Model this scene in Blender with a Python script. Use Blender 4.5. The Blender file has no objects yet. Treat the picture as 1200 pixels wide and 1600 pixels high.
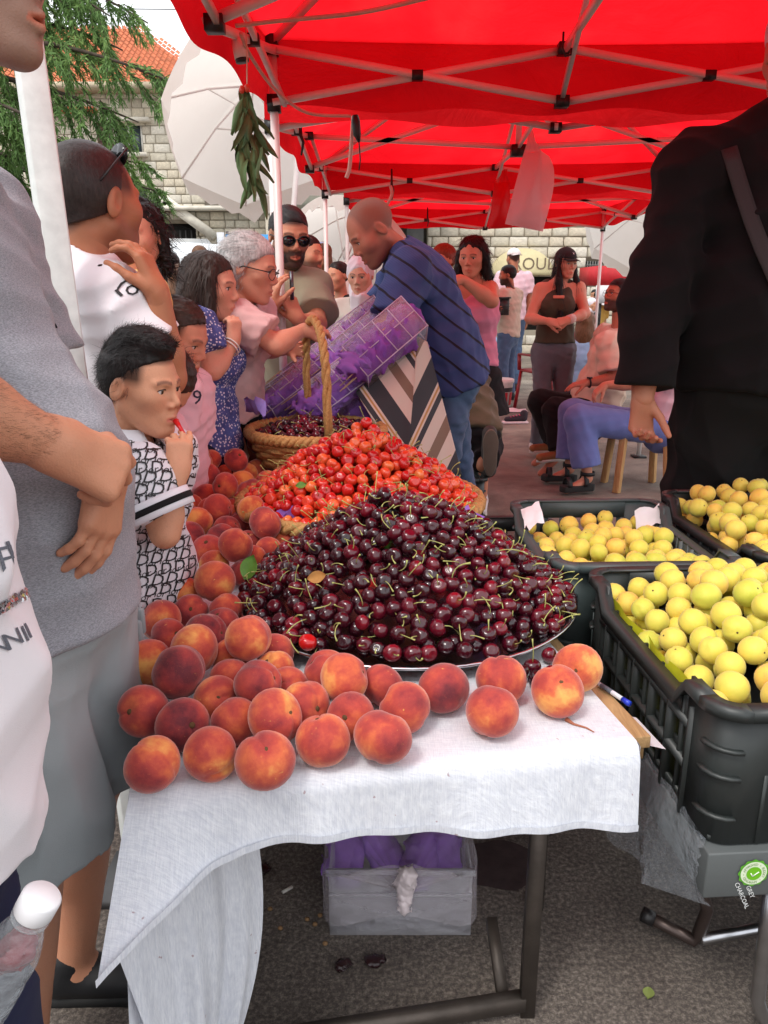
import bpy, math, random
import numpy as np
from mathutils import Vector, Matrix
from mathutils.bvhtree import BVHTree

random.seed(7)
RNG = np.random.default_rng(7)
R = math.radians
SC = bpy.context.scene
COL = SC.collection

# ------------------------------------------------------------------ camera, world, sun, exposure
CAM_H, PITCH, FOC = 1.30, 16.0, 1200.0          # metres, degrees, focal length in photo pixels (1200 x 1600)
cam_d = bpy.data.cameras.new('camera'); cam = bpy.data.objects.new('camera', cam_d); COL.objects.link(cam)
cam.location = (0, 0, CAM_H); cam.rotation_euler = (R(90 - PITCH), 0, 0)
cam_d.sensor_fit = 'VERTICAL'; cam_d.sensor_height = 34.6; cam_d.lens = 34.6 * FOC / 1600.0
cam_d.clip_start = 0.05; cam_d.clip_end = 600
SC.camera = cam

SUN_EL, SUN_AZ = 58.0, 215.0
W = bpy.data.worlds.new('World'); SC.world = W; W.use_nodes = True
wn, wl = W.node_tree.nodes, W.node_tree.links
wn.clear()
sky = wn.new('ShaderNodeTexSky'); sky.sky_type = 'NISHITA'; sky.sun_disc = False
sky.sun_elevation = R(SUN_EL); sky.sun_rotation = R(SUN_AZ); sky.air_density = 1.0; sky.dust_density = 3.0; sky.ozone_density = 1.0
hsv = wn.new('ShaderNodeHueSaturation'); hsv.inputs['Saturation'].default_value = 0.35; hsv.inputs['Value'].default_value = 1.0
tcw = wn.new('ShaderNodeTexCoord'); nzw = wn.new('ShaderNodeTexNoise'); nzw.inputs['Scale'].default_value = 2.2; nzw.inputs['Detail'].default_value = 5
rmw = wn.new('ShaderNodeMapRange'); rmw.inputs['From Min'].default_value = .35; rmw.inputs['From Max'].default_value = .65
mxw = wn.new('ShaderNodeMix'); mxw.data_type = 'RGBA'; mxw.inputs[7].default_value = (12.0, 12.2, 12.6, 1)
mulw = wn.new('ShaderNodeMath'); mulw.operation = 'MULTIPLY_ADD'; mulw.inputs[1].default_value = .35; mulw.inputs[2].default_value = .45
bg = wn.new('ShaderNodeBackground'); bg.inputs['Strength'].default_value = 0.13
wo = wn.new('ShaderNodeOutputWorld')
wl.new(sky.outputs[0], hsv.inputs['Color']); wl.new(tcw.outputs['Generated'], nzw.inputs['Vector'])
wl.new(nzw.outputs['Fac'], rmw.inputs['Value']); wl.new(rmw.outputs[0], mulw.inputs[0]); wl.new(mulw.outputs[0], mxw.inputs[0])
wl.new(hsv.outputs[0], mxw.inputs[6]); wl.new(mxw.outputs[2], bg.inputs['Color']); wl.new(bg.outputs[0], wo.inputs[0])

sun_d = bpy.data.lights.new('sun', 'SUN'); sun = bpy.data.objects.new('sun', sun_d); COL.objects.link(sun)
sun_d.energy = 1.3; sun_d.angle = R(14); sun_d.color = (1.0, .96, .9)
_az = R(SUN_AZ)
_sd = Vector((math.sin(_az) * math.cos(R(SUN_EL)), math.cos(_az) * math.cos(R(SUN_EL)), math.sin(R(SUN_EL))))
sun.rotation_euler = _sd.to_track_quat('Z', 'Y').to_euler()

SC.view_settings.view_transform = 'Standard'; SC.view_settings.look = 'None'
SC.view_settings.exposure = 0.42; SC.view_settings.gamma = 1; SC.view_settings.use_curve_mapping = False
SC.render.engine = 'CYCLES'
cy = SC.cycles
cy.max_bounces = 8; cy.diffuse_bounces = 4; cy.glossy_bounces = 3; cy.transmission_bounces = 6; cy.transparent_max_bounces = 12
cy.caustics_reflective = False; cy.caustics_refractive = False; cy.sample_clamp_indirect = 4.0
try:
    cy.use_denoising = True; cy.denoiser = 'OPENIMAGEDENOISE'
except Exception:
    pass

# ------------------------------------------------------------------ camera maths (pixel of the 1200 x 1600 photo -> point of the place)
_sp, _cp = math.sin(R(PITCH)), math.cos(R(PITCH))
def ray(px, py):
    xn, yn = (px - 600) / FOC, (800 - py) / FOC
    return np.array([xn, _cp + _sp * yn, -_sp + _cp * yn])
def P(px, py, Y):
    d = ray(px, py); t = Y / d[1]
    return np.array([d[0] * t, Y, CAM_H + d[2] * t])
def G(px, py, z=0.0):
    d = ray(px, py); t = (z - CAM_H) / d[2]
    return np.array([d[0] * t, d[1] * t, z])
def V(*a): return np.array(a, float)
def nrm(v):
    v = np.asarray(v, float); return v / (np.linalg.norm(v) + 1e-12)

# ------------------------------------------------------------------ objects
ORG = {}
def tag(o, label=None, cat=None, group=None, kind=None):
    if label: o['label'] = label
    if cat: o['category'] = cat
    if group: o['group'] = group
    if kind: o['kind'] = kind
    return o
def empty(name, loc, label=None, cat=None, group=None, rz=0.0):
    o = bpy.data.objects.new(name, None); COL.objects.link(o)
    o.location = tuple(float(x) for x in loc); o.rotation_euler = (0, 0, rz); o.empty_display_size = .1
    ORG[o.name] = np.array(loc, float)
    return tag(o, label, cat, group)
def mesh_np(name, v, f, smooth=False):
    """v (N,3); f: list of tuples or an (M,k) int array"""
    me = bpy.data.meshes.new(name)
    v = np.asarray(v, np.float32)
    if isinstance(f, np.ndarray):
        k = f.shape[1]; n = len(f); flat = f.astype(np.int32).ravel(); st = np.arange(n, dtype=np.int32) * k; tot = np.full(n, k, np.int32)
    else:
        tot = np.array([len(x) for x in f], np.int32); flat = np.array([i for x in f for i in x], np.int32)
        st = np.concatenate([[0], np.cumsum(tot)[:-1]]).astype(np.int32) if len(tot) else np.zeros(0, np.int32)
    me.vertices.add(len(v)); me.vertices.foreach_set('co', v.ravel())
    me.loops.add(len(flat)); me.loops.foreach_set('vertex_index', flat)
    me.polygons.add(len(tot)); me.polygons.foreach_set('loop_start', st); me.polygons.foreach_set('loop_total', tot)
    if smooth: me.polygons.foreach_set('use_smooth', np.ones(len(tot), bool))
    me.update(calc_edges=True); me.validate()
    return me
def link(name, me, m=None, parent=None, local=False):
    o = bpy.data.objects.new(name, me); COL.objects.link(o)
    if m is not None and not me.materials: me.materials.append(m)
    if parent is not None:
        o.parent = parent
        org = ORG.get(parent.name, np.zeros(3)); ORG[o.name] = org
        if not local and np.abs(org).max() > 0:
            me.transform(Matrix.Translation(tuple(-org)))
    else:
        ORG[o.name] = np.zeros(3)
    return o
def set_col(me, cols):
    a = me.color_attributes.new('Col', 'FLOAT_COLOR', 'POINT')
    c = np.ones((len(me.vertices), 4), np.float32); c[:, :3] = cols
    a.data.foreach_set('color', c.ravel())

class MB:
    def __init__(s): s.v = []; s.f = []
    def add(s, v, f):
        b = len(s.v); s.v.extend([tuple(map(float, p)) for p in v]); s.f.extend([tuple(i + b for i in q) for q in f]); return s
    def box(s, c, d, rz=0.0, M=None):
        x, y, z = d[0] / 2, d[1] / 2, d[2] / 2
        pts = np.array([(-x, -y, -z), (x, -y, -z), (x, y, -z), (-x, y, -z), (-x, -y, z), (x, -y, z), (x, y, z), (-x, y, z)])
        if M is not None: pts = pts @ np.asarray(M).T
        elif rz: pts = pts @ np.array([[math.cos(rz), -math.sin(rz), 0], [math.sin(rz), math.cos(rz), 0], [0, 0, 1]]).T
        return s.add(pts + np.asarray(c), [(0, 3, 2, 1), (4, 5, 6, 7), (0, 1, 5, 4), (1, 2, 6, 5), (2, 3, 7, 6), (3, 0, 4, 7)])
    def bar(s, a, b, w, h=None, up=(0, 0, 1)):
        """box section from a to b, w across, h along up"""
        a, b = np.asarray(a, float), np.asarray(b, float); h = h or w
        d = b - a; L = np.linalg.norm(d); d = d / L; x = np.cross(d, up)
        if np.linalg.norm(x) < 1e-4: x = np.cross(d, (1, 0, 0))
        x = nrm(x); z = np.cross(x, d)
        return s.box((a + b) / 2, (w, L, h), M=np.stack([x, d, z], 1))
    def tube(s, pts, r, n=8, caps=True):
        pts = [np.asarray(p, float) for p in pts]; k = len(pts)
        rs = [r] * k if np.isscalar(r) else list(r)
        ring = []; prev = None; V_ = []
        for i, p in enumerate(pts):
            t = nrm(pts[min(i + 1, k - 1)] - pts[max(i - 1, 0)])
            if prev is None:
                x = np.cross(t, (0, 0, 1)); x = np.cross(t, (1, 0, 0)) if np.linalg.norm(x) < .05 else x
            else: x = prev - t * np.dot(prev, t)
            x = nrm(x); prev = x; y = np.cross(t, x)
            for j in range(n):
                a = 2 * math.pi * j / n; V_.append(p + rs[i] * (math.cos(a) * x + math.sin(a) * y))
        F = [(i * n + j, i * n + (j + 1) % n, (i + 1) * n + (j + 1) % n, (i + 1) * n + j) for i in range(k - 1) for j in range(n)]
        if caps: F += [tuple(range(n))[::-1], tuple((k - 1) * n + j for j in range(n))]
        return s.add(V_, F)
    def lathe(s, prof, c=(0, 0, 0), n=24, M=None, caps=False):
        V_ = [(r * math.cos(2 * math.pi * j / n), r * math.sin(2 * math.pi * j / n), z) for r, z in prof for j in range(n)]
        V_ = np.array(V_)
        if M is not None: V_ = V_ @ np.asarray(M).T
        k = len(prof)
        F = [(i * n + j, i * n + (j + 1) % n, (i + 1) * n + (j + 1) % n, (i + 1) * n + j) for i in range(k - 1) for j in range(n)]
        if caps: F += [tuple(range(n))[::-1], tuple((k - 1) * n + j for j in range(n))]
        return s.add(V_ + np.asarray(c), F)
    def sheet(s, grid):
        g = np.asarray(grid, float); a, b = g.shape[:2]
        return s.add(g.reshape(-1, 3), [(i * b + j, (i + 1) * b + j, (i + 1) * b + j + 1, i * b + j + 1) for i in range(a - 1) for j in range(b - 1)])
    def build(s, name, m, parent=None, smooth=False, local=False, bevel=0, solid=0):
        me = mesh_np(name, np.array(s.v), s.f, smooth)
        o = link(name, me, m, parent, local)
        if solid:
            md = o.modifiers.new('solid', 'SOLIDIFY'); md.thickness = solid; md.offset = 0
        if bevel:
            md = o.modifiers.new('bevel', 'BEVEL'); md.width = bevel; md.segments = 2; md.limit_method = 'ANGLE'
        return o
def uvsphere(n=10, m=7, r=(1, 1, 1), c=(0, 0, 0)):
    v = [(0, 0, 1)]; f = []
    for i in range(1, m):
        t = math.pi * i / m
        for j in range(n):
            a = 2 * math.pi * j / n; v.append((math.sin(t) * math.cos(a), math.sin(t) * math.sin(a), math.cos(t)))
    v.append((0, 0, -1)); L = len(v) - 1
    for j in range(n): f.append((0, 1 + j, 1 + (j + 1) % n))
    for i in range(m - 2):
        for j in range(n): f.append((1 + i * n + j, 1 + (i + 1) * n + j, 1 + (i + 1) * n + (j + 1) % n, 1 + i * n + (j + 1) % n))
    for j in range(n): f.append((L, 1 + (m - 2) * n + (j + 1) % n, 1 + (m - 2) * n + j))
    return np.array(v) * np.array(r) + np.array(c), f

# ------------------------------------------------------------------ materials
def c8(r, g, b):
    f = lambda u: (u / 255 / 12.92) if u / 255 <= .04045 else ((u / 255 + .055) / 1.055) ** 2.4
    return (f(r), f(g), f(b))
MATS = {}
class NT:
    def __init__(s, name):
        s.m = bpy.data.materials.new(name); s.m.use_nodes = True; s.n = s.m.node_tree.nodes; s.l = s.m.node_tree.links
        s.b = s.n['Principled BSDF']; s.out = s.n['Material Output']
    def new(s, t, **k):
        o = s.n.new(t)
        for a, v in k.items():
            try: setattr(o, a, v)
            except Exception: pass
        return o
    def lk(s, a, b): s.l.new(a, b)
    def set(s, **k):
        for a, v in k.items():
            i = s.b.inputs[a.replace('_', ' ')]
            i.default_value = (*v, 1) if isinstance(v, tuple) and len(v) == 3 and i.type == 'RGBA' else v
    def coord(s, kind='Object', scale=(1, 1, 1), rot=(0, 0, 0)):
        t = s.new('ShaderNodeTexCoord'); mp = s.new('ShaderNodeMapping'); mp.inputs['Scale'].default_value = scale; mp.inputs['Rotation'].default_value = rot
        s.lk(t.outputs[kind], mp.inputs['Vector']); return mp.outputs[0]
    def noise(s, scale, detail=3, rough=.55, vec=None, dist=0):
        o = s.new('ShaderNodeTexNoise'); o.inputs['Scale'].default_value = scale; o.inputs['Detail'].default_value = detail
        o.inputs['Roughness'].default_value = rough; o.inputs['Distortion'].default_value = dist
        s.lk(vec if vec is not None else s.coord(), o.inputs['Vector']); return o.outputs['Fac']
    def ramp(s, fac, stops):
        o = s.new('ShaderNodeValToRGB'); e = o.color_ramp.elements
        while len(e) < len(stops): e.new(.5)
        for i, (p, c) in enumerate(stops): e[i].position = p; e[i].color = (*c, 1) if len(c) == 3 else c
        s.lk(fac, o.inputs[0]); return o.outputs[0]
    def mix(s, fac, a, b, mode='MIX'):
        o = s.new('ShaderNodeMix', data_type='RGBA', blend_type=mode)
        for sock, x in ((o.inputs[0], fac), (o.inputs[6], a), (o.inputs[7], b)):
            if isinstance(x, bpy.types.NodeSocket): s.lk(x, sock)
            elif isinstance(x, tuple): sock.default_value = (*x, 1) if len(x) == 3 else x
            else: sock.default_value = x
        return o.outputs[2]
    def math(s, op, a, b=0.0, c=0.0):
        o = s.new('ShaderNodeMath', operation=op)
        for i, x in enumerate((a, b, c)):
            if isinstance(x, bpy.types.NodeSocket): s.lk(x, o.inputs[i])
            else: o.inputs[i].default_value = x
        return o.outputs[0]
    def bump(s, h, strength=.3, dist=.01):
        o = s.new('ShaderNodeBump'); o.inputs['Strength'].default_value = strength; o.inputs['Distance'].default_value = dist
        s.lk(h, o.inputs['Height']); s.lk(o.outputs[0], s.b.inputs['Normal'])
def plain(name, col, rough=.6, var=.12, scale=12., bump=0., bscale=150., metal=0., spec=.5, sheen=0., coat=0., trans=0.):
    """one colour with mild mottling and fine relief"""
    if name in MATS: return MATS[name]
    t = NT(name)
    if var:
        n = t.noise(scale, 4)
        lo = tuple(x * (1 - var) for x in col); hi = tuple(min(1, x * (1 + var)) for x in col)
        t.lk(t.ramp(n, [(.3, lo), (.7, hi)]), t.b.inputs['Base Color'])
    else: t.set(Base_Color=col)
    t.set(Roughness=rough, Metallic=metal); t.b.inputs['Specular IOR Level'].default_value = spec
    if sheen: t.b.inputs['Sheen Weight'].default_value = sheen
    if coat: t.b.inputs['Coat Weight'].default_value = coat; t.b.inputs['Coat Roughness'].default_value = .1
    if trans: t.b.inputs['Transmission Weight'].default_value = trans
    if bump: t.bump(t.noise(bscale, 3), bump, .004)
    MATS[name] = t.m; return t.m
def cloth_mat(name, col, weave=900., bump=.25, var=.08, col2=None, heather=0., rough=.9):
    if name in MATS: return MATS[name]
    t = NT(name); n = t.noise(9, 4)
    base = t.ramp(n, [(.3, tuple(x * (1 - var) for x in col)), (.7, tuple(min(1, x * (1 + var)) for x in col))])
    if heather:
        v = t.coord(scale=(1, 1, 3.2)); h = t.noise(260, 4, .7, vec=v)
        base = t.mix(t.math('MULTIPLY', t.ramp(h, [(.38, (0, 0, 0)), (.62, (1, 1, 1))]), heather), base, col2 or tuple(min(1, x * 1.8) for x in col))
    t.lk(base, t.b.inputs['Base Color']); t.set(Roughness=rough); t.b.inputs['Specular IOR Level'].default_value = .25
    t.b.inputs['Sheen Weight'].default_value = .15 if max(col) > .05 else .02
    t.bump(t.math('ADD', t.noise(weave, 2), t.math('MULTIPLY', t.noise(28, 4), .9)), bump, .003)
    MATS[name] = t.m; return t.m
def film_mat(name, col, alpha=.35, rough=.15):
    """thin clear or milky plastic film: part of the light passes, the rest scatters and glints"""
    if name in MATS: return MATS[name]
    t = NT(name); tr = t.new('ShaderNodeBsdfTransparent'); mx = t.new('ShaderNodeMixShader')
    t.set(Base_Color=col, Roughness=rough); t.b.inputs['Specular IOR Level'].default_value = .6
    lw = t.new('ShaderNodeLayerWeight'); lw.inputs[0].default_value = .35
    f = t.math('ADD', t.math('MULTIPLY', lw.outputs['Facing'], .45), alpha)
    n = t.noise(22, 4); t.bump(n, .8, .02)
    t.n['Math'].use_clamp = True
    t.lk(t.math('MINIMUM', f, 1.0), mx.inputs[0]); t.lk(tr.outputs[0], mx.inputs[1]); t.lk(t.b.outputs[0], mx.inputs[2]); t.lk(mx.outputs[0], t.out.inputs[0])
    MATS[name] = t.m; return t.m

# ------------------------------------------------------------------ soft solids: distance fields meshed with surface nets
def rc(a, b, ra, rb=None, u=None, f=1.0, k=.02, op='u', clip=None):
    return dict(t='rc', a=np.asarray(a, float), b=np.asarray(b, float), ra=float(ra), rb=float(ra if rb is None else rb), u=None if u is None else nrm(u), f=f, k=k, op=op, clip=clip)
def el(c, rad, M=None, k=.02, op='u', clip=None):
    return dict(t='el', c=np.asarray(c, float), r=np.asarray(rad, float), M=None if M is None else np.asarray(M, float), k=k, op=op, clip=clip)
def _pd(p, q):
    if q['t'] == 'rc':
        a, b = q['a'].astype(np.float32), q['b'].astype(np.float32); w = p - a; ba = b - a
        if q['u'] is not None and q['f'] != 1.0:
            u = q['u'].astype(np.float32); s = np.float32(1 / q['f'] - 1)
            w = w + (w @ u)[..., None] * (s * u); ba = ba + (ba @ u) * s * u
        L2 = float(ba @ ba) + 1e-12
        h = np.clip((w @ ba) / L2, 0, 1); dv = w - h[..., None] * ba
        d = np.sqrt(np.einsum('...i,...i', dv, dv)) - (q['ra'] + (q['rb'] - q['ra']) * h)
        if q['u'] is not None: d = d * q['f'] ** .6
    else:
        w = p - q['c'].astype(np.float32)
        if q['M'] is not None: w = w @ q['M'].astype(np.float32)
        r = q['r'].astype(np.float32); k0 = np.sqrt(((w / r) ** 2).sum(-1)); k1 = np.sqrt(((w / (r * r)) ** 2).sum(-1)) + 1e-9
        d = k0 * (k0 - 1) / k1
    if q['clip'] is not None:
        for pt, n in q['clip']:
            d = np.maximum(d, (p - np.asarray(pt, np.float32)) @ np.asarray(n, np.float32))
    return d
def _bs(q):
    if q['t'] == 'rc': return (q['a'] + q['b']) / 2, np.linalg.norm(q['b'] - q['a']) / 2 + max(q['ra'], q['rb'])
    return q['c'], q['r'].max()
def _eval(prims, cen, pts, rad):
    d = np.ones(pts.shape[:2], np.float32)
    for q in prims:
        c, r = _bs(q); k = q['k']
        idx = np.nonzero(((cen - c) ** 2).sum(1) < (r + k + rad + .01) ** 2)[0]
        if not len(idx): continue
        e = _pd(pts[idx], q); d0 = d[idx]
        if q['op'] == 'u':
            h = np.maximum(k - np.abs(d0 - e), 0) / k; d[idx] = np.minimum(d0, e) - h * h * k * .25
        else:
            e = -e; h = np.maximum(k - np.abs(d0 - e), 0) / k; d[idx] = np.maximum(d0, e) + h * h * k * .25
    return d
_E = [(0, 1), (0, 2), (0, 4), (1, 3), (1, 5), (2, 3), (2, 6), (3, 7), (4, 5), (4, 6), (5, 7), (6, 7)]
_C = np.array([(i & 1, (i >> 1) & 1, (i >> 2) & 1) for i in range(8)])
def sdf(prims, h, noise=None, namp=.0, smooth=1):
    bs = [_bs(q) for q in prims if q['op'] == 'u']
    lo = np.min([c - r for c, r in bs], 0) - .03; hi = np.max([c + r for c, r in bs], 0) + .03
    n = 8; H = n * h; nb = np.ceil((hi - lo) / H).astype(int)
    gi = np.stack(np.meshgrid(*[np.arange(x) for x in nb], indexing='ij'), -1).reshape(-1, 3)
    cen = (lo + (gi + .5) * H).astype(np.float32); rad = H * .87
    d = _eval(prims, cen, cen[:, None, :], rad)[:, 0]
    act = np.abs(d) < rad * 1.25 + namp + .012
    gi = gi[act]; cen = cen[act]
    L = np.stack(np.meshgrid(*[np.arange(n + 1)] * 3, indexing='ij'), -1).reshape(-1, 3)
    D = np.empty((len(gi), (n + 1) ** 3), np.float32)
    CH = 1500
    for s in range(0, len(gi), CH):
        g = gi[s:s + CH]
        pts = (lo + (g[:, None, :] * n + L[None]) * h).astype(np.float32)
        dd = _eval(prims, cen[s:s + CH], pts, rad)
        if noise is not None: dd = dd + noise(pts)
        D[s:s + CH] = dd
    D = D.reshape(-1, n + 1, n + 1, n + 1)
    I = D < 0
    cnt = sum(I[:, x:x + n, y:y + n, z:z + n].astype(np.int8) for x, y, z in _C)
    bi, ci, cj, ck = np.nonzero((cnt > 0) & (cnt < 8))
    cell = gi[bi] * n + np.stack([ci, cj, ck], 1)
    cv = np.stack([D[bi, ci + x, cj + y, ck + z] for x, y, z in _C], 1)
    acc = np.zeros((len(bi), 3)); num = np.zeros(len(bi))
    for a, b in _E:
        da, db = cv[:, a], cv[:, b]; x = (da < 0) != (db < 0)
        t = np.where(x, da / np.where(x, da - db, 1), 0)
        acc += np.where(x[:, None], _C[a] + t[:, None] * (_C[b] - _C[a]), 0); num += x
    v = lo + (cell + acc / num[:, None]) * h
    S = int(max(nb) * n + 4)
    key = ((cell[:, 0] + 1).astype(np.int64) * S + cell[:, 1] + 1) * S + cell[:, 2] + 1
    order = np.argsort(key); sk = key[order]
    st = np.array([S * S, S, 1])
    F = []
    for ax, cb in ((0, 1), (1, 2), (2, 4)):
        x = (cv[:, 0] < 0) != (cv[:, cb] < 0); src = np.nonzero(x)[0]
        b_, c_ = [(1, 2), (2, 0), (0, 1)][ax]
        q = [src]; ok = np.ones(len(src), bool)
        for off in (st[b_], st[b_] + st[c_], st[c_]):
            kk = key[src] - off; p = np.minimum(np.searchsorted(sk, kk), len(sk) - 1); ok &= sk[p] == kk; q.append(order[p])
        f = np.stack(q, 1)[ok]; neg = (cv[src, 0] < 0)[ok]
        f[~neg] = f[~neg][:, ::-1]; F.append(f)
    F = np.concatenate(F)
    for _ in range(smooth):
        a = np.zeros_like(v); w = np.zeros(len(v))
        for i in range(4):
            i0, i1 = F[:, i], F[:, (i + 1) % 4]
            for x in range(3): a[:, x] += np.bincount(i0, v[i1, x], len(v)) + np.bincount(i1, v[i0, x], len(v))
            w += np.bincount(i0, minlength=len(v)) + np.bincount(i1, minlength=len(v))
        v = v * .5 + .5 * a / np.maximum(w, 1)[:, None]
    return v, F
def vnormals(v, F):
    n = np.cross(v[F[:, 2]] - v[F[:, 0]], v[F[:, 3]] - v[F[:, 1]])
    o = np.zeros_like(v)
    for i in range(4):
        for x in range(3): o[:, x] += np.bincount(F[:, i], n[:, x], len(v))
    return o / (np.linalg.norm(o, axis=1)[:, None] + 1e-12)
def wrinkles(amp, scale, seed, stretch=(1, 1, 1)):
    r = np.random.default_rng(seed); ks = r.normal(size=(5, 3)) * scale * np.array(stretch); k2 = r.normal(size=(5, 3)) * scale * .55; ph = r.uniform(0, 6.3, (5, 2))
    def f(p):
        o = 0
        for i in range(5):
            s = np.sin(p @ ks[i].astype(np.float32) + 1.9 * np.sin(p @ k2[i].astype(np.float32) + ph[i, 0]) + ph[i, 1])
            o = o + np.abs(s) - .6
        return (amp / 2.2) * o
    return f
# ================================================================== SETTING
def ground_mat():
    t = NT('asphalt'); v = t.coord()
    n1 = t.noise(105, 5, .75, vec=v); n2 = t.noise(2.2, 5, .6, vec=v); n3 = t.noise(420, 3, .8, vec=v)
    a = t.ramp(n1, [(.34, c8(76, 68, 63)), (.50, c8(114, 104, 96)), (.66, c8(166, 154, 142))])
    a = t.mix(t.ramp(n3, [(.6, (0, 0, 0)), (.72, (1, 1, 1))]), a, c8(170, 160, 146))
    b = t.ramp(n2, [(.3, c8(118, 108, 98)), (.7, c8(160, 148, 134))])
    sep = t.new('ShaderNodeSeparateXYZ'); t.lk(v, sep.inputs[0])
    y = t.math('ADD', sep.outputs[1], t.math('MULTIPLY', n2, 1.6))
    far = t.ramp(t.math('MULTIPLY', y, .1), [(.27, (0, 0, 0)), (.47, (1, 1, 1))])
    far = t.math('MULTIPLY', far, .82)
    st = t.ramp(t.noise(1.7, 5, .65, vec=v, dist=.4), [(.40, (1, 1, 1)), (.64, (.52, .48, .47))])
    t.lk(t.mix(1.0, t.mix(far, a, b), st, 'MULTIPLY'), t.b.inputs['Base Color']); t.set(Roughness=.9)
    t.bump(t.math('ADD', n1, t.math('MULTIPLY', n3, .6)), .8, .006)
    return t.m
mb = MB(); mb.sheet([[(x, y, 0) for y in (-30, 0, 4, 12, 40, 120)] for x in (-120, -20, 0, 20, 120)])
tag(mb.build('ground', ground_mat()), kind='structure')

M_STONE = []
for i, cc in enumerate([c8(212, 204, 186), c8(198, 190, 172), c8(220, 213, 198), c8(188, 179, 162), c8(206, 195, 174)]):
    M_STONE.append(plain('limestone_%d' % i, cc, .95, .16, 5, .7, 40))
M_MORTAR = plain('mortar', c8(140, 130, 114), .95, .1, 8, .3, 60)
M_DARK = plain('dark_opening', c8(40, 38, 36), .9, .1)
M_IRON = plain('painted_iron', c8(52, 50, 50), .5, .1)
M_GLASS = plain('window_glass', c8(70, 82, 88), .08, 0, spec=.8)
def block_mesh(i):
    r = np.random.default_rng(i); g = []
    xs = [-.5, -.42, 0, .42, .5]
    for a, x in enumerate(xs):
        g.append([(x, 0 if (a in (0, 4) or b in (0, 4)) else -.5 - r.uniform(0, .5), z) for b, z in enumerate(xs)])
    m = MB(); m.sheet(g); me = mesh_np('stone_block', np.array(m.v), [q[::-1] for q in m.f], True); me.materials.append(M_STONE[i % 5]); return me
BLOCKS = [block_mesh(i) for i in range(10)]
def stone_wall(parent, x0, x1, z0, z1, y, ch, bw, openings=(), limit=300, seed=1, shape=None, depth=.4):
    """courses of separate stone blocks, their faces proud of a recessed mortar backing"""
    r = random.Random(seed); spots = []
    z = z0; row = 0
    while z < z1 - .02:
        h = min(ch * r.uniform(.92, 1.08), z1 - z); x = x0 - (bw * .5 if row % 2 else 0)
        while x < x1:
            w = bw * r.choice([.8, .9, 1, 1.15, 1.3]); a, b = max(x, x0), min(x + w, x1); x += w
            for (ox0, ox1, oz0, oz1) in openings:
                if z + h > oz0 + .03 and z < oz1 - .03:
                    if a < ox0 < b: b = ox0
                    elif a < ox1 < b: a = ox1
                    elif a >= ox0 and b <= ox1: b = a
            if b - a < .05: continue
            if shape and not shape((a + b) / 2, z + h / 2): continue
            spots.append((a, b, z, z + h))
        z += h; row += 1
    # backing pieces between the openings
    m = MB(); zs = sorted({z0, z1, *[o[2] for o in openings], *[o[3] for o in openings]}); zs = [q for q in zs if z0 <= q <= z1]
    for za, zb in zip(zs[:-1], zs[1:]):
        cuts = sorted([(o[0], o[1]) for o in openings if o[2] < (za + zb) / 2 < o[3]]); xa = x0
        for c0, c1 in cuts + [(x1, x1)]:
            if c0 - xa > .01: m.box(((xa + c0) / 2, y + depth / 2, (za + zb) / 2), (c0 - xa, depth, zb - za))
            xa = c1
    m.build('wall_core', M_MORTAR, parent)
    org = ORG[parent.name]; rest = MB(); rest_n = 0
    ctr = lambda s: abs(ray_px((s[0] + s[1]) / 2, y, (s[2] + s[3]) / 2))
    spots.sort(key=ctr)
    g = .007
    for i, (a, b, za, zb) in enumerate(spots):
        if i < limit:
            o = bpy.data.objects.new('stone_block', BLOCKS[r.randrange(10)]); COL.objects.link(o); o.parent = parent
            o.location = tuple(np.array(((a + b) / 2, y - .001, (za + zb) / 2)) - org); o.scale = (b - a - 2 * g, .05, zb - za - 2 * g)
        else:
            rest.box(((a + b) / 2, y - .012, (za + zb) / 2), (b - a - 2 * g, .03, zb - za - 2 * g)); rest_n += 1
    if rest_n: tag(rest.build('stone_courses', M_STONE[0], parent), kind='stuff')
def ray_px(x, y, z):
    """how far (in photo pixels) a point of a wall is from the middle of the picture; points outside the frame count as very far"""
    zc = y * _cp - (z - CAM_H) * _sp; u = x / zc * FOC; v = (y * _sp + (z - CAM_H) * _cp) / zc * FOC
    return 1e5 if abs(u) > 620 or abs(v) > 820 else math.hypot(u, v)

# ---- street wall on the left with the gabled doorway
t = empty('stone_wall', (-5.2, 18, 0), 'pale limestone garden wall with a small gabled doorway behind the white parasol', 'wall')
def px_x(px, Y, z): return P(px, 456, Y)[0]
stone_wall(t, -6.6, -1.6, 0, 3.0, 18, .17, .27, [(-5.35, -4.15, 0, 2.75)], 300, 3)
m = MB()
for s in (-1, 1): m.bar((-4.75 + s * 1.05, 17.9, 2.45), (-4.75, 17.9, 3.2), .22, .2)
m.build('gable_coping', M_STONE[2], t)
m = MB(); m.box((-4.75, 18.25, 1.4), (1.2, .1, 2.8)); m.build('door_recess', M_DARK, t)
m = MB()
for i in range(9): m.bar((-5.25 + i * .125, 18.0, .1), (-5.25 + i * .125, 18.0, 2.6), .03)
m.build('door_bars', M_IRON, t)
m = MB(); m.box((-4.1, 17.97, 3.04), (5.0, .5, .09)); m.build('wall_coping', M_STONE[2], t)

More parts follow.
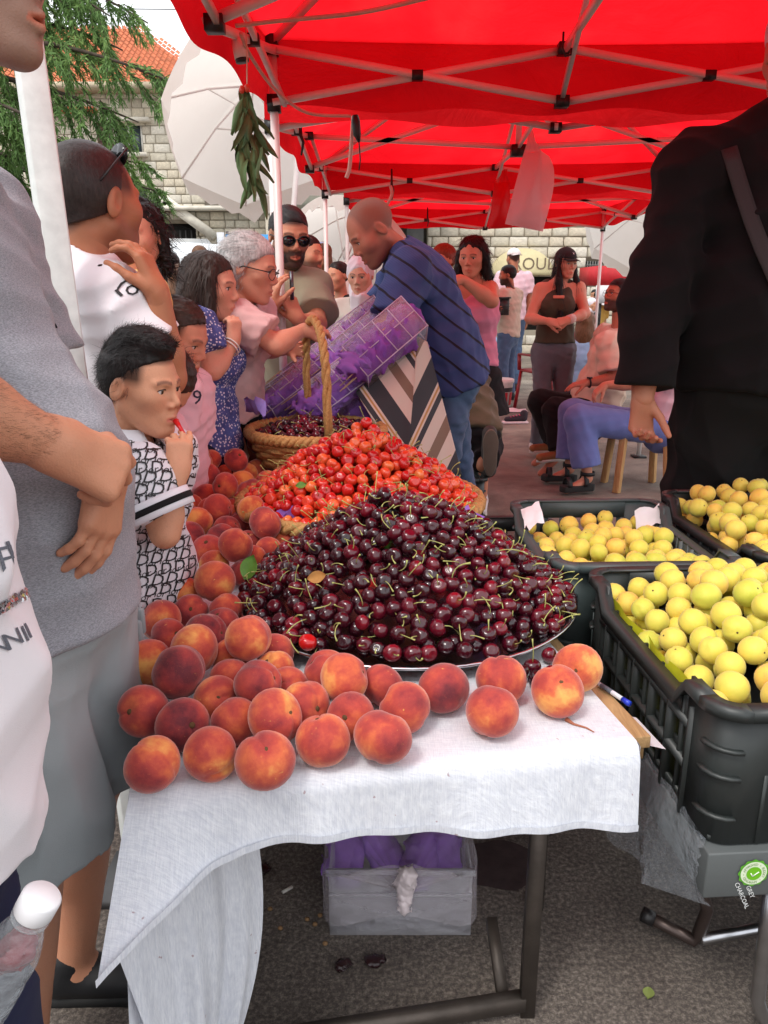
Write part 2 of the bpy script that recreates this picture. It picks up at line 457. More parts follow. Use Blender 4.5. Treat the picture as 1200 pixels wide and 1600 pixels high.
# ---- house with the red tiled roof
HY = 23.0
h = empty('stone_house', (-7, HY, 0), 'two storey limestone house with a red tiled roof behind the cedar', 'house')
we = P(150, 145, HY)[2]
stone_wall(h, -11.5, -5.0, 3.0, we, HY, .22, .34, [(-7.35, -6.6, P(235, 238, HY)[2], P(235, 195, HY)[2])], 300, 5, depth=.5)
m = MB(); m.box((-8.25, HY + 2.4, we / 2), (6.4, 3.8, we - .2)); m.build('house_body', M_MORTAR, h)
M_TILE = plain('roof_tile', c8(196, 112, 76), .9, .3, 6, .5, 60)
m = MB(); rz0, ry0 = we + .1, HY - .5; rise, run = 2.3, 3.4
for i in range(17):
    a, b = i / 17, (i + 1) / 17
    for j in range(44):
        x = -11.8 + j * .16
        if x > -5.0 - .5 * max(0, a - .2) * 6: continue
        m.add([(x, ry0 + a * run, rz0 + a * rise + .02), (x + .08, ry0 + a * run, rz0 + a * rise + .085), (x + .16, ry0 + a * run, rz0 + a * rise + .02),
               (x + .16, ry0 + b * run, rz0 + b * rise), (x + .08, ry0 + b * run, rz0 + b * rise + .06), (x, ry0 + b * run, rz0 + b * rise)], [(0, 1, 4, 5), (1, 2, 3, 4)])
rf = tag(m.build('roof', M_TILE, h), kind='stuff')
m = MB(); m.sheet([[(x, ry0 + u * run, rz0 + u * rise - .03) for x in np.linspace(-11.8, -5.0 - .5 * max(0, u - .2) * 6, 6)] for u in np.linspace(0, 1, 9)]); m.build('roof_deck', M_TILE, h)
m = MB(); m.box((-8.3, ry0 + .12, we + .03), (7.2, .7, .14)); m.build('eave', plain('eave', c8(190, 175, 150), .9), h)
wx0, wx1, wz0, wz1 = -7.35, -6.6, P(235, 238, HY)[2], P(235, 195, HY)[2]
m = MB(); m.box(((wx0 + wx1) / 2, HY + .12, (wz0 + wz1) / 2), (wx1 - wx0, .04, wz1 - wz0)); w = m.build('window', M_GLASS, h)
m = MB(); m.box((wx0 + .02, HY + .06, (wz0 + wz1) / 2), (.06, .08, wz1 - wz0)); m.box((wx1 - .02, HY + .06, (wz0 + wz1) / 2), (.06, .08, wz1 - wz0)); m.box(((wx0 + wx1) / 2, HY + .06, (wz0 + wz1) / 2), (.05, .08, wz1 - wz0)); m.build('window_frame', plain('white_frame', c8(210, 208, 200), .6), w)
m = MB(); m.box((wx0 - .24, HY - .08, (wz0 + wz1) / 2), (.42, .05, wz1 - wz0 + .1)); sh = m.build('shutter', plain('brown_shutter', c8(92, 66, 58), .7), h)
m = MB()
for i in range(7): m.box((wx0 - .24, HY - .12, wz0 + .08 + i * (wz1 - wz0) / 7), (.36, .02, .03))
m.build('shutter_slats', MATS['brown_shutter'], sh)
m = MB(); m.box(((wx0 + wx1) / 2 - .1, HY - .14, wz1 + .09), (1.5, .3, .1)); m.box(((wx0 + wx1) / 2, HY - .12, wz0 - .08), (1.0, .24, .1)); m.build('window_ledge', M_STONE[2], h)
m = MB(); m.box((P(110, 170, HY)[0], HY - .2, P(110, 175, HY)[2]), (1.5, .45, .1)); m.build('small_awning', M_TILE, h)

# ---- covered porch with dark pillars, left of the middle
pz = P(515, 318, 15.5)[2]
t = empty('porch', (-1.2, 15.5, 0), 'grey concrete porch with dark pillars and an iron balcony rail', 'porch')
m = MB(); m.box((-.55, 16.6, pz + .28), (3.1, 2.6, .56)); m.build('slab', plain('concrete', c8(176, 168, 152), .9, .1, 6), t)
for x in (-1.3, -.35, .6): m = MB(); m.box((x, 15.8, pz / 2), (.32, .3, pz)); m.build('pillar', plain('dark_stone', c8(66, 64, 62), .8), t)
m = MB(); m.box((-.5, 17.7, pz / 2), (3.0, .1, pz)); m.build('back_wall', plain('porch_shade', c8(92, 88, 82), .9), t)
m = MB()
for i in range(16): m.bar((-2.0 + i * .19, 15.4, pz + .56), (-2.0 + i * .19, 15.4, pz + 1.3), .025)
m.bar((-2.05, 15.4, pz + 1.32), (1.0, 15.4, pz + 1.32), .05); m.build('balcony_rail', M_IRON, t)
# pierced screen beside it
t = empty('breeze_screen', (P(435, 310, 17.2)[0], 17.2, 0), 'pierced dark screen of square blocks behind the hanging green leaves', 'screen')
a = P(418, 335, 17.2); b = P(447, 282, 17.2); m = MB(); n = MB()
for i in range(5):
    for j in range(9):
        x = a[0] + (b[0] - a[0]) * (i + .5) / 5; z = a[2] + (b[2] - a[2]) * (j + .5) / 9
        (m if (i + j) % 2 else n).box((x, 17.2, z), ((b[0] - a[0]) / 5.6, .12, (b[2] - a[2]) / 10))
m.build('dark_blocks', M_IRON, t); n.build('pale_blocks', M_STONE[2], t)
m = MB(); m.box(((a[0] + b[0]) / 2, 17.3, a[2] / 2), (b[0] - a[0] + .1, .2, a[2])); m.build('plinth', M_STONE[3], t)

# ---- shop front on the right with the arched sign
t = empty('shop_building', (4, 17, 0), 'limestone shop building with an arched cream sign and barred window', 'building')
a = P(913, 446, 17); b = P(940, 408, 17); s0 = P(800, 470, 17); s1 = P(858, 432, 17)
stone_wall(t, .9, 9.0, 0, 5.4, 17, .2, .34, [(a[0], b[0] + .05, a[2], b[2]), (s0[0] - .5, s1[0] + .3, .5, s1[2])], 300, 9)
m = MB(); m.box(((a[0] + b[0]) / 2, 17.15, (a[2] + b[2]) / 2), (b[0] - a[0] + .05, .05, b[2] - a[2])); w = m.build('window', M_GLASS, t)
m = MB()
for i in range(6): x = a[0] + (b[0] - a[0]) * (i + .5) / 6; m.bar((x, 16.96, a[2]), (x, 16.96, b[2]), .02)
for i in range(3): z = a[2] + (b[2] - a[2]) * (i + .5) / 3; m.bar((a[0], 16.955, z), (b[0] + .05, 16.955, z), .02)
m.build('window_bars', plain('iron_bars', c8(110, 108, 104), .6), w)
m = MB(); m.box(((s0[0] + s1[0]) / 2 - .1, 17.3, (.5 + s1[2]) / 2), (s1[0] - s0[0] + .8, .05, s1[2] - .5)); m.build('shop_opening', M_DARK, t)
c = P(815, 430, 16.8); e = P(766, 430, 16.8); hw = c[0] - e[0]; tp = P(815, 388, 16.8)[2] - c[2]
pts = [(c[0] - hw, c[2])] + [(c[0] + hw * math.sin(q), c[2] + tp * math.cos(q)) for q in np.linspace(-1.45, 1.45, 17)] + [(c[0] + hw, c[2])]
m = MB(); n_ = len(pts); m.add([(x, 16.72, z) for x, z in pts] + [(x, 16.95, z) for x, z in pts], [tuple(range(n_)), tuple(range(n_, 2 * n_))[::-1]] + [(i, n_ + i, n_ + (i + 1) % n_, (i + 1) % n_) for i in range(n_)])
sg = m.build('arched_sign', plain('cream_sign', c8(205, 192, 150), .8, .06), t)
def text_obj(s, name, m_, parent, loc, size, M, align='CENTER', ext=.0, shear=0.):
    cu = bpy.data.curves.new(name, 'FONT'); cu.body = s; cu.size = size; cu.align_x = align; cu.align_y = 'CENTER'; cu.extrude = ext; cu.shear = shear; cu.resolution_u = 3
    tmp = bpy.data.objects.new(name, cu); COL.objects.link(tmp)
    me = bpy.data.meshes.new_from_object(tmp.evaluated_get(bpy.context.evaluated_depsgraph_get())); bpy.data.objects.remove(tmp); bpy.data.curves.remove(cu)
    me.transform(Matrix([[*M[0], loc[0]], [*M[1], loc[1]], [*M[2], loc[2]], [0, 0, 0, 1]]))
    return link(name, me, m_, parent)
FRONT = ((1, 0, 0), (0, 0, -1), (0, 1, 0))        # text plane facing the viewer side (-Y)
q = P(822, 413, 16.7); text_obj('ROUD', 'sign_lettering', plain('sign_letters', c8(120, 104, 84), .7, 0), sg, (q[0] + .20, 16.715, q[2]), .34, FRONT)

# ---- cedar, its trunk out of the frame on the left
def cedar():
    r = np.random.default_rng(11)
    t = empty('cedar_tree', (-6.4, 11.5, 0), 'tall green cedar with drooping needle sprays in front of the tiled roof', 'tree')
    wood = MB(); wood.tube([(-6.4, 11.5, 0), (-6.35, 11.5, 3), (-6.3, 11.5, 6.5), (-6.3, 11.6, 9)], [.34, .28, .2, .06], 10)
    LV, LF = [], []
    def blades(p, d, n, L, w):
        # small needle sprays as narrow folded blades round point p leaning along d
        for _ in range(n):
            v = nrm(d + r.normal(0, .55, 3)); s = nrm(np.cross(v, r.normal(size=3))) * w; l = L * r.uniform(.6, 1.3); b = len(LV)
            q = p + r.normal(0, .012, 3)
            LV.extend([q - s, q + s, q + v * l + s * .3 - (0, 0, .01), q + v * l - s * .3 - (0, 0, .01)]); LF.append((b, b + 1, b + 2, b + 3))
    def twig(p, d, L, droop, dens):
        n = max(4, int(L / .045)); q = np.array(p); v = nrm(d); pts = [q.copy()]
        for i in range(n):
            v = nrm(v + np.array([0, 0, -droop / n]) + r.normal(0, .05, 3)); q = q + v * L / n; pts.append(q.copy())
            blades(q, v * .9 + np.array([0, 0, -.25]), dens, .095, .0105)
        wood.tube(pts, [.009, *([.006] * (len(pts) - 2)), .003], 4, False)
    def bough(p0, p1, sag, n, tl, dens, up=0.):
        p0, p1 = np.array(p0, float), np.array(p1, float); N = 14; pts = []
        for i in range(N + 1):
            u = i / N; q = p0 + (p1 - p0) * u; q[2] += sag * (4 * u * (1 - u)) * .5 - .12 * u * u; pts.append(q)
        wood.tube(pts, list(np.linspace(.05, .01, N + 1)), 6, False)
        ax = nrm(p1 - p0)
        for i in range(n):
            u = r.uniform(.1, 1) ** .8; q = pts[int(u * N)] + r.normal(0, .03, 3)
            sd = nrm(np.cross(ax, (0, 0, 1))) * r.choice([-1, 1])
            d = nrm(ax * r.uniform(.2, 1.0) + sd * r.uniform(.0, .7) + np.array([0, 0, r.uniform(-.9, .15) + up]))
            twig(q, d, tl * r.uniform(.5, 1.2) * (1.1 - .5 * u), r.uniform(.5, 1.6), dens)
    Pp = lambda x, y, Y: P(x, y, Y)
    for (x0, y0, x1, y1, Y, sag, n, tl, dens) in [
        (-120, 60, 282, 118, 10.6, .35, 46, .95, 6), (-60, 110, 215, 175, 10.9, .1, 30, 1.0, 6), (-60, 40, 190, 62, 11.2, .3, 28, .9, 6),
        (-60, -40, 170, 8, 11.0, .3, 34, .9, 6), (-80, -90, 230, 20, 11.6, .2, 30, .9, 6), (-100, 190, 150, 225, 10.4, .2, 44, .7, 7), (-100, 240, 200, 262, 11.3, .15, 46, .7, 7),
        (-60, 270, 262, 290, 11.8, .25, 54, .8, 7), (-60, 250, 235, 245, 12.3, .2, 40, .7, 7), (-100, 310, 120, 330, 11.0, .2, 34, .7, 7), (-80, 150, 60, 175, 10.2, .1, 24, .6, 7),
        (-80, -160, 120, -110, 11.2, .3, 34, .9, 7)]:
        bough(Pp(x0, y0, Y + .6), Pp(x1, y1, Y), sag, n, tl, dens)
    # off-frame side, thinner, so the tree is whole from other viewpoints
    for k in range(26):
        a = r.uniform(1.9, 5.6); z = r.uniform(2.6, 8.5); L = 3.0 * (1.15 - z / 10)
        bough((-6.35, 11.5, z), (-6.35 + L * math.cos(a), 11.5 + L * math.sin(a), z + .1), .2, 16, .9, 4)
    wood.build('trunk', plain('cedar_bark', c8(70, 60, 50), .95, .3, 20, .6, 60), t, True)
    T = NT('cedar_needles'); n = T.noise(1.3, 3); n2 = T.noise(24, 2)
    T.lk(T.ramp(T.math('ADD', T.math('MULTIPLY', n, .6), T.math('MULTIPLY', n2, .4)), [(.34, c8(70, 98, 60)), (.52, c8(112, 146, 84)), (.68, c8(156, 184, 108))]), T.b.inputs['Base Color'])
    T.set(Roughness=.7); T.b.inputs['Specular IOR Level'].default_value = .2
    tr = T.new('ShaderNodeBsdfTranslucent'); tr.inputs[0].default_value = (.12, .2, .05, 1); mx = T.new('ShaderNodeMixShader'); mx.inputs[0].default_value = .3
    T.lk(T.b.outputs[0], mx.inputs[1]); T.lk(tr.outputs[0], mx.inputs[2]); T.lk(mx.outputs[0], T.out.inputs[0])
    tag(link('crown', mesh_np('crown', np.array(LV), np.array(LF)), T.m, t), kind='stuff')
cedar()
m = MB(); a = P(190, 14, 20); b = P(420, 8, 20)
m.tube([a + (a - b) * 2, a, (a + b) / 2 - (0, 0, .05), b, b + (b - a) * 2], .012, 5); tag(m.build('overhead_wire', M_IRON), 'thin overhead wire crossing the pale sky at the top', 'wire')

# ---- vehicles behind the left crowd
M_WHITE = plain('white_car_paint', c8(226, 230, 232), .25, .03, 3, coat=.5)
M_TYRE = plain('tyre', c8(34, 34, 35), .9, .1)
M_CHROME = plain('chrome', c8(190, 190, 195), .15, 0, metal=1)
def van(loc, rz, body, lid, label, gl=None):
    t = empty('parked_van', loc, label, 'van', 'vehicles parked behind the crowd', rz)
    prof = [(-2.1, .35), (-2.1, 1.0), (-1.95, 1.15), (-1.65, 1.85), (-1.4, 1.95), (1.0, 1.95), (1.75, 1.25), (2.3, 1.1), (2.4, .75), (2.4, .35)]
    m = MB(); n = len(prof); w = .88
    rows = [(-w, .94), (-w * .96, 1.0), (w * .96, 1.0), (w, .94)]
    vv = [(x, y, .35 + (z - .35) * s) for y, s in rows for x, z in prof]
    ff = [(r * n + i, r * n + i + 1, (r + 1) * n + i + 1, (r + 1) * n + i) for r in range(3) for i in range(n - 1)] + [tuple(range(n)), tuple(range(3 * n, 4 * n))[::-1]]
    ff += [(r * n + n - 1, r * n, (r + 1) * n, (r + 1) * n + n - 1) for r in range(3)]
    m.add(vv, ff); m.build('body', body, t, local=True, bevel=.03)
    for s in (-1, 1):
        for (x0, x1, x2, x3) in ((-1.72, -.75, -1.5, -.75), (-.68, .25, -.68, .25), (.32, 1.45, .32, .92)):
            m = MB(); y = s * (w + .004); m.add([(x0, y, 1.18), (x1, y, 1.18), (x3, y * .985, 1.72), (x2, y * .985, 1.72)], [(0, 1, 2, 3)]); m.build('side_window', gl or M_GLASS, t, local=True, solid=.012)
        for x in (-1.35, 1.5):
            m = MB(); m.lathe([(.0, -.1), (.3, -.1), (.33, -.06), (.33, .06), (.3, .1), (0, .1)], (x, s * .82, .33), 20, M=((1, 0, 0), (0, 0, 1), (0, -1, 0))); wh = m.build('wheel', M_TYRE, t, local=True)
            m = MB(); m.lathe([(0, -.112), (.19, -.108), (.2, -.1)], (x, s * .82, .33), 14, M=((1, 0, 0), (0, 0, s * 1), (0, -s * 1, 0))); m.build('hub', M_CHROME, wh, local=True)
    m = MB(); m.add([(1.06, -.8, 1.86), (1.06, .8, 1.86), (1.74, .8, 1.27), (1.74, -.8, 1.27)], [(0, 1, 2, 3)]); m.build('windscreen', gl or M_GLASS, t, local=True, solid=.02)
    m = MB(); m.add([(-2.0, -.78, 1.14), (-2.0, .78, 1.14), (-1.72, .74, 1.74), (-1.72, -.74, 1.74)], [(0, 3, 2, 1)]); m.build('rear_window', gl or M_GLASS, t, local=True, solid=.02)
    for s in (-1, 1):
        m = MB(); m.box((2.36, s * .68, .86), (.1, .3, .16)); m.build('headlight', plain('headlight', c8(215, 220, 222), .15, 0), t, local=True)
        m = MB(); m.box((-2.1, s * .78, 1.0), (.06, .14, .3)); m.build('tail_light', plain('tail_light', c8(150, 30, 26), .2, 0), t, local=True)
    if lid:
        m = MB(); m.add([(-1.4, -.8, 1.97), (-1.4, .8, 1.97), (-2.7, .78, 2.22), (-2.7, -.78, 2.22), (-2.85, .76, 2.1), (-2.85, -.76, 2.1)], [(0, 1, 2, 3), (3, 2, 4, 5)]); m.build('tailgate', body, t, local=True, solid=.05)
    return t
q = P(262, 410, 10.6)
van((q[0] - .35, 12.3, 0), R(-72), M_WHITE, True, 'white van with its tailgate lifted under the white parasol')
T_BLUE = plain('blue_tinted_glass', c8(70, 160, 190), .1, .2, 2, spec=.8)
van((P(530, 410, 13)[0] + .1, 14.2, 0), R(-40), plain('pale_van_paint', c8(200, 214, 214), .3, .04, coat=.5), False, 'pale van with blue tinted glass behind the woman in the white headscarf', T_BLUE)
m = MB(); q = P(412, 382, 13); m.box((q[0], 13, q[2]), (1.2, .04, .3)); n = MB()
t = empty('blue_banner', (q[0], 13, 0), 'bright blue banner strip behind the woman with grey hair', 'banner'); m.build('banner_cloth', plain('blue_cloth', c8(60, 150, 215), .7), t)
for s in (-.58, .58): n = MB(); n.bar((q[0] + s, 13.04, 0), (q[0] + s, 13.04, q[2] + .2), .04); n.build('pole', M_IRON, t)
t = empty('paper_notice', (P(345, 375, 13.5)[0], 13.5, 0), 'small white notice on a stake by the limestone wall', 'notice')
a = P(345, 378, 13.5); m = MB(); m.box(a, (.12, .02, .3)); m.build('notice_sheet', plain('paper', c8(228, 228, 232), .8, .04), t)
m = MB(); m.bar((a[0], 13.52, 0), (a[0], 13.52, a[2]), .03); m.build('stake', M_IRON, t)

# ================================================================== CANOPIES
def red_mat():
    t = NT('red_canopy_fabric'); n = t.noise(1.6, 4); w = t.noise(700, 2)
    t.lk(t.ramp(n, [(.3, c8(196, 8, 18)), (.7, c8(222, 12, 24))]), t.b.inputs['Base Color']); t.set(Roughness=.75); t.b.inputs['Specular IOR Level'].default_value = .15
    tr = t.new('ShaderNodeBsdfTranslucent'); t.lk(t.ramp(n, [(.3, (.78, .005, .012)), (.55, (.93, .012, .020)), (.75, (.99, .030, .034))]), tr.inputs[0])
    mx = t.new('ShaderNodeMixShader'); mx.inputs[0].default_value = .75
    bp = t.new('ShaderNodeBump'); bp.inputs['Strength'].default_value = .7; bp.inputs['Distance'].default_value = .05
    t.lk(t.math('ADD', t.noise(3.0, 5, dist=1.2), t.math('MULTIPLY', w, .06)), bp.inputs['Height']); t.lk(bp.outputs[0], t.b.inputs['Normal']); t.lk(bp.outputs[0], tr.inputs[1])
    t.lk(t.b.outputs[0], mx.inputs[1]); t.lk(tr.outputs[0], mx.inputs[2]); t.lk(mx.outputs[0], t.out.inputs[0]); return t.m
M_RED = red_mat(); M_RED2 = M_RED.copy(); M_RED2.name = 'red_valance_double_fabric'; [setattr(n.inputs[0], 'default_value', .3) for n in M_RED2.node_tree.nodes if n.type == 'MIX_SHADER']
M_POLE = plain('white_steel', c8(226, 218, 214), .35, .05, 9)
M_BLACKPL = plain('black_plastic', c8(26, 24, 25), .45, .1)
def canopy(x0, x1, y0, y1, lean, zt, label, val=.2, near_val=True, legs=(1, 1, 1, 1), half_truss=True):
    t = empty('red_canopy', ((x0 + x1) / 2, (y0 + y1) / 2, 0), label, 'canopy', 'red market canopies in a row')
    C4 = [np.array(p, float) for p in ((x0, y0, zt), (x1, y0, zt), (x1 + lean, y1, zt), (x0 + lean, y1, zt))]
    ctr = sum(C4) / 4; zs = zt - .20                                     # slider height
    for i, c in enumerate(C4):
        if not legs[i]: continue
        m = MB(); m.bar((c[0], c[1], .01), (c[0], c[1], zt), .03); lg = m.build('leg', M_POLE, t)
        m = MB(); m.box((c[0], c[1], .008), (.1, .1, .016)); m.build('foot_plate', M_BLACKPL, lg)
        m = MB(); m.box((c[0], c[1], zt), (.044, .044, .07)); m.build('corner_joint', M_BLACKPL, lg)
        m = MB(); m.box((c[0], c[1], zs), (.048, .048, .06)); m.build('slider', M_BLACKPL, lg)
    pk = ctr + (0, 0, .62)
    def scissor(a, b, name='truss_bar', cm=True):
        """two crossed bars between two joints a and b"""
        up, dn = np.array((0, 0, -.02)), np.array((0, 0, zs - zt))
        n = nrm(np.cross(b - a, (0, 0, 1))) * .012
        m = MB(); m.bar(a + up + n, b + dn + n, .015, .025); m.build(name, M_POLE, t)
        m = MB(); m.bar(a + dn - n, b + up - n, .015, .025); m.build(name, M_POLE, t)
        if cm:
            m = MB(); m.box((a + b) / 2 + (0, 0, (zs - zt) / 2 - .01), (.042, .04, .032)); m.build('pivot', M_BLACKPL, t)
    mids = []
    for i in range(4):
        a, b = C4[i], C4[(i + 1) % 4]; mid = (a + b) / 2
        sh = nrm(ctr - mid) * .03; sh[2] = 0
        scissor(a + sh, mid + sh); scissor(mid + sh, b + sh); mids.append(mid)
        for zz in (zt - .02, zs):
            m = MB(); m.box(mid + sh + (0, 0, zz - zt), (.05, .048, .04)); m.build('mid_joint', M_BLACKPL, t)
    hubs = ctr + (0, 0, .1)
    for mid in mids:                                                    # bars running in to the middle column
        m = MB(); m.bar(mid + (0, 0, -.02), ctr + (0, 0, -.08), .016, .028); m.build('inner_bar', M_POLE, t)
        m = MB(); m.bar(mid + (0, 0, zs - zt), ctr + (0, 0, .2), .016, .028); m.build('inner_bar', M_POLE, t)
    m = MB(); m.bar(ctr + (0, 0, -.12), pk + (0, 0, -.02), .03); m.build('middle_column', M_POLE, t)
    m = MB(); m.box(ctr + (0, 0, -.1), (.08, .08, .06)); m.build('middle_hub', M_BLACKPL, t)
    for c in C4:
        m = MB(); m.bar(c + (0, 0, .01), pk - (0, 0, .03), .02, .025); m.build('roof_rib', M_POLE, t)
    # fabric: a four sided roof that sags between the ribs, with a hanging valance
    m = MB(); N = 14
    o = [c + nrm((c - ctr) * (1, 1, 0)) * .03 + (0, 0, .025) for c in C4]
    for i in range(4):
        a, b = o[i], o[(i + 1) % 4]; g = []
        for u in np.linspace(0, 1, N + 1):
            row = []
            for w in np.linspace(0, 1, N + 1):
                q = (a + (b - a) * w) * (1 - u) + (pk + (0, 0, .02)) * u
                q = q - np.array((0, 0, .10)) * (4 * w * (1 - w)) * (1 - u) * u * 2.0 - np.array((0, 0, .02)) * 4 * w * (1 - w) * (1 - u)
                row.append(q)
            g.append(row)
        m.sheet(g)
    fb = m.build('roof_fabric', M_RED, t, True)
    for i in range(4):
        a, b = o[i], o[(i + 1) % 4]; g = []; out = nrm(((a + b) / 2 - ctr) * (1, 1, 0))
        for u in np.linspace(0, 1, 5):
            g.append([a + (b - a) * w + np.array((0, 0, .014 * (1 - u) - val * u - .02 * 4 * w * (1 - w) - .012 * u * math.sin(w * 23 + i))) + out * (-.002 + .006 * u + .012 * math.sin(w * 17 + i * 2) * u) for w in np.linspace(0, 1, 57)])
        m = MB(); m.sheet(g); m.build('valance', M_RED2, t, True)
    return t, C4, zs
c1 = P(425, 71, 3.29); ZT = c1[2]
can1 = canopy(c1[0] - .13, 1.66, 1.45, 3.29, .13, ZT, 'nearest red canopy right over the cherry table', .23, legs=(0, 1, 1, 1))
can2 = canopy(-.50, 2.02, 3.72, 6.16, .06, ZT, 'red canopy in the middle of the row with the plastic bags hanging from it')
can3 = canopy(-.30, 2.42, 6.6, 9.4, .1, ZT, 'farthest red canopy of the row, above the woman in the dark cap')

# far stall with a red skirt on the right
q = P(955, 440, 13.5)
t = empty('market_stall', (q[0] + .6, 13.5, 0), 'distant stall with a red and white cloth skirt on the right', 'stall')
m = MB(); m.box((q[0] + .7, 13.5, 1.55), (2.2, 1.2, .3)); m.build('red_top', plain('red_pvc', c8(190, 30, 40), .6), t)
m = MB(); m.box((q[0] + .7, 12.91, 1.26), (2.2, .03, .28)); m.build('white_skirt', plain('white_pvc', c8(215, 212, 215), .6), t)
for s in (-1, 1):
    for e in (-.5, .5): m = MB(); m.bar((q[0] + .7 + s, 13.5 + e, 0), (q[0] + .7 + s, 13.5 + e, 1.45), .05); m.build('leg', M_IRON, t)

# ================================================================== PARASOLS
def canvas():
    t = NT('white_canvas'); n = t.noise(3, 4)
    t.lk(t.ramp(n, [(.3, c8(214, 206, 198)), (.7, c8(228, 222, 216))]), t.b.inputs['Base Color']); t.set(Roughness=.85)
    tr = t.new('ShaderNodeBsdfTranslucent'); tr.inputs[0].default_value = (.86, .80, .74, 1); mx = t.new('ShaderNodeMixShader'); mx.inputs[0].default_value = .6
    t.bump(t.math('ADD', t.noise(5, 4), t.math('MULTIPLY', t.noise(600, 2), .1)), .25, .02)
    t.lk(t.b.outputs[0], mx.inputs[1]); t.lk(tr.outputs[0], mx.inputs[2]); t.lk(mx.outputs[0], t.out.inputs[0]); return t.m
M_CANVAS = canvas()
def parasol(apex, axis, rad, drop, foot, label, spin=0., skirt=.22, n=8):
    axis = nrm(axis); x = nrm(np.cross(axis, (0, 1, .2))); y = np.cross(axis, x)
    t = empty('white_parasol', (foot[0], foot[1], 0), label, 'parasol', 'white parasols beside the stalls')
    ca = MB(); sk = MB(); ribs = []; K = 6; rim = []
    for i in range(n):
        a0, a1 = spin + 2 * math.pi * i / n, spin + 2 * math.pi * (i + 1) / n; g = []
        for k in range(9):
            u = k / 8; row = []
            for w in np.linspace(0, 1, K + 1):
                a = a0 + (a1 - a0) * w; cw = 4 * w * (1 - w); rr = rad * u * (1 - .055 * cw * u)
                row.append(apex + rr * (math.cos(a) * x + math.sin(a) * y) - axis * (drop * (u ** 1.35) - .03 * cw * u))
            g.append(row)
        ca.sheet(g); last = g[-1]; rim += last
        s2 = []
        for u in np.linspace(0, 1, 4):
            s2.append([q - axis * (skirt * u) * (1 - .35 * abs(math.sin(3 * math.pi * w))) + nrm(q - apex) * .02 * u for q, w in zip(last, np.linspace(0, 1, K + 1))])
        sk.sheet(s2)
        rb = MB(); rb.tube([apex - axis * .05, apex + rad * .5 * (math.cos(a0) * x + math.sin(a0) * y) - axis * (drop * .40 + .02), last[0] - axis * .01], .008, 5); ribs.append(rb)
        st = MB(); st.tube([apex - axis * (drop + .35), apex + rad * .5 * (math.cos(a0) * x + math.sin(a0) * y) - axis * (drop * .4 + .02)], .006, 5); ribs.append(st)
    c = ca.build('canopy_cloth', M_CANVAS, t, True); sk.build('skirt', M_CANVAS, c, True)
    for i, rb in enumerate(ribs): rb.build('rib' if i % 2 == 0 else 'strut', M_POLE, t)
    m = MB(); m.tube([apex + axis * .08, apex - axis * (drop + .5), (np.asarray(foot) + apex) / 2 * 1.0, np.asarray(foot)], .022, 10); m.build('pole', M_POLE, t, True)
    m = MB(); m.lathe([(0, .0), (.28, 0), (.3, .05), (.08, .1), (.05, .3), (0, .3)], (foot[0], foot[1], 0), 20); m.build('weighted_base', plain('base_concrete', c8(150, 148, 145), .9), t)
    return t
ft = G(505, 560, 0); ft = np.array((P(505, 456, 5.9)[0], 5.9, 0))
parasol(P(392, 128, 6.7), (-.46, .56, .62), .86, .34, ft, 'tilted white parasol behind the hanging leaves on the left', .2, .2)
parasol(P(1040, 300, 10.5), (.25, .7, .6), .98, .4, np.array((P(1060, 456, 10.6)[0], 10.6, 0)), 'white parasol behind the man in black, partly hidden', .35, .2)
parasol(P(572, 322, 9.0), (.3, .5, .8), .62, .4, np.array((P(575, 456, 9)[0], 9., 0)), 'small white parasol behind the bald man in the striped polo', .1, .2)
# square white post beside the man in grey
t = empty('white_post', (P(70, 300, 1.62)[0], 1.62, 0), 'scuffed square white post behind the man in the grey shirt', 'post')
a, b = P(36, 20, 1.66), P(78, 330, 1.62); d = (b - a) / (a[2] - b[2]); m = MB(); m.bar(b + d * b[2], a - d * .9, .052, .05); m.build('post_tube', plain('scuffed_white', c8(214, 216, 212), .5, .1, 30), t, bevel=.004)
m = MB(); q = b + d * b[2]; m.box((q[0], q[1], .01), (.16, .16, .02)); m.build('post_foot', M_IRON, t)
# ================================================================== TABLE AND CLOTH
TZ = .62
A_ = V(-.356, .917, TZ); B_ = V(.398, 1.048, TZ)                        # front corners of the table top
TD = nrm(V(-.178, .984, 0)); TX = nrm((B_ - A_) * (1, 1, 0)); TL = 2.25  # its length direction, width direction, length
TW = np.linalg.norm(B_ - A_)
TYAW = math.atan2(TX[1], TX[0])
M_STEEL = plain('dark_steel', c8(84, 76, 70), .55, .2, 20, .2, 80, metal=.6)
M_WOOD = None
def wood_mat(name, a, b, sc=(3, 30, 30)):
    if name in MATS: return MATS[name]
    t = NT(name); v = t.coord(scale=sc); n = t.noise(2.2, 6, .65, vec=v, dist=1.2)
    t.lk(t.ramp(n, [(.3, a), (.7, b)]), t.b.inputs['Base Color']); t.set(Roughness=.75); t.bump(n, .4, .004); MATS[name] = t.m; return t.m
M_WOOD = wood_mat('raw_wood', c8(142, 108, 70), c8(190, 154, 106), (30, 3, 30))
tb = empty('market_table', tuple(A_ + TX * TW / 2 + TD * TL / 2 - (0, 0, TZ)), 'low steel framed market table under the white cloth', 'table')
def tp(u, v, z=0.0): return A_ + TX * u * TW + TD * v + V(0, 0, z)
m = MB(); m.box(tp(.5, TL / 2, -.022), (TW - .02, TL - .02, .03), rz=TYAW); m.build('table_top', M_WOOD, tb)
for u, v in ((.85, .10), (.08, .16), (.85, TL - .1), (.08, TL - .1)):
    q = tp(u, v); m = MB(); m.bar((q[0], q[1], 0), (q[0], q[1], TZ - .04), .026); m.build('leg', M_STEEL, tb)
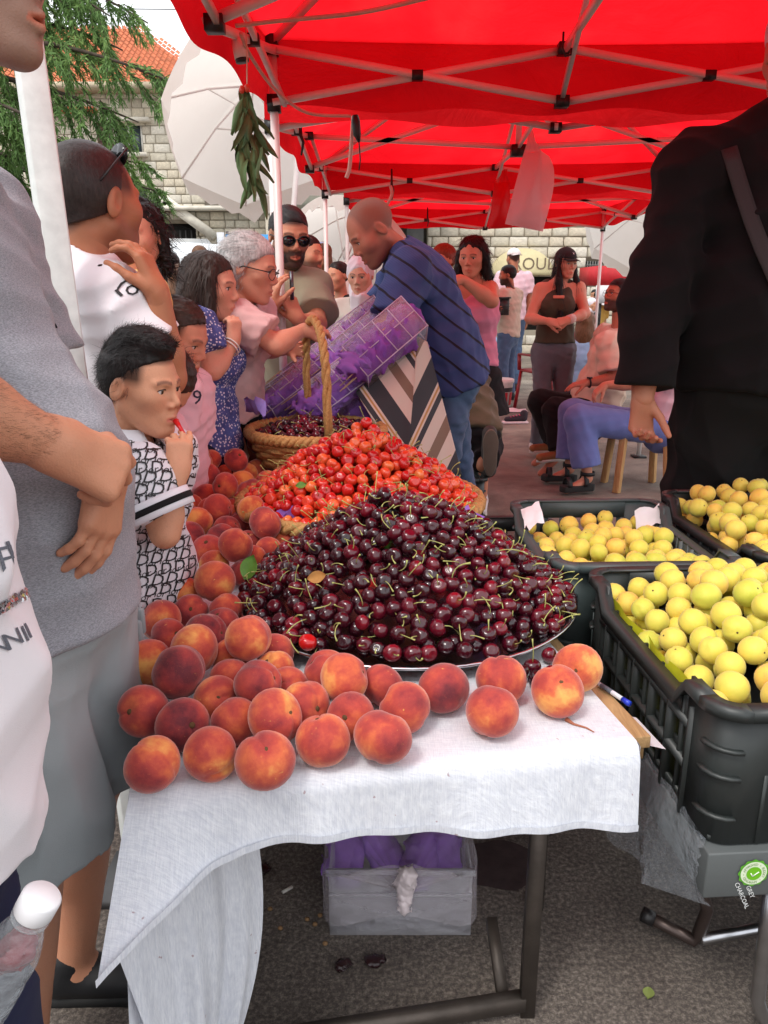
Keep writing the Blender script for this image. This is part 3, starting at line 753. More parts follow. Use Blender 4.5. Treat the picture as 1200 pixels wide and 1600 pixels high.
for v in (.10, TL - .1):
    m = MB(); m.bar(tp(.07, v, -TZ + .03), tp(.85, v, -TZ + .03), .024, .03); m.build('cross_bar', M_STEEL, tb)
    m = MB(); m.bar(tp(.07, v, -.06), tp(.85, v, -.06), .024, .03); m.build('cross_bar', M_STEEL, tb)
m = MB(); m.bar(tp(.795, .11, -TZ + .02), tp(.805, .22, -TZ + .11), .02); m.build('brace', M_STEEL, tb)

def cloth_white():
    t = NT('white_linen'); v = t.coord(); 
    sl = t.noise(55, 4, .6, vec=t.coord(scale=(1, 9, 1), rot=(0, 0, -TYAW))); sh = t.noise(55, 4, .6, vec=t.coord(scale=(12, 1, .6), rot=(0, 0, -TYAW)))
    w = t.math('ADD', sl, sh)
    n = t.noise(4, 4, vec=v)
    base = t.ramp(t.math('MULTIPLY', w, .5), [(.40, c8(216, 219, 228)), (.62, c8(240, 242, 247))])
    sp = t.noise(60, 2, .5, vec=v); blot = t.math('MULTIPLY', t.ramp(sp, [(.735, (0, 0, 0)), (.75, (1, 1, 1))]), .6)
    base = t.mix(t.ramp(n, [(.62, (0, 0, 0)), (.8, (.25, .25, .25))]), base, c8(200, 196, 198))
    base = t.mix(blot, base, c8(150, 92, 98)); t.lk(base, t.b.inputs['Base Color']); t.set(Roughness=.85); t.b.inputs['Specular IOR Level'].default_value = .2
    t.b.inputs['Sheen Weight'].default_value = .1
    tr = t.new('ShaderNodeBsdfTranslucent'); tr.inputs[0].default_value = (.55, .57, .62, 1); mx = t.new('ShaderNodeMixShader'); mx.inputs[0].default_value = .15
    t.bump(t.math('ADD', w, t.math('ADD', t.math('MULTIPLY', t.noise(9, 4, vec=v, dist=.5), 1.2), t.math('MULTIPLY', t.noise(3.5, 3, vec=v, dist=1.5), 5.0))), .4, .005)
    t.lk(t.b.outputs[0], mx.inputs[1]); t.lk(tr.outputs[0], mx.inputs[2]); t.lk(mx.outputs[0], t.out.inputs[0]); return t.m
M_LINEN = cloth_white()
tc = empty('tablecloth', tuple(tp(.5, 1, 0)), 'white linen cloth over the fruit table, its long left corner hanging to the ground', 'tablecloth')
def sstep(x): x = np.clip(x, 0, 1); return x * x * (3 - 2 * x)
# top sheet with the front skirt in one piece, rounding over the edge
g = []
NU = 70
us = np.linspace(0, 1, NU)
hemz = lambda u: float(np.interp(u, [0, .05, .12, .2, .3, .5, .75, .95, 1], [.46, .485, .515, .53, .528, .517, .503, .485, .478]))
hemo = lambda u: float(np.interp(u, [0, .06, .15, .3, .6, 1], [.135, .085, .036, .016, .014, .006]))
rows = []
for v in np.concatenate([np.linspace(TL - .02, .1, 26), np.linspace(.08, .012, 6)]):
    rows.append([tp(u, v, .004 + .0015 * math.sin(9 * u + 7 * v) + .001 * math.sin(23 * u - 5 * v)) for u in us])
for s in np.linspace(0, 1, 15):
    row = []
    for u in us:
        e = tp(u, .004, .003); z = TZ + .003 - (TZ - hemz(u)) * s
        wv = .006 * math.sin(u * 19 + 1) * s + .004 * math.sin(u * 41) * s + .010 * math.sin(u * 7 + 2) * s
        out = (.008 * min(1, s * 6) + hemo(u) * s ** 1.2 + wv)
        lx = -.02 * (1 - sstep(u / .12)) * s * 1.6
        row.append(np.array([*(e - TD * out + TX * lx)[:2], z - .004 * (1 - min(1, s * 8))]))
    rows.append(row)
m = MB(); m.sheet(rows); cl = m.build('cloth_sheet', M_LINEN, tc, True)
# turned hem along the front edge
hl = [rows[-1][i] - V(0, 0, .001) - TD * .0015 for i in range(NU)]
g = [[p + V(0, 0, .012) - TD * .0004 for p in hl], hl]; m = MB(); m.sheet(g); m.build('hem', M_LINEN, cl, True)
# left side: long drop that folds in under the table at the front corner
g = []
for s in np.linspace(0, 1, 22):
    row = []
    for q in np.linspace(0, 1, 60):
        # plan: from flared front corner, back along the left edge for 0.5 m, then on
        base = tp(0, q * (TL - .05) + .004, .003); drop = (.62 - .03) if q < .22 else .62 - np.interp(q, [.22, .3, 1], [.05, .34, .40])
        fl = (1 - sstep(q / .16)); inn = math.exp(-((q - .12) / .07) ** 2)
        x = TX * (-.012 * min(1, s * 6) - .02 * fl * s + .018 * math.sin(q * 60) * s + .10 * inn * s * (1 if s < .3 else 1)) - TD * (.115 * fl * s ** 1.1)
        row.append(base + x + V(0, 0, -drop * s))
    g.append(row)
m = MB(); m.sheet(g); m.build('side_drop', M_LINEN, tc, True)
g = []
for s in np.linspace(0, 1, 18):                                          # inner tail seen below the front skirt
    row = []
    for q in np.linspace(0, 1, 34):
        top = V(-.378 + .005 * q, .85, .47) * (1 - q) + V(-.222, 1.07, .56) * q
        bot = V(-.335, .90, .10) * (1 - q) + V(-.262, 1.03, .02) * q
        p = top * (1 - s) + bot * s; bulge = math.sin(math.pi * s) * .035 * q
        p = p + V(bulge, 0, 0) + V(.6, -.8, 0) * (.010 * math.sin(q * 14 + 2 * s) + .006 * math.sin(q * 31 + 1)) * (.3 + s)
        row.append(p)
    g.append(row)
m = MB(); m.sheet(g); m.build('corner_tail', M_LINEN, tc, True)
# right hand selvedge
g = [[tp(1, v, .003) + TX * (.004 * min(1, s * 6)) + V(0, 0, -.02 * s) for v in np.linspace(.004, TL - .05, 30)] for s in np.linspace(0, 1, 4)]
m = MB(); m.sheet(g); m.build('side_edge', M_LINEN, tc, True)

# board that sticks out past the cloth, under the crates
bd = empty('wooden_board', tuple(G(980, 1110, .60)), 'weathered wooden board sticking out beside the tablecloth under the tray', 'board')
a = G(1018, 1150, .605); b = a + TD * .95 - TX * .02; cL = -TX * .13
m = MB(); pts = [a, a + cL * .25, a + cL + TD * .02, b + cL, b]
top = pts; bot = [p - V(0, 0, .022) for p in pts]; n_ = len(pts); m.add(top + bot, [tuple(range(n_)), tuple(range(n_, 2 * n_))[::-1]] + [(i, n_ + i, n_ + (i + 1) % n_, (i + 1) % n_) for i in range(n_)][::1])
m.build('plank', M_WOOD, bd, bevel=.002)
m = MB(); m.bar(a - V(0, 0, .035) - TX * .03 + TD * .01, a - V(0, 0, .035) - TX * .03 + TD * .9, .05, .026); m.build('batten', M_WOOD, bd)
m = MB(); m.bar((a - TX * .03)[:2].tolist() + [0], (a - TX * .03 + TD * .02)[:2].tolist() + [.555], .001); 
for v in (.3, .85):
    q = a - TX * .05 + TD * v; m = MB(); m.bar((q[0], q[1], 0), (q[0], q[1], .56), .03); m.build('support', M_STEEL, bd)
# pen
p0, p1 = G(935, 1068, .612), G(984, 1100, .612); pd = nrm(p1 - p0)
t = empty('pen', tuple(p0), 'clear ballpoint pen with a blue tip on the wooden board', 'pen')
m = MB(); m.tube([p0, p0 + (p1 - p0) * .78], .0045, 8); m.build('barrel', plain('clear_pen', c8(205, 208, 214), .2, 0), t)
m = MB(); m.tube([p0 + (p1 - p0) * .78, p1], .0052, 8); m.build('cap', plain('blue_pen_cap', c8(30, 60, 190), .3, 0), t)
m = MB(); m.tube([p0 + (p1 - p0) * .1, p0 + (p1 - p0) * .45], .0047, 8); m.build('label_strip', plain('grey_print', c8(90, 95, 105), .6, .5, 900), t)
q = G(985, 1140, .596); t = MB(); t.sheet([[q + TX * (.035 * i - .02) + TD * (.05 * j - .03) + V(0, 0, .0 - .012 * i) for j in range(3)] for i in range(3)]); 
tag(t.build('price_ticket', plain('paper', c8(228, 228, 232), .8, .04)), 'small white paper ticket tucked beside the cloth corner', 'ticket')

# ================================================================== FRUIT
def rnd_info(t):
    o = t.new('ShaderNodeObjectInfo'); return o.outputs['Random']
def peach_mat():
    t = NT('peach_skin'); v = t.coord(); r = rnd_info(t)
    cmb = t.new('ShaderNodeCombineXYZ'); [t.lk(t.math('MULTIPLY', r, k), cmb.inputs[i]) for i, k in enumerate((37., 91., 53.))]
    ad = t.new('ShaderNodeVectorMath', operation='ADD'); t.lk(v, ad.inputs[0]); t.lk(cmb.outputs[0], ad.inputs[1]); vv = ad.outputs[0]
    n = t.noise(.75, 3, .5, vec=vv, dist=.3); n2 = t.noise(3.2, 4, .65, vec=vv); n3 = t.noise(26, 3, .7, vec=vv)
    a = t.math('ADD', t.math('MULTIPLY', n, .78), t.math('MULTIPLY', n2, .22))
    a = t.math('ADD', a, t.math('MULTIPLY_ADD', r, .30, -.13))
    base = t.ramp(a, [(.28, c8(100, 40, 48)), (.40, c8(146, 54, 56)), (.52, c8(178, 70, 60)), (.63, c8(206, 102, 66)), (.76, c8(230, 164, 90))])
    base = t.mix(t.math('MULTIPLY', t.ramp(n3, [(.60, (0, 0, 0)), (.70, (1, 1, 1))]), .25), base, c8(222, 140, 84))
    sc = t.ramp(t.noise(1.9, 4, .6, vec=vv, dist=1.4), [(.68, (0, 0, 0)), (.72, (1, 1, 1))])
    base = t.mix(t.math('MULTIPLY', sc, .7), base, c8(226, 170, 92))
    lw = t.new('ShaderNodeLayerWeight'); lw.inputs[0].default_value = .3
    t.lk(base, t.b.inputs['Base Color']); t.set(Roughness=.72); t.b.inputs['Specular IOR Level'].default_value = .22
    t.b.inputs['Sheen Weight'].default_value = .6; t.b.inputs['Sheen Roughness'].default_value = .4; t.b.inputs['Sheen Tint'].default_value = (.9, .76, .72, 1)
    t.bump(t.math('ADD', n3, n2), .15, .02); return t.m
M_PEACH = peach_mat()
def peach_mesh(seed):
    r = np.random.default_rng(seed); v, f = uvsphere(28, 18)
    th = np.arctan2(v[:, 1], v[:, 0]); z = v[:, 2].copy(); rho = np.hypot(v[:, 0], v[:, 1])
    s = 1 - .12 * np.exp(-(th / .20) ** 2) * rho ** .5 * (1 if seed % 3 else .6)
    s *= 1 + .02 * np.sin(2 * th + r.uniform(0, 6)) + .015 * np.sin(3 * z + r.uniform(0, 6))
    v = v * s[:, None]
    v[:, 2] -= .17 * np.exp(-(rho / .26) ** 2) * (z > 0); v[:, 2] += .05 * np.exp(-(rho / .2) ** 2) * (z < 0)
    v *= (1.0, 1.0, .93 + r.uniform(-.03, .05))
    me = mesh_np('peach', v, f, True); me.materials.append(M_PEACH); return me
PEACH = [peach_mesh(i) for i in range(6)]
M_STEMSCAR = plain('stalk_hollow', c8(92, 66, 38), .9, .3, 40)
sv, sf = uvsphere(7, 5, (.13, .13, .07), (0, 0, .76)); SCAR = mesh_np('stalk', sv, sf, True); SCAR.materials.append(M_STEMSCAR)
# pixel, pixel radius, layer for the peaches that can be told apart
PL = """242 1195 46 0;332 1178 43 0;413 1178 46 0;499 1156 43 0;593 1150 45 0;769 1113 42 0;871 1082 41 0;902 1046 38 0
243 1108 41 0;298 1130 42 0;369 1120 38 0;421 1088 44 1;545 1110 38 0;632 1106 40 0;693 1077 40 0;783 1065 40 0
291 1040 43 1;240 1038 38 0;340 1087 37 0;383 1048 38 1;468 1095 40 0;536 1042 40 1;490 1058 37 0;592 1070 34 0
402 994 37 1;320 990 40 1;268 992 30 0;333 955 36 1;278 965 32 0;345 1030 30 0;432 1046 32 0;440 1022 30 0
340 902 33 1;292 932 30 0;362 945 27 0;299 841 29 0;326 861 26 0;370 852 28 1;409 815 26 1;336 787 24 1;314 816 24 0;298 790 20 0
327 754 24 1;341 743 21 1;339 722 22 1;382 750 23 1;346 701 19 1;320 713 18 0;352 684 18 2;362 667 18 2;387 691 18 1;389 677 16 1
350 654 16 2;359 647 16 2;380 664 15 1;419 697 17 1;408 711 17 1;430 727 20 1;382 720 21 1;391 731 22 1;346 829 23 0;372 818 20 0
362 810 20 0;363 780 18 0;365 793 18 0;399 846 20 0;434 846 20 0;421 857 18 0;376 889 18 0;395 872 19 0;340 882 24 0;308 765 19 0;310 735 18 0
335 770 22 1;352 735 21 2;372 705 19 2;365 690 18 2;345 678 17 2;400 672 16 2;412 730 21 1;395 765 23 1;318 800 25 1;350 810 24 1;380 790 23 1;372 660 16 2;330 700 18 2;318 740 20 1;325 690 17 1;330 672 16 1;338 660 15 1;372 640 15 1;448 690 15 0;385 985 24 0;352 975 24 0;310 955 24 0;360 1062 26 0;455 1060 25 0"""
PPOS = []
for e in PL.replace('\n', ';').split(';'):
    x, y, r, l = map(float, e.split()); z = TZ + .043 + .056 * l; p = G(x, y, z); zc = p[1] * _cp - (p[2] - CAM_H) * _sp
    PPOS.append([p, float(np.clip(r * zc / FOC * 1.0, .036, .0455)), int(l)])
pp = np.array([q[0] for q in PPOS]); pr = np.array([q[1] for q in PPOS])
TRAY_C, TRAY_R = V(.05, 1.60, .655), .37
BASK_C, BASK_R = V(-.07, 2.24, .70), .355
WB_C, WB_R = V(-.255, 2.86, .80), .25
for it in range(50):                                                    # settle: push touching peaches apart, keep them on the cloth
    d = pp[:, None] - pp[None]; L = np.sqrt((d ** 2).sum(-1)) + np.eye(len(pp)); ov = np.clip(pr[:, None] + pr[None] - L, 0, None) * (1 - np.eye(len(pp)))
    pp += (d / L[..., None] * (ov * .22)[..., None]).sum(1)
    for c, rad in ((TRAY_C, TRAY_R), (BASK_C, BASK_R * .74), (WB_C, WB_R * .8)):
        e = pp[:, :2] - c[:2]; q = np.hypot(e[:, 0], e[:, 1]); lim = rad + pr * .72; k = (q < lim) & (q > 1e-6) & (pp[:, 2] < c[2] + .03)
        pp[k, :2] += (e[k] / q[k][:, None]) * ((lim[k] - q[k]) * .5)[:, None]
    pp[:, 2] = np.maximum(pp[:, 2] - .0012, TZ + .005 + pr * .95)
names_front = {0: 'peach with pale scars at the front left corner of the cloth', 1: 'dusky peach with a deep crease, second from the front left corner', 2: 'bright orange red peach, third from the front left corner',
 3: 'round dull red peach in the front row, left of the yellow speckled one', 4: 'yellow speckled peach at the right end of the close front row', 5: 'speckled peach lying alone in front of the cherry tray, showing its stalk end',
 6: 'dark red peach at the right with a dry stalk beside it', 7: 'dusky peach behind the dark red one, at the right edge of the cloth', 8: 'orange red peach at the left edge of the cloth, behind the scarred corner one', 11: 'golden yellow peach lying on top of the front heap',
 13: 'purple red peach just in front of the steel tray, right of the front heap', 14: 'orange peach standing alone under the rim of the steel tray', 15: 'broad red peach behind the speckled lone one', 16: 'peach with a golden cheek on top at the left edge of the front heap',
 21: 'large red peach on top of the heap beside the single bright cherry', 24: 'red peach leaning on the left rim of the steel tray', 32: 'dark peach with an open yellow stalk end in the left row', 35: 'large red peach by the elbow of the boy in the patterned shirt', 37: 'dusky grey red peach on top, below the small wicker rim',
 38: 'peach resting against the rim of the red cherry basket'}
for i in range(len(pp)):
    if i in names_front: lb, gp = names_front[i], 'peaches on the white cloth'
    elif i < 32: lb, gp = 'ripe red and orange peach packed in the front heap left of the steel tray', 'peaches in the front heap'
    else: lb, gp = 'ripe red and orange peach in the long heap along the left edge of the table', 'peaches in the long left heap'
    rt = random.Random(i * 7 + 3)
    o = bpy.data.objects.new('peach', PEACH[rt.randrange(6)]); COL.objects.link(o); o.location = tuple(pp[i]); o.scale = (pr[i],) * 3
    o.rotation_euler = (rt.uniform(-1.3, 1.3), rt.uniform(-1.3, 1.3), rt.uniform(0, 6.3)); tag(o, lb, 'peach', gp)
    s = bpy.data.objects.new('stalk', SCAR); COL.objects.link(s); s.parent = o
q = pp[6]; st = MB(); st.tube([q + V(.01, -.028, -.036), q + V(.02, -.04, -.038), q + V(.038, -.05, -.0385), q + V(.047, -.062, -.0388)], [.004, .002, .0014, .0008], 6)
tag(st.build('dry_stalk', plain('dry_stalk', c8(160, 96, 70), .8)), 'dry reddish stalk lying beside the dark red peach', 'stalk')

def cherry_mat(name, stops, rough=.16):
    t = NT(name); v = t.coord(); r = rnd_info(t)
    n = t.noise(1.1, 3, .6, vec=v); n2 = t.noise(9, 2, vec=v)
    a = t.math('ADD', t.math('MULTIPLY', n, .35), t.math('MULTIPLY', r, .65))
    t.lk(t.ramp(a, stops), t.b.inputs['Base Color']); t.set(Roughness=rough); t.b.inputs['Specular IOR Level'].default_value = .55
    t.b.inputs['Coat Weight'].default_value = .3; t.b.inputs['Coat Roughness'].default_value = .12
    t.bump(n2, .06, .03); return t.m
M_CH = cherry_mat('dark_cherry_skin', [(.15, c8(34, 6, 16)), (.45, c8(62, 9, 23)), (.72, c8(92, 12, 30)), (.93, c8(140, 20, 36))])
M_RC = cherry_mat('red_cherry_skin', [(.15, c8(176, 18, 24)), (.42, c8(206, 36, 30)), (.62, c8(222, 70, 40)), (.82, c8(232, 120, 60)), (.95, c8(236, 170, 84))], .2)
def cherry_mesh(seed, m_):
    r = np.random.default_rng(seed); v, f = uvsphere(14, 10); rho = np.hypot(v[:, 0], v[:, 1]); z = v[:, 2].copy(); th = np.arctan2(v[:, 1], v[:, 0])
    v[:, :2] *= (1 + .07 * z + .02 * np.cos(th * 2))[:, None]; v[:, 2] -= .30 * np.exp(-(rho / .3) ** 2) * (z > 0); v[:, 0] *= 1.04; v[:, 2] *= .93
    v[:, 0] -= .05 * np.exp(-(th / .3) ** 2) * rho
    me = mesh_np('cherry', v, f, True); me.materials.append(m_); return me
def stem_mesh(seed, m_):
    r = np.random.default_rng(seed); L = r.uniform(2.4, 4.0); a = r.uniform(0, 6.3); b = r.uniform(.2, 1.1); pts = []
    for u in np.linspace(0, 1, 6): pts.append((b * L * .6 * u * u * math.cos(a) + .1 * math.sin(5 * u) * u, b * L * .6 * u * u * math.sin(a), .62 + L * u * (1 - .35 * b * u)))
    m = MB(); m.tube(pts, [.09, .08, .075, .075, .09, .15], 5); me = mesh_np('stem', np.array(m.v), m.f, True); me.materials.append(m_); return me
M_STEM = plain('cherry_stem', c8(168, 172, 100), .6, .25, 60)
DCH = [cherry_mesh(i, M_CH) for i in range(3)]; RCH = [cherry_mesh(i, M_RC) for i in range(3)]; STEMS = [stem_mesh(i, M_STEM) for i in range(8)]
def dart(hf, cx, cy, rx, ry, dmin, tries, seed, inside=None):
    """points on the height field hf, no two closer than dmin"""
    r = np.random.default_rng(seed); pts = np.zeros((0, 3)); cand = r.uniform(-1, 1, (tries, 2)); cell = {}
    out = []
    for a, b in cand:
        if inside is None and a * a + b * b > 1: continue
        x, y = cx + a * rx, cy + b * ry
        if inside is not None and not inside(x, y): continue
        z = hf(x, y); k = (int(x // dmin), int(y // dmin), int(z // dmin)); ok = True
        for i in (-1, 0, 1):
            for j in (-1, 0, 1):
                for l in (-1, 0, 1):
                    for q in cell.get((k[0] + i, k[1] + j, k[2] + l), ()):
                        if (q[0] - x) ** 2 + (q[1] - y) ** 2 + (q[2] - z) ** 2 < dmin * dmin: ok = False; break
                    if not ok: break
                if not ok: break
            if not ok: break
        if ok: cell.setdefault(k, []).append((x, y, z)); out.append((x, y, z))
    return np.array(out)
def scr(p):
    zc = p[1] * _cp - (p[2] - CAM_H) * _sp; return 600 + p[0] / zc * FOC, 800 - (p[1] * _sp + (p[2] - CAM_H) * _cp) / zc * FOC, zc
def heap(kind, meshes, pts, rad, hf, label, group, limit, stem_p, seed, tint=None):
    """the cherries in view are things of their own; those of the far side and below are one mass"""
    r = random.Random(seed); e = .01; sc = []
    for p in pts:
        gx = (hf(p[0] + e, p[1]) - hf(p[0] - e, p[1])) / (2 * e); gy = (hf(p[0], p[1] + e) - hf(p[0], p[1] - e)) / (2 * e)
        n = nrm((-gx, -gy, 1)); v = nrm(V(0, 0, CAM_H) - p); sc.append((float(n @ v) > .12, scr(p)[2], tuple(n)))
    order = sorted(range(len(pts)), key=lambda i: (not sc[i][0], sc[i][1]))
    rest = MB()
    for rank, i in enumerate(order):
        p = pts[i] - np.array(sc[i][2]) * r.uniform(0, rad * .55); s = rad * r.uniform(.9, 1.1)
        if rank < limit:
            o = bpy.data.objects.new(kind, meshes[r.randrange(3)]); COL.objects.link(o); o.location = tuple(p); o.scale = (s,) * 3
            n_ = sc[i][2]; q_ = Vector((n_[0] * .9 + r.gauss(0, .55), n_[1] * .9 - .35 + r.gauss(0, .55), n_[2] * .6 + r.gauss(0, .45))).to_track_quat('Z', 'Y').to_euler() if r.random() < .72 else None
            o.rotation_euler = q_ or (r.gauss(0, 1.4), r.gauss(0, 1.4), r.uniform(0, 6.3)); tag(o, label, 'cherry', group)
            if r.random() < stem_p:
                c = bpy.data.objects.new('stem', STEMS[r.randrange(8)]); COL.objects.link(c); c.parent = o; c.scale = (.75, .75, r.uniform(.6, 1.0))
        else:
            v, f = uvsphere(8, 6, (s, s, s), p); rest.add(v, f)
    lo = dart(lambda x, y: hf(x, y) - rad * 1.5, pts[:, 0].mean(), pts[:, 1].mean(), np.ptp(pts[:, 0]) / 2 * .97, np.ptp(pts[:, 1]) / 2 * .97, rad * 1.9, 5000, seed + 5)
    for p in lo:
        v, f = uvsphere(8, 6, (rad, rad, rad), p); rest.add(v, f)
    return rest
# ---- steel tray of dark cherries
t = empty('steel_tray', tuple(TRAY_C - (0, 0, .03)), 'round stainless steel tray full of dark cherries', 'tray')
M_INOX = plain('stainless', c8(196, 196, 200), .22, .05, 20, metal=1)
m = MB(); m.lathe([(.0, TZ + .006), (.30, TZ + .006), (.325, TZ + .012), (.352, .648), (.366, .652), (.372, .656), (.372, .660), (.366, .660), (.350, .655), (.322, TZ + .018), (0, TZ + .012)], (TRAY_C[0], TRAY_C[1], 0), 72); m.build('dish', M_INOX, t, True)
bump2 = lambda x, y: .012 * math.sin(x * 31 + 1) * math.sin(y * 27) + .008 * math.sin(x * 57 + y * 43)
def hf_dark(x, y):
    q = min(1, math.hypot(x - TRAY_C[0] + .01, (y - TRAY_C[1] - .0)) / (TRAY_R - .012)); return .662 + .200 * (1 - q ** 1.5) ** 1.05 * (1 + .0 * q) + bump2(x, y) * (1 - q) * 1.6 + .012
pts = dart(hf_dark, TRAY_C[0], TRAY_C[1], TRAY_R - .012, TRAY_R - .012, .0275, 26000, 3)
mass = heap('dark_cherry', DCH, pts, .0158, hf_dark, 'glossy dark red cherry in the big heap on the steel tray', 'dark cherries heaped on the steel tray', 300, .85, 21)
tag(mass.build('dark_cherry_mass', M_CH, None, True), 'mass of dark cherries at the back and inside of the heap', 'cherries', kind='stuff')
def one_cherry(kind, me, p, s, rot, label, stem=None, group=None):
    o = bpy.data.objects.new(kind, me); COL.objects.link(o); o.location = tuple(p); o.scale = (s,) * 3; o.rotation_euler = rot; tag(o, label, 'cherry', group)
    if stem is not None:
        c = bpy.data.objects.new('stem', STEMS[stem]); COL.objects.link(c); c.parent = o; c.scale = (.75, .75, .9)
    return o
one_cherry('red_cherry', RCH[0], G(481, 1004, .685), .0165, (.2, .3, 0), 'single bright red cherry on the near left edge of the steel tray')
for i, (x, y) in enumerate([(832, 1042), (858, 1024), (815, 1052), (838, 1062), (862, 1052), (800, 1042)]):
    one_cherry('dark_cherry', DCH[i % 3], G(x, y, TZ + .02), .0158, (i * 1.3, .6 * i, i), 'dark cherry dropped on the cloth between the tray and the right hand peaches', i % 8, 'dark cherries dropped beside the tray')
# ---- wicker work
M_WICK = wood_mat('wicker', c8(150, 108, 58), c8(206, 166, 104), (40, 40, 40))
def rope_ring(m, c, rx, ry, z, r, strands=3, pitch=26, n=150, k=5):
    for s in range(strands):
        pts = []
        for i in range(n + 1):
            a = 2 * math.pi * i / n; b = a * pitch + 2 * math.pi * s / strands
            pts.append((c[0] + (rx + r * .8 * math.cos(b)) * math.cos(a), c[1] + (ry + r * .8 * math.cos(b)) * math.sin(a), z + r * .8 * math.sin(b)))
        m.tube(pts, r * .8, k, False)
def wicker(center, R0, zb, zt, flare, name, label, rows, stakes, handle=None):
    t = empty(name, (center[0], center[1], zb), label, 'basket')
    m = MB(); m.lathe([(0, zb + .004), (R0 * flare * .98, zb + .004), (R0 * .93, zt - .02)], (center[0], center[1], 0), 40); m.build('lining', plain('basket_inside', c8(120, 84, 46), .9, .2), t, True)
    for i in range(rows):
        u = (i + .5) / rows; z = zb + (zt - zb - .02) * u; rr = R0 * (flare + (.97 - flare) * u); m = MB(); n = 120; pts = []
        for j in range(n + 1):
            a = 2 * math.pi * j / n; q = rr + .0065 * math.sin(a * stakes / 2 + math.pi * i); pts.append((center[0] + q * math.cos(a), center[1] + q * math.sin(a), z + .002 * math.sin(a * 7 + i)))
        m.tube(pts, (zt - zb) / rows * .52, 6, False); m.build('woven_cane', M_WICK, t, True)
    for j in range(stakes):
        a = 2 * math.pi * j / stakes; m = MB(); m.tube([(center[0] + R0 * flare * math.cos(a), center[1] + R0 * flare * math.sin(a), zb), (center[0] + R0 * .97 * math.cos(a), center[1] + R0 * .97 * math.sin(a), zt)], .005, 5); m.build('stake', M_WICK, t, True)
    m = MB(); rope_ring(m, center, R0, R0, zt, .0145, 3, 22); m.build('rim', M_WICK, t, True)
    return t
wicker(BASK_C, BASK_R, TZ + .01, BASK_C[2], .82, 'shallow_basket', 'shallow round wicker basket heaped with bright red cherries', 4, 26)
def hf_red(x, y):
    q = min(1, math.hypot(x - BASK_C[0], y - BASK_C[1]) / (BASK_R - .02)); return .70 + .20 * (1 - q ** 1.35) * 1.0 + bump2(x + 3, y) * (1 - q) * 1.2 + .014
pts = dart(hf_red, BASK_C[0], BASK_C[1], BASK_R - .02, BASK_R - .02, .029, 26000, 5)
mass = heap('red_cherry', RCH, pts, .0172, hf_red, 'bright red and orange cherry in the heap in the shallow basket', 'bright red cherries heaped in the shallow basket', 300, .6, 31)
tag(mass.build('red_cherry_mass', M_RC, None, True), 'mass of bright red cherries at the back and inside of the heap', 'cherries', kind='stuff')
# purple tissue peeping over the rim
M_TISSUE = plain('purple_tissue', c8(150, 100, 196), .75, .18, 14, .5, 60)
for k, (x, y, s, lb) in enumerate([(455, 808, .06, 'purple tissue tip over the left rim of the shallow basket'), (725, 808, .07, 'purple tissue tip over the right rim of the shallow basket')]):
    q = G(x, y, .715); m = MB(); rr = np.random.default_rng(k + 2); g = []
    for i in range(7):
        g.append([q + V((j / 6 - .5) * s * (1.6 - .15 * i) + rr.normal(0, .004), -(i / 6) * .035 + .02 + rr.normal(0, .004), .03 - abs(j / 6 - .5) * .07 - i * .010 + rr.normal(0, .004)) for j in range(7)])
    m.sheet(g); tag(m.build('tissue_paper', M_TISSUE, None, True), lb, 'tissue', 'purple tissue paper')
# ---- the basket with the hoop handle
wb = wicker(WB_C, WB_R, TZ + .06, WB_C[2], .8, 'handled_basket', 'wicker basket with a tall hoop handle, full of dark cherries', 6, 22)
def hf_wb(x, y):
    q = min(1, math.hypot(x - WB_C[0], y - WB_C[1]) / (WB_R - .02)); return WB_C[2] - .012 + .05 * (1 - q ** 2) + bump2(x, y) * .6
pts = dart(hf_wb, WB_C[0], WB_C[1], WB_R - .02, WB_R - .02, .0265, 16000, 8)
mass = heap('basket_cherry', DCH, pts, .0155, hf_wb, 'small dark cherry in the basket with the hoop handle', 'dark cherries in the basket with the hoop handle', 150, .35, 41)
tag(mass.build('basket_cherry_mass', M_CH, None, True), 'mass of dark cherries at the bottom of the handled basket', 'cherries', kind='stuff')
a, b = P(512, 652, 2.68), P(480, 612, 3.02); tpk = P(491, 500, 2.84); m = MB()
hp = []
for u in np.linspace(0, 1, 40):
    ang = math.pi * (1 - u); s = math.sin(ang); base = a * (1 - (1 - math.cos(ang) * -1 + 0) / 2) if 0 else a + (b - a) * (1 - math.cos(math.pi * u)) / 2
    hp.append(base + (tpk - (a + b) / 2) * (s ** .55))
hp = [a - V(0, 0, .12)] + hp + [b - V(0, 0, .12)]
for s in range(3):
    pts = []
    for i, q in enumerate(hp):
        tt = nrm(hp[min(i + 1, len(hp) - 1)] - hp[max(i - 1, 0)]); x = nrm(np.cross(tt, (1, .2, .1))); y = np.cross(tt, x); an = i * .85 + s * 2.094
        pts.append(q + .0085 * (math.cos(an) * x + math.sin(an) * y))
    m.tube(pts, .0092, 6)
m.build('hoop_handle', M_WICK, wb, True)
q = P(400, 632, 2.72); m = MB(); rr = np.random.default_rng(4)
m.sheet([[q + V((i / 5 - .5) * .07 + rr.normal(0, .004), (j / 5 - .5) * .06, .03 * math.sin(i * 1.1 + j) - .02 * abs(i / 5 - .3) + rr.normal(0, .003)) for j in range(6)] for i in range(6)])
tag(m.build('tissue_paper', plain('lilac_tissue', c8(142, 128, 200), .75, .1), None, True), 'lilac tissue tip over the left rim of the handled basket', 'tissue', 'purple tissue paper')
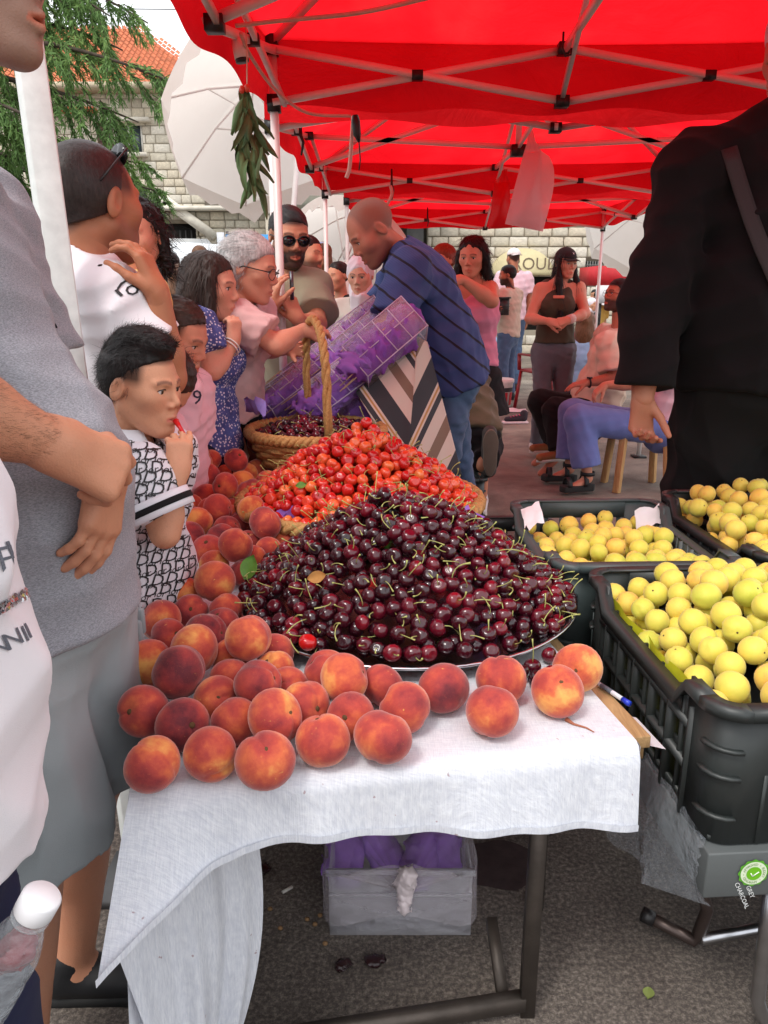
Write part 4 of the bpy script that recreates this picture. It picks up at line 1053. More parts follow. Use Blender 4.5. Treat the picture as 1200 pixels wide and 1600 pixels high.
# leaves on the heap
M_LEAF = plain('green_leaf', c8(92, 138, 50), .5, .2, 40, .3, 120)
def leaf(p, d, up, L, w, m_, label, curl=.2):
    d = nrm(d); s = nrm(np.cross(d, up)); n = np.cross(s, d); g = []
    for i in range(7):
        u = i / 6; ww = w * math.sin(math.pi * min(1, u * .97 + .02)) ** .8
        g.append([np.asarray(p) + d * L * u + s * ww * k + n * (abs(k) * .35 * w - curl * L * u * u) for k in (-1, -.5, 0, .5, 1)])
    m = MB(); m.sheet(g); return tag(m.build('leaf', m_, None, True), label, 'leaf')
q = G(385, 905, .70); leaf(q, (.25, .1, .9), (-.3, -1, .2), .055, .02, M_LEAF, 'fresh green leaf on the left edge of the dark cherry heap')
q = P(603, 858, 1.52); leaf(q, (.1, -.3, .6), (-.2, -1, .1), .03, .008, M_LEAF, 'small green leaf near the top of the dark cherry heap')
q = P(480, 905, 1.36); leaf(q, (1, .2, .1), (0, -1, .6), .035, .012, plain('dry_leaf', c8(170, 120, 62), .8, .2, 60), 'dry brown leaf on the left side of the dark cherry heap', -.3)
q = G(462, 760, .79); leaf(q, (1, .2, .2), (0, -1, .6), .03, .01, M_LEAF, 'small green leaf among the bright red cherries')

# ================================================================== CRATES OF APRICOTS
M_CRATE = plain('black_crate', c8(46, 50, 49), .42, .12, 8, .1, 40, spec=.45)
M_CRATE2 = plain('grey_black_crate', c8(66, 76, 76), .5, .12, 8, .1, 40)
def crate(name, cat, loc, rz, w, l, h, m_, label, group=None, dip=.045, slots=True):
    """open plastic crate: local x across, y along; corners stand higher than the long rims"""
    t = empty(name, loc, label, cat, group, rz); th = .006; c = .085; zt = h; zl = h - dip
    m = MB(); m.box((0, 0, .006), (w - .02, l - .02, .008)); m.build('base', m_, t, local=True)
    for sx in (-1, 1):
        for sy in (-1, 1):                                              # rounded corner posts with ribs
            cx, cy_ = sx * (w / 2 - .04), sy * (l / 2 - .04); m = MB(); arc = [(math.cos(q), math.sin(q)) for q in np.linspace(0, math.pi / 2, 6)]
            pl = [(sx * (w / 2 - th / 2), sy * (l / 2 - c - .02))] + [(cx + sx * .037 * ca, cy_ + sy * .037 * sa) for ca, sa in arc] + [(sx * (w / 2 - c - .02), sy * (l / 2 - th / 2))]
            m.sheet([[(x, y, z) for x, y in pl] for z in (0, zt)]); m.build('corner_post', m_, t, True, True, solid=th)
            for z in (.05, h * .5, h - .075):
                m = MB(); m.sheet([[(cx + sx * (r_ + .0) * ca, cy_ + sy * r_ * sa, z) for ca, sa in arc] for r_ in (.037, .049)]); m.build('corner_rib', m_, t, False, True, solid=.006)
    for sx in (-1, 1):                                                  # long sides
        x = sx * (w / 2 - .006); m = MB(); y0, y1 = -l / 2 + c, l / 2 - c
        n = 11
        for i in range(n + 1): m.box((x, y0 + (y1 - y0) * i / n, zl / 2), (.012 if i % 2 else .026, .006, zl))
        for z in (.02, h * .36, h * .66): m.box((x, 0, z), (.024 if z > .03 else .008, y1 - y0, .010))
        m.box((x, 0, zl - .028), (.006, y1 - y0, .05)); m.box((x, 0, .012), (.006, y1 - y0, .024))
        for i in range(n):
            m.box((x - sx * .003, y0 + (y1 - y0) * (i + .5) / n, zl * .5), (.004, (y1 - y0) / n * .62, zl * .9 if not slots else .016))
        tag(m.build('long_side', m_, t, local=True), kind=None)
    for sy in (-1, 1):                                                  # short sides with hand holes
        y = sy * (l / 2 - .006); m = MB(); x0, x1 = -w / 2 + c, w / 2 - c; n = 8; W_ = x1 - x0
        for i in range(n + 1): m.box((x0 + W_ * i / n, y, (h - .12) / 2), (.006, .014, h - .12))
        for z in (.015, h * .34): m.box((0, y, z), (W_, .010, .024 if z < .02 else .01))
        m.box((0, y, h - .108), (W_, .006, .03)); m.box((0, y, h - .026), (W_, .006, .05))
        for a in (-W_ / 2 + .004, -W_ * .22, W_ * .22, W_ / 2 - .004): m.box((a, y, h - .072), (.03 if abs(a) < W_ * .4 else .012, .006, .045))
        m.build('short_side', m_, t, local=True)
    # rim strip following the raised corners
    def strip(pts, name='rim'):
        m = MB(); g = []
        for (x, y, z, nx, ny) in pts: g.append([(x - nx * .010, y - ny * .010, z), (x + nx * .016, y + ny * .016, z), (x + nx * .016, y + ny * .016, z - .016)])
        m.sheet(g); m.build(name, m_, t, False, True, solid=.005)
    for sx in (-1, 1):
        yy = [-l / 2 + .04, -l / 2 + .09, -l / 2 + .125, l / 2 - .125, l / 2 - .09, l / 2 - .04]; zz = [zt, zt, zl, zl, zt, zt]
        strip([(sx * w / 2, y, z, sx, 0) for y, z in zip(yy, zz)])
    for sy in (-1, 1): strip([(x, sy * l / 2, zt, 0, sy) for x in np.linspace(-w / 2 + .04, w / 2 - .04, 4)])
    for sx in (-1, 1):
        for sy in (-1, 1):
            cx, cy_ = sx * (w / 2 - .04), sy * (l / 2 - .04); strip([(cx + sx * .04 * math.cos(q), cy_ + sy * .04 * math.sin(q), zt, sx * math.cos(q), sy * math.sin(q)) for q in np.linspace(0, math.pi / 2, 6)])
    return t
def apricot_mat():
    t = NT('apricot_skin'); v = t.coord(); r = rnd_info(t); n = t.noise(.9, 3, .5, vec=v); n2 = t.noise(14, 3, vec=v)
    a = t.math('ADD', t.math('MULTIPLY', n, .45), t.math('MULTIPLY', r, .55))
    t.lk(t.ramp(a, [(.15, c8(188, 198, 72)), (.36, c8(214, 208, 84)), (.6, c8(227, 209, 92)), (.78, c8(234, 196, 86)), (.92, c8(226, 146, 76))]), t.b.inputs['Base Color'])
    t.set(Roughness=.5); t.b.inputs['Specular IOR Level'].default_value = .35; t.b.inputs['Sheen Weight'].default_value = .2
    t.b.inputs['Subsurface Weight'].default_value = .12; t.b.inputs['Subsurface Radius'].default_value = (.02, .012, .004)
    t.bump(n2, .12, .02); return t.m
M_AP = apricot_mat()
APR = []
for i in range(4):
    v, f = uvsphere(18, 12); th = np.arctan2(v[:, 1], v[:, 0]); rho = np.hypot(v[:, 0], v[:, 1]); z = v[:, 2].copy()
    v *= (1 - .11 * np.exp(-(th / .17) ** 2) * rho)[:, None]; v[:, 2] -= .12 * np.exp(-(rho / .25) ** 2) * (z > 0); v *= (1, .95, 1.04 - .05 * (i % 2)); me = mesh_np('apricot', v, f, True); me.materials.append(M_AP); APR.append(me)
v, f = uvsphere(6, 4, (.09, .09, .05), (0, 0, .87)); DOT = mesh_np('stalk', v, f, True); DOT.materials.append(M_STEMSCAR)
def fill(hf, cx, cy_, rx, ry, rot, rad, label, group, seed, tries=9000, cut=None):
    ca, sa = math.cos(rot), math.sin(rot)
    ins = lambda x, y: abs((x - cx) * ca + (y - cy_) * sa) < rx and abs(-(x - cx) * sa + (y - cy_) * ca) < ry and (cut is None or cut(x, y))
    R_ = max(rx, ry) * 1.3; r = random.Random(seed)
    loc = lambda x, y: hf(((x - cx) * ca + (y - cy_) * sa) / rx, (-(x - cx) * sa + (y - cy_) * ca) / ry)
    pts = dart(loc, cx, cy_, R_, R_, rad * 1.86, tries, seed, ins)
    for p in pts:
        o = bpy.data.objects.new('apricot', APR[r.randrange(4)]); COL.objects.link(o); s = rad * r.uniform(.92, 1.1); o.location = (p[0], p[1], p[2] - r.uniform(0, rad * .3)); o.scale = (s,) * 3
        o.rotation_euler = (r.gauss(0, 1.2), r.gauss(0, 1.2), r.uniform(0, 6.3)); tag(o, label, 'apricot', group)
        c = bpy.data.objects.new('stalk', DOT); COL.objects.link(c); c.parent = o
    lo = dart(lambda x, y: loc(x, y) - rad * 1.7, cx, cy_, R_, R_, rad * 1.9, tries // 3, seed + 1, ins); m = MB()
    for p in lo: v, f = uvsphere(8, 6, (rad,) * 3, p); m.add(v, f)
    tag(m.build('apricot_mass', M_AP, None, True), 'lower layer of ' + group, 'apricots', kind='stuff')
CRH = .245; CRZ = .45
fl = G(1130, 1108, CRZ + CRH); bl = G(922, 888, CRZ + CRH); dirA = nrm(bl - fl); yawA = math.atan2(-dirA[0], dirA[1]); lenA = .60; wA = .42
def crate_at(corner, yaw, w, l, zb, front=True):
    ax = V(math.cos(yaw), math.sin(yaw), 0); ay = V(-math.sin(yaw), math.cos(yaw), 0)
    c = np.array(corner) + ax * w / 2 + ay * l / 2 * (1 if front else -1); return V(c[0], c[1], zb)
cA = crate_at(fl, yawA, wA, lenA, CRZ)
crate('plastic_crate', 'crate', tuple(cA), yawA, wA, lenA, CRH, M_CRATE, 'nearest black plastic crate, heaped with yellow apricots, on the grey board', 'crates of yellow apricots')
hfA = lambda a, b: CRZ + CRH - .045 + .085 * max(0, 1 - (abs(a - .35) / 1.5) ** 2) * max(0, 1 - (abs(b - .15) / 1.6) ** 2) + .012 * math.sin(a * 9) * math.sin(b * 11) - .03 * max(0, -a - .4)
fill(hfA, cA[0], cA[1], wA / 2 - .03, lenA / 2 - .03, yawA, .0262, 'round yellow apricot heaped in the nearest black crate', 'yellow apricots in the nearest crate', 51)
bB = G(803, 783, CRZ + CRH); cB = crate_at(bB, yawA - R(2), .42, .56, CRZ, False); yawB = yawA - R(2)
crate('plastic_crate', 'crate', tuple(cB), yawB, .42, .56, CRH, M_CRATE2, 'grey black plastic crate half full of apricots with white paper on its rim', 'crates of yellow apricots')
hfB = lambda a, b: CRZ + CRH - .066 + .03 * math.sin(a * 3 + 1) * .5 + .012 * math.sin(b * 7) + (.035 if a > .3 else 0) * (a - .3)
fill(hfB, cB[0], cB[1], .18, .25, yawB, .0262, 'yellow apricot in the half full grey black crate', 'yellow apricots in the half full crate', 52)
bC = G(1022, 768, CRZ + CRH); yawC = yawA - R(1); cC = crate_at(bC, yawC, .44, .62, CRZ + .0, False) + V(.03, -.0, 0)
crate('plastic_crate', 'crate', tuple(cC), yawC, .44, .62, CRH, M_CRATE, 'black plastic crate of apricots behind the nearest one, below the man in black', 'crates of yellow apricots')
hfC = lambda a, b: CRZ + CRH - .03 + .055 * max(0, 1 - (abs(a - .2) / 1.3) ** 2) + .012 * math.sin(a * 8) * math.sin(b * 9)
fill(hfC, cC[0], cC[1], .19, .28, yawC, .0262, 'yellow and orange apricot in the far right crate', 'yellow apricots in the far right crate', 53)
# loose apricot in the left corner of the nearest crate has room round it in the photo; paper on the rim of the half full crate
M_PAPER = plain('white_paper', c8(226, 226, 228), .85, .05, 10, .4, 60)
def crumple(name, c, sx, sy, seed, label, m_, tilt=(0, 0), amp=.009, cat='paper', n=6):
    r = np.random.default_rng(seed); m = MB(); h = r.normal(0, amp, (n, n)); m.sheet([[np.asarray(c) + V((i / (n - 1) - .5) * sx, (j / (n - 1) - .5) * sy, h[i, j] + tilt[0] * (i / (n - 1) - .5) + tilt[1] * (j / (n - 1) - .5)) for j in range(n)] for i in range(n)])
    return tag(m.build(name, m_, None, True), label, cat)
crumple('paper_scrap', G(832, 805, CRZ + CRH + .01), .05, .09, 3, 'crumpled white paper over the left rim of the half full crate', M_PAPER, (.02, .03), .005)
crumple('paper_scrap', G(1012, 808, CRZ + CRH - .03), .07, .03, 4, 'white paper scrap inside the right edge of the half full crate', M_PAPER, (.02, .05), .004)
M_YEL = plain('yellow_liner', c8(206, 206, 40), .6, .08, 20, .2, 60)
m = MB(); ax = V(math.cos(yawA), math.sin(yawA), 0); ay = V(-math.sin(yawA), math.cos(yawA), 0); q0 = cA - ax * (wA / 2 - .02)
m.sheet([[q0 + ay * v + V(0, 0, z) + ax * (.004 * math.sin(v * 40)) for v in np.linspace(-lenA / 2 + .06, lenA / 2 - .06, 40)] for z in (.02, .1, .17, CRH - .035)])
tag(m.build('yellow_liner', M_YEL, None, True), 'yellow paper lining inside the left wall of the nearest crate', 'liner')

# ---- grey board on a folding chair frame that carries the crates
bz = CRZ - .004; t = empty('grey_board_stand', (.75, 1.35, 0), 'charcoal grey board with a green sticker on tubular steel legs under the crates', 'stand')
M_GREYB = plain('charcoal_board', c8(84, 88, 88), .55, .06, 5, .1, 80)
f0 = G(1118, 1335, bz); f0 = cA - ay * (lenA / 2 + .015) - ax * (wA / 2 + .0); f0 = V(f0[0], f0[1], bz)
m = MB(); dn = V(0, 0, -.085); 
c0, c1_, c2_, c3_ = f0, f0 + ax * .95, f0 + ax * .95 + ay * 1.25, f0 + ay * 1.25
m.add([c0, c1_, c2_, c3_, c0 + dn, c1_ + dn, c2_ + dn, c3_ + dn], [(0, 1, 2, 3), (7, 6, 5, 4), (0, 4, 5, 1), (1, 5, 6, 2), (2, 6, 7, 3), (3, 7, 4, 0)]); brd = m.build('board', M_GREYB, t, bevel=.003)
fx = np.stack([ax, nrm(np.cross((0, 0, 1), ax)) * 1.0, V(0, 0, 1)], 1)
sk = G(1182, 1362, 0); 
def on_front(px, py):                                                   # point of the board's front face seen at that pixel
    d = ray(px, py); o = V(0, 0, CAM_H); n = -ay; k = ((f0 - o) @ n) / (d @ n); return o + d * k - ay * .002
q = on_front(1176, 1362); uz = V(0, 0, 1)
def disc(rad, k, off, n=48, wav=0.):
    m = MB(); m.add([q - ay * off] + [q - ay * off + (ax * math.cos(a) + uz * math.sin(a)) * rad * (1 + wav * math.cos(a * 12)) for a in np.linspace(0, 2 * math.pi, n, endpoint=False)], [(0, 1 + i, 1 + (i + 1) % n) for i in range(n)]); return m
st_ = disc(.0245, 0, .0008, 96, .05).build('sticker', plain('sticker_green', c8(86, 160, 40), .5, 0), brd)
FRM = np.stack([ax, uz, -ay], 1)
tiltM = lambda a: FRM @ np.array([[math.cos(a), -math.sin(a), 0], [math.sin(a), math.cos(a), 0], [0, 0, 1]])
t2 = empty('round_sticker', tuple(q), 'round green and white tick sticker on the front of the grey board', 'sticker')
o = disc(.0215, 0, .0016).build('white_ring', plain('sticker_white', c8(214, 226, 196), .5, 0), t2)
disc(.0125, 0, .0024).build('green_centre', plain('sticker_bright', c8(104, 176, 24), .5, 0), t2)
m = MB(); A = tiltM(-.1); tick = [(-.006, .001), (-.002, -.005), (.007, .004)]
for (x0, y0), (x1, y1) in zip(tick[:-1], tick[1:]): m.bar(q + A @ V(x0, y0, .003), q + A @ V(x1, y1, .003), .0018, .0006, up=-ay)
m.build('tick', plain('sticker_tick', c8(236, 244, 226), .5, 0), t2)
M_STXT = plain('sticker_text', c8(120, 150, 96), .5, 0)
for i, ch in enumerate('APPROVED • BUDGET • APPROVED • '):
    a = math.pi * .9 - 2 * math.pi * i / 31; A = tiltM(a - math.pi / 2); text_obj(ch, 'ring_lettering', M_STXT, t2, q + (ax * math.cos(a) + uz * math.sin(a)) * .0168 - ay * .0022, .006, A) if ch != ' ' else None
A = tiltM(-math.pi / 2 + .45); 
text_obj('CHARCOAL', 'board_lettering', plain('white_print', c8(222, 224, 222), .6, 0), brd, on_front(1158, 1398), .0105, A)
text_obj('GREY', 'board_lettering', MATS['white_print'], brd, on_front(1171, 1392), .0105, A)
M_TUBE = plain('tube_steel', c8(176, 178, 182), .28, .08, 30, metal=1)
for s, nm in ((.16, 0), (.62, 1)):
    b0 = f0 + ax * (s - .02) + ay * .04; m = MB(); pts = [b0 + V(0, 0, -.08), b0 + V(0, 0, -.2) + ax * .005, V(b0[0], b0[1], .10) + ax * .01, V(b0[0], b0[1], .045) + ax * .03 , V(b0[0], b0[1], .02) + ax * .08 + ay * .02, V(b0[0], b0[1], .02) + ax * .25 + ay * .06]
    m.tube(pts, .0125, 12); m.build('leg_tube', M_TUBE, t, True)
a = G(1012, 1432, .06); b = G(1085, 1470, .035); c = G(1105, 1420, .13); d = f0 + ax * .06 + ay * .25 + V(0, 0, -.08)
m = MB(); m.tube([a, a + (b - a) * .5, b, b + (c - b) * .15 + V(.004, 0, .006), c, d], [.0125, .013, .013, .013, .0125, .0125], 12); m.build('folding_leg', plain('brown_steel', c8(84, 72, 68), .4, .1, 20, metal=.7), t, True)
m = MB(); e = nrm(a - b); m.tube([a + e * .012, a - e * .012], .0155, 12); m.build('rubber_foot', M_BLACKPL, t, True)
m = MB(); m.tube([G(1095, 1468, .05), G(1200, 1448, .05), G(1290, 1430, .05)], .011, 10); m.build('stretcher_tube', M_TUBE, t, True)
# clear plastic sheet hanging from under the crate
M_FILM = film_mat('clear_film', c8(205, 212, 220), .06, .12)
m = MB(); r_ = np.random.default_rng(8); g = []
for i in range(16):
    u = i / 15; row = []
    for j in range(18):
        v = j / 17; top = f0 + ay * (.02 + v * .42) + ax * .01 + V(0, 0, .02); dpt = .10 + .07 * math.sin(v * 2.6 + .3)
        p = top + V(0, 0, -dpt * u) - ax * (.012 + .055 * math.sin(math.pi * v) * u + .016 * math.sin(v * 19 + u * 4) * u) - ay * (.02 * (1 - v) * u); row.append(p + r_.normal(0, .0025, 3))
    g.append(row)
m.sheet(g); tag(m.build('plastic_sheet', M_FILM, None, True), 'crinkled clear plastic sheet hanging beside the grey board', 'plastic sheet')

# ---- crates of dark cherries on the ground behind the tray
yaw = R(4)
q = G(762, 800, .50)
for (x, y, z, w, l, lb) in ((782, 815, .52, .40, .46, 'low black crate of dark cherries behind the steel tray'), (735, 742, .34, .36, .42, 'black crate of dark cherries on the ground by the striped cloth')):
    c = G(x, y, z); base = z - .22; ct = V(c[0] + (.08 if z > .4 else -.12), c[1] + l / 2 - (.36 if z > .4 else .1), base)
    if z > .4: ct = V(P(790, 800, 2.28)[0] + .02, 2.42, base)
    cr = crate('plastic_crate', 'crate', tuple(ct), yaw, w, l, .22, M_CRATE, lb, 'crates of dark cherries')
    if base > .05:
        t = crate('plastic_crate', 'crate', (ct[0], ct[1], base - .225), yaw, w, l, .22, M_CRATE, 'empty black crate under the ' + ('low crate of dark cherries behind the tray' if z > .4 else 'cherry crate by the striped cloth'))
    hfD = lambda x_, y_: z - .07 + .01 * math.sin(x_ * 40) * math.sin(y_ * 33)
    pts = dart(hfD, ct[0], ct[1], w / 2 - .03, l / 2 - .03, .027, 5000, 60, lambda x_, y_: abs(x_ - ct[0]) < w / 2 - .03 and abs(y_ - ct[1]) < l / 2 - .03)
    mass = heap('crate_cherry', DCH, pts, .0155, hfD, 'small dark cherry in the black crate behind the ' + ('steel tray' if z > .4 else 'striped cloth'), 'dark cherries in the ' + ('low crate' if z > .4 else 'ground crate'), 90, .3, 61)
    tag(mass.build('crate_cherry_mass', M_CH, None, True), 'lower layer of dark cherries in the ' + ('low crate' if z > .4 else 'ground crate'), 'cherries', kind='stuff')

# ---- under the table: clear box of purple wrapped packs in a knotted bag
a, b = G(515, 1465, .0), G(735, 1460, .0); t = empty('storage_box', tuple((a + b) / 2 + V(0, .13, 0)), 'clear plastic box of purple packs in a knotted bag under the table', 'box'); w = np.linalg.norm(b - a); c = (a + b) / 2 + V(0, .14, 0)
M_BOX = film_mat('milky_plastic', c8(214, 212, 218), .2, .25); hB = .165
m = MB()
for s in (-1, 1): m.box((c[0] + s * (w / 2 - .004), c[1], hB / 2), (.005, .27, hB)); m.box((c[0], c[1] + s * .135, hB / 2), (w, .005, hB))
m.box((c[0], c[1], .006), (w - .012, .26, .008)); m.build('box_shell', M_BOX, t)
m = MB(); m.box((c[0], c[1] - .139, hB * .62), (w, .004, .008)); m.box((c[0], c[1] - .14, hB - .005), (w + .01, .008, .012)); m.build('box_ribs', M_BOX, t)
r_ = np.random.default_rng(2)
for k in range(4):
    p = V(c[0] - w / 2 + w * (k + .5) / 4, c[1] - .03 + .03 * (k % 2), .02); pr_ = [rc(p + V(r_.uniform(-.02, .02), 0, .05), p + V(r_.uniform(-.02, .02), .02, .09), .045, .04, (0, 1, 0), .8)]
    v, f = sdf(pr_, .009, wrinkles(.016, 60, k)); tag(link('purple_pack', mesh_np('purple_pack', v, f, True), M_TISSUE), 'purple wrapped pack inside the clear box under the table', 'pack', 'purple packs in the box under the table')
BAGF = film_mat('bag_film', c8(226, 216, 222), .07, .12); bm_ = MB(); g = []; kn = V(c[0] + .008, c[1] - .165, hB - .015)
for i in range(15):
    u = i / 14; row = []
    for j in range(49):
        a_ = 2 * math.pi * j / 48; sq = 1 / max(abs(math.cos(a_)), abs(math.sin(a_))); bx = V(c[0] + (w / 2 + .014) * math.cos(a_) * min(sq, 1.30), c[1] + .155 * math.sin(a_) * min(sq, 1.30), hB * .28 + hB * .8 * min(1, u * 2.2) + .02 * math.sin(a_ * 3))
        k = sstep((u - .4) / .6); p = bx * (1 - k) + (kn + V(.016 * math.cos(a_), .016 * math.sin(a_), 0)) * k + V(0, 0, .006 * math.sin(a_ * 17) * u); rr = (p - kn) * (1, 1, 0); p = p + nrm(rr + 1e-9) * (.008 * math.sin(a_ * 13 + 3 * u) * u * (1 - k * .6)); row.append(p)
    g.append(row)
bm_.sheet(g); bt = empty('carrier_bag', tuple(c), 'knotted clear carrier bag over the box under the table', 'bag'); bm_.build('bag_film', BAGF, bt, True)
v, f = sdf([rc(kn, kn + V(.0, -.01, -.05), .02, .012, k=.01), rc(kn, kn + V(.005, -.012, .035), .012, .02)], .005, wrinkles(.008, 130, 3)); link('bag_knot', mesh_np('bag_knot', v, f, True), plain('bag_white', c8(220, 206, 208), .4, .05), bt)
# litter on the asphalt
M_BUTT = plain('cigarette_paper', c8(220, 214, 205), .8, .05)
for i, (x, y, a_) in enumerate(((449, 1390, .7), (397, 1352, 1.9))):
    p = G(x, y, .004); m = MB(); d = V(math.cos(a_), math.sin(a_), 0) * .013; m.tube([p - d, p + d], .0038, 8); tag(m.build('cigarette_butt', M_BUTT), ['cigarette butt lying clear on the asphalt under the table', 'cigarette butt beside the squashed cherry near the hanging cloth'][i], 'cigarette butt')
for i, (x, y, s, lb) in enumerate(((585, 1502, .012, 'squashed dark cherry on the asphalt in front of the clear box'), (408, 1358, .014, 'squashed dark cherry beside the cigarette butt near the hanging cloth'), (535, 1508, .008, 'small squashed cherry left of the other one on the asphalt'))):
    p = G(x, y, .006); v, f = sdf([rc(p, p + V(.012, .004, 0), s, s * .7, (0, 0, 1), .5, k=.008), rc(p - V(.008, -.003, 0), p + V(0, .006, 0), s * .6, s * .5, (0, 0, 1), .5)], .0035, wrinkles(.006, 200, i)); tag(link('squashed_cherry', mesh_np('squashed_cherry', v, f, True), plain('cherry_pulp', c8(38, 14, 18), .35, .3, 60)), lb, 'cherry')
for i, (x, y) in enumerate(((405, 1416), (422, 1420), (480, 1436), (500, 1430), (492, 1444), (508, 1474), (388, 1492), (438, 1450))):
    p = G(x, y, .004); v, f = uvsphere(8, 6, (.006, .005, .0045), p); tag(link('cherry_stone', mesh_np('cherry_stone', v, f, True), plain('cherry_stone', c8(132, 100, 66), .7, .2, 80)), 'spat out cherry stone on the asphalt by the clear box', 'cherry stone', 'cherry stones on the asphalt')
q = G(1012, 1562, .004); leaf(q, (.4, .9, .1), (0, 0, 1), .03, .011, plain('fallen_leaf', c8(128, 140, 74), .8), 'fallen green leaf on the asphalt at the bottom right')
q = G(775, 1350, .002); m = MB(); n_ = 40; m.add([q] + [q + V(.11 * math.cos(a_) * (1 + .12 * math.sin(3 * a_) + .05 * math.sin(7 * a_)), .08 * math.sin(a_) * (1 + .08 * math.cos(5 * a_)), 0) for a_ in np.linspace(0, 2 * math.pi, n_, endpoint=False)], [(0, 1 + i, 1 + (i + 1) % n_) for i in range(n_)])
tag(m.build('juice_stain', plain('juice_stain', c8(58, 46, 46), .7, .3, 30, .3, 200)), 'dark cherry juice stain on the asphalt under the table', 'stain')
# ================================================================== PACKS, STRIPED CLOTH, THINGS HANGING FROM THE CANOPY
M_CLAM = film_mat('clear_clamshell', c8(222, 214, 222), .0, .1); M_RIB = plain('clear_rib', c8(200, 182, 206), .3, .04); M_STRAW = plain('straw_sticks', c8(206, 172, 140), .6, .15, 60); M_TISSUE2 = plain('deep_purple_tissue', c8(136, 74, 172), .75, .2, 14, .5, 60)
def pack(o, e1, e2, dep, label, seed, tis):
    o, e1, e2 = np.asarray(o), np.asarray(e1), np.asarray(e2); x, y = e1 - o, e2 - o; z = nrm(np.cross(x, y)); z = z if z[1] > 0 else -z; z = z * dep
    t = empty('fruit_pack', tuple(o), label, 'pack', 'purple packs leaning in a stack'); c = [o + x * i + y * j + z * k for k in (0, 1) for j in (0, 1) for i in (0, 1)]
    m = MB(); m.add(c, [(0, 1, 3, 2), (0, 4, 5, 1), (2, 3, 7, 6), (0, 2, 6, 4), (1, 5, 7, 3)]); m.build('clear_shell', M_CLAM, t, solid=.002)
    m = MB(); w = .0032
    for i in (0, .25, .5, .75, 1): m.bar(c[0] + x * i, c[0] + x * i + y, w, w, up=z)
    for j in (0, .5, 1): m.bar(c[0] + y * j, c[0] + y * j + x, w, w, up=z)
    m.bar(c[1], c[5], w * 2, w); m.bar(c[3], c[7], w * 2, w); m.bar(c[0], c[4], w, w); m.bar(c[5], c[7], w * 2, w); m.build('shell_ribs', M_RIB, t)
    r = np.random.default_rng(seed); hw = np.linalg.norm(y) / 2; P_ = []
    for i in range(4): a = o + x * (.08 + .20 * i) + y * .5 + z * .45; P_.append(rc(a + y * r.uniform(-.1, .1), a + x * .2 + y * r.uniform(-.1, .12), hw * r.uniform(.85, 1.0), hw * r.uniform(.8, .98), nrm(z), min(.95, dep / hw * .46), k=.02))
    v, f = sdf(P_, .007, wrinkles(.022, 55, seed, (1, 1, 1)), .02, smooth=0); link('tissue_wrap', mesh_np('tissue_wrap', v, f, False), tis, t)
    v, f = sdf([rc(o + y * .55 - x * .12, o + x * .25 + y * .6 + z * .3, hw * .55, hw * .75, nrm(z), .5)], .008, wrinkles(.02, 60, seed + 9), .02, smooth=0); link('tissue_tail', mesh_np('tissue_tail', v, f, False), M_TISSUE, t)
    for i in range(5):
        a = o + y * r.uniform(.2, 1.05) - x * r.uniform(.1, .5) + z * r.uniform(0, .6); m = MB(); m.bar(a, a + x * r.uniform(.6, .95) + y * r.uniform(-.08, .1), .0035); m.build('stick', M_STRAW, t)
pk_ = [((575, 588, 2.92), (668, 508, 3.02), (534, 541, 2.98), .13, 'clear lattice pack of purple tissue, nearest and highest on the stack', 1, M_TISSUE2),
       ((505, 645, 2.98), (592, 580, 3.06), (470, 604, 3.06), .12, 'clear lattice pack of purple tissue low behind the hoop handle', 2, M_TISSUE),
       ((545, 576, 3.12), (640, 496, 3.2), (512, 540, 3.18), .12, 'purple pack behind the nearest one, touching the striped polo', 3, M_TISSUE2),
       ((470, 612, 3.16), (560, 540, 3.24), (440, 578, 3.22), .12, 'purple pack in the middle of the leaning stack', 4, M_TISSUE),
       ((425, 640, 3.08), (505, 580, 3.16), (400, 614, 3.14), .11, 'purple pack at the lower left end of the leaning stack', 5, M_TISSUE),
       ((520, 556, 3.32), (608, 490, 3.4), (496, 526, 3.38), .12, 'purple pack at the back of the leaning stack under the white headscarf', 6, M_TISSUE2)]
for o, e1, e2, d, lb, s, ti in pk_: pack(P(*o), P(*e1), P(*e2), d, lb, s, ti)
v, f = sdf([rc(P(420, 668, 3.25), P(560, 600, 3.35), .10, .12, k=.05), rc(P(560, 640, 3.2), P(640, 560, 3.35), .09, .09, k=.05)], .012, wrinkles(.02, 25, 4), .02)
tag(link('tissue_heap', mesh_np('tissue_heap', v, f, False), M_TISSUE), 'crumpled purple tissue filling the stack of packs behind the handled basket', 'tissue')
# striped table cloth hanging over the end of the neighbouring stand
def stripes():
    t = NT('striped_cloth'); a = t.new('ShaderNodeAttribute'); a.attribute_name = 'stripe'; f = t.math('FRACT', a.outputs['Fac']); n = t.new('ShaderNodeValToRGB'); n.color_ramp.interpolation = 'CONSTANT'
    D, Cc, Tn, Oc = c8(66, 70, 74), c8(214, 202, 188), c8(134, 114, 98), c8(190, 150, 92); e = n.color_ramp.elements
    for i, (p, c) in enumerate([(0, D), (.24, Cc), (.46, Tn), (.62, Cc), (.80, D), (.88, Cc), (.91, Oc), (.94, Cc), (.97, D)]):
        if i > 1: e.new(p)
        e[i].position = p; e[i].color = (*c, 1)
    t.lk(f, n.inputs[0]); t.lk(n.outputs[0], t.b.inputs['Base Color']); t.set(Roughness=.85); t.b.inputs['Specular IOR Level'].default_value = .2; t.bump(t.math('ADD', t.noise(700, 2), t.noise(20, 4)), .25, .004); return t.m
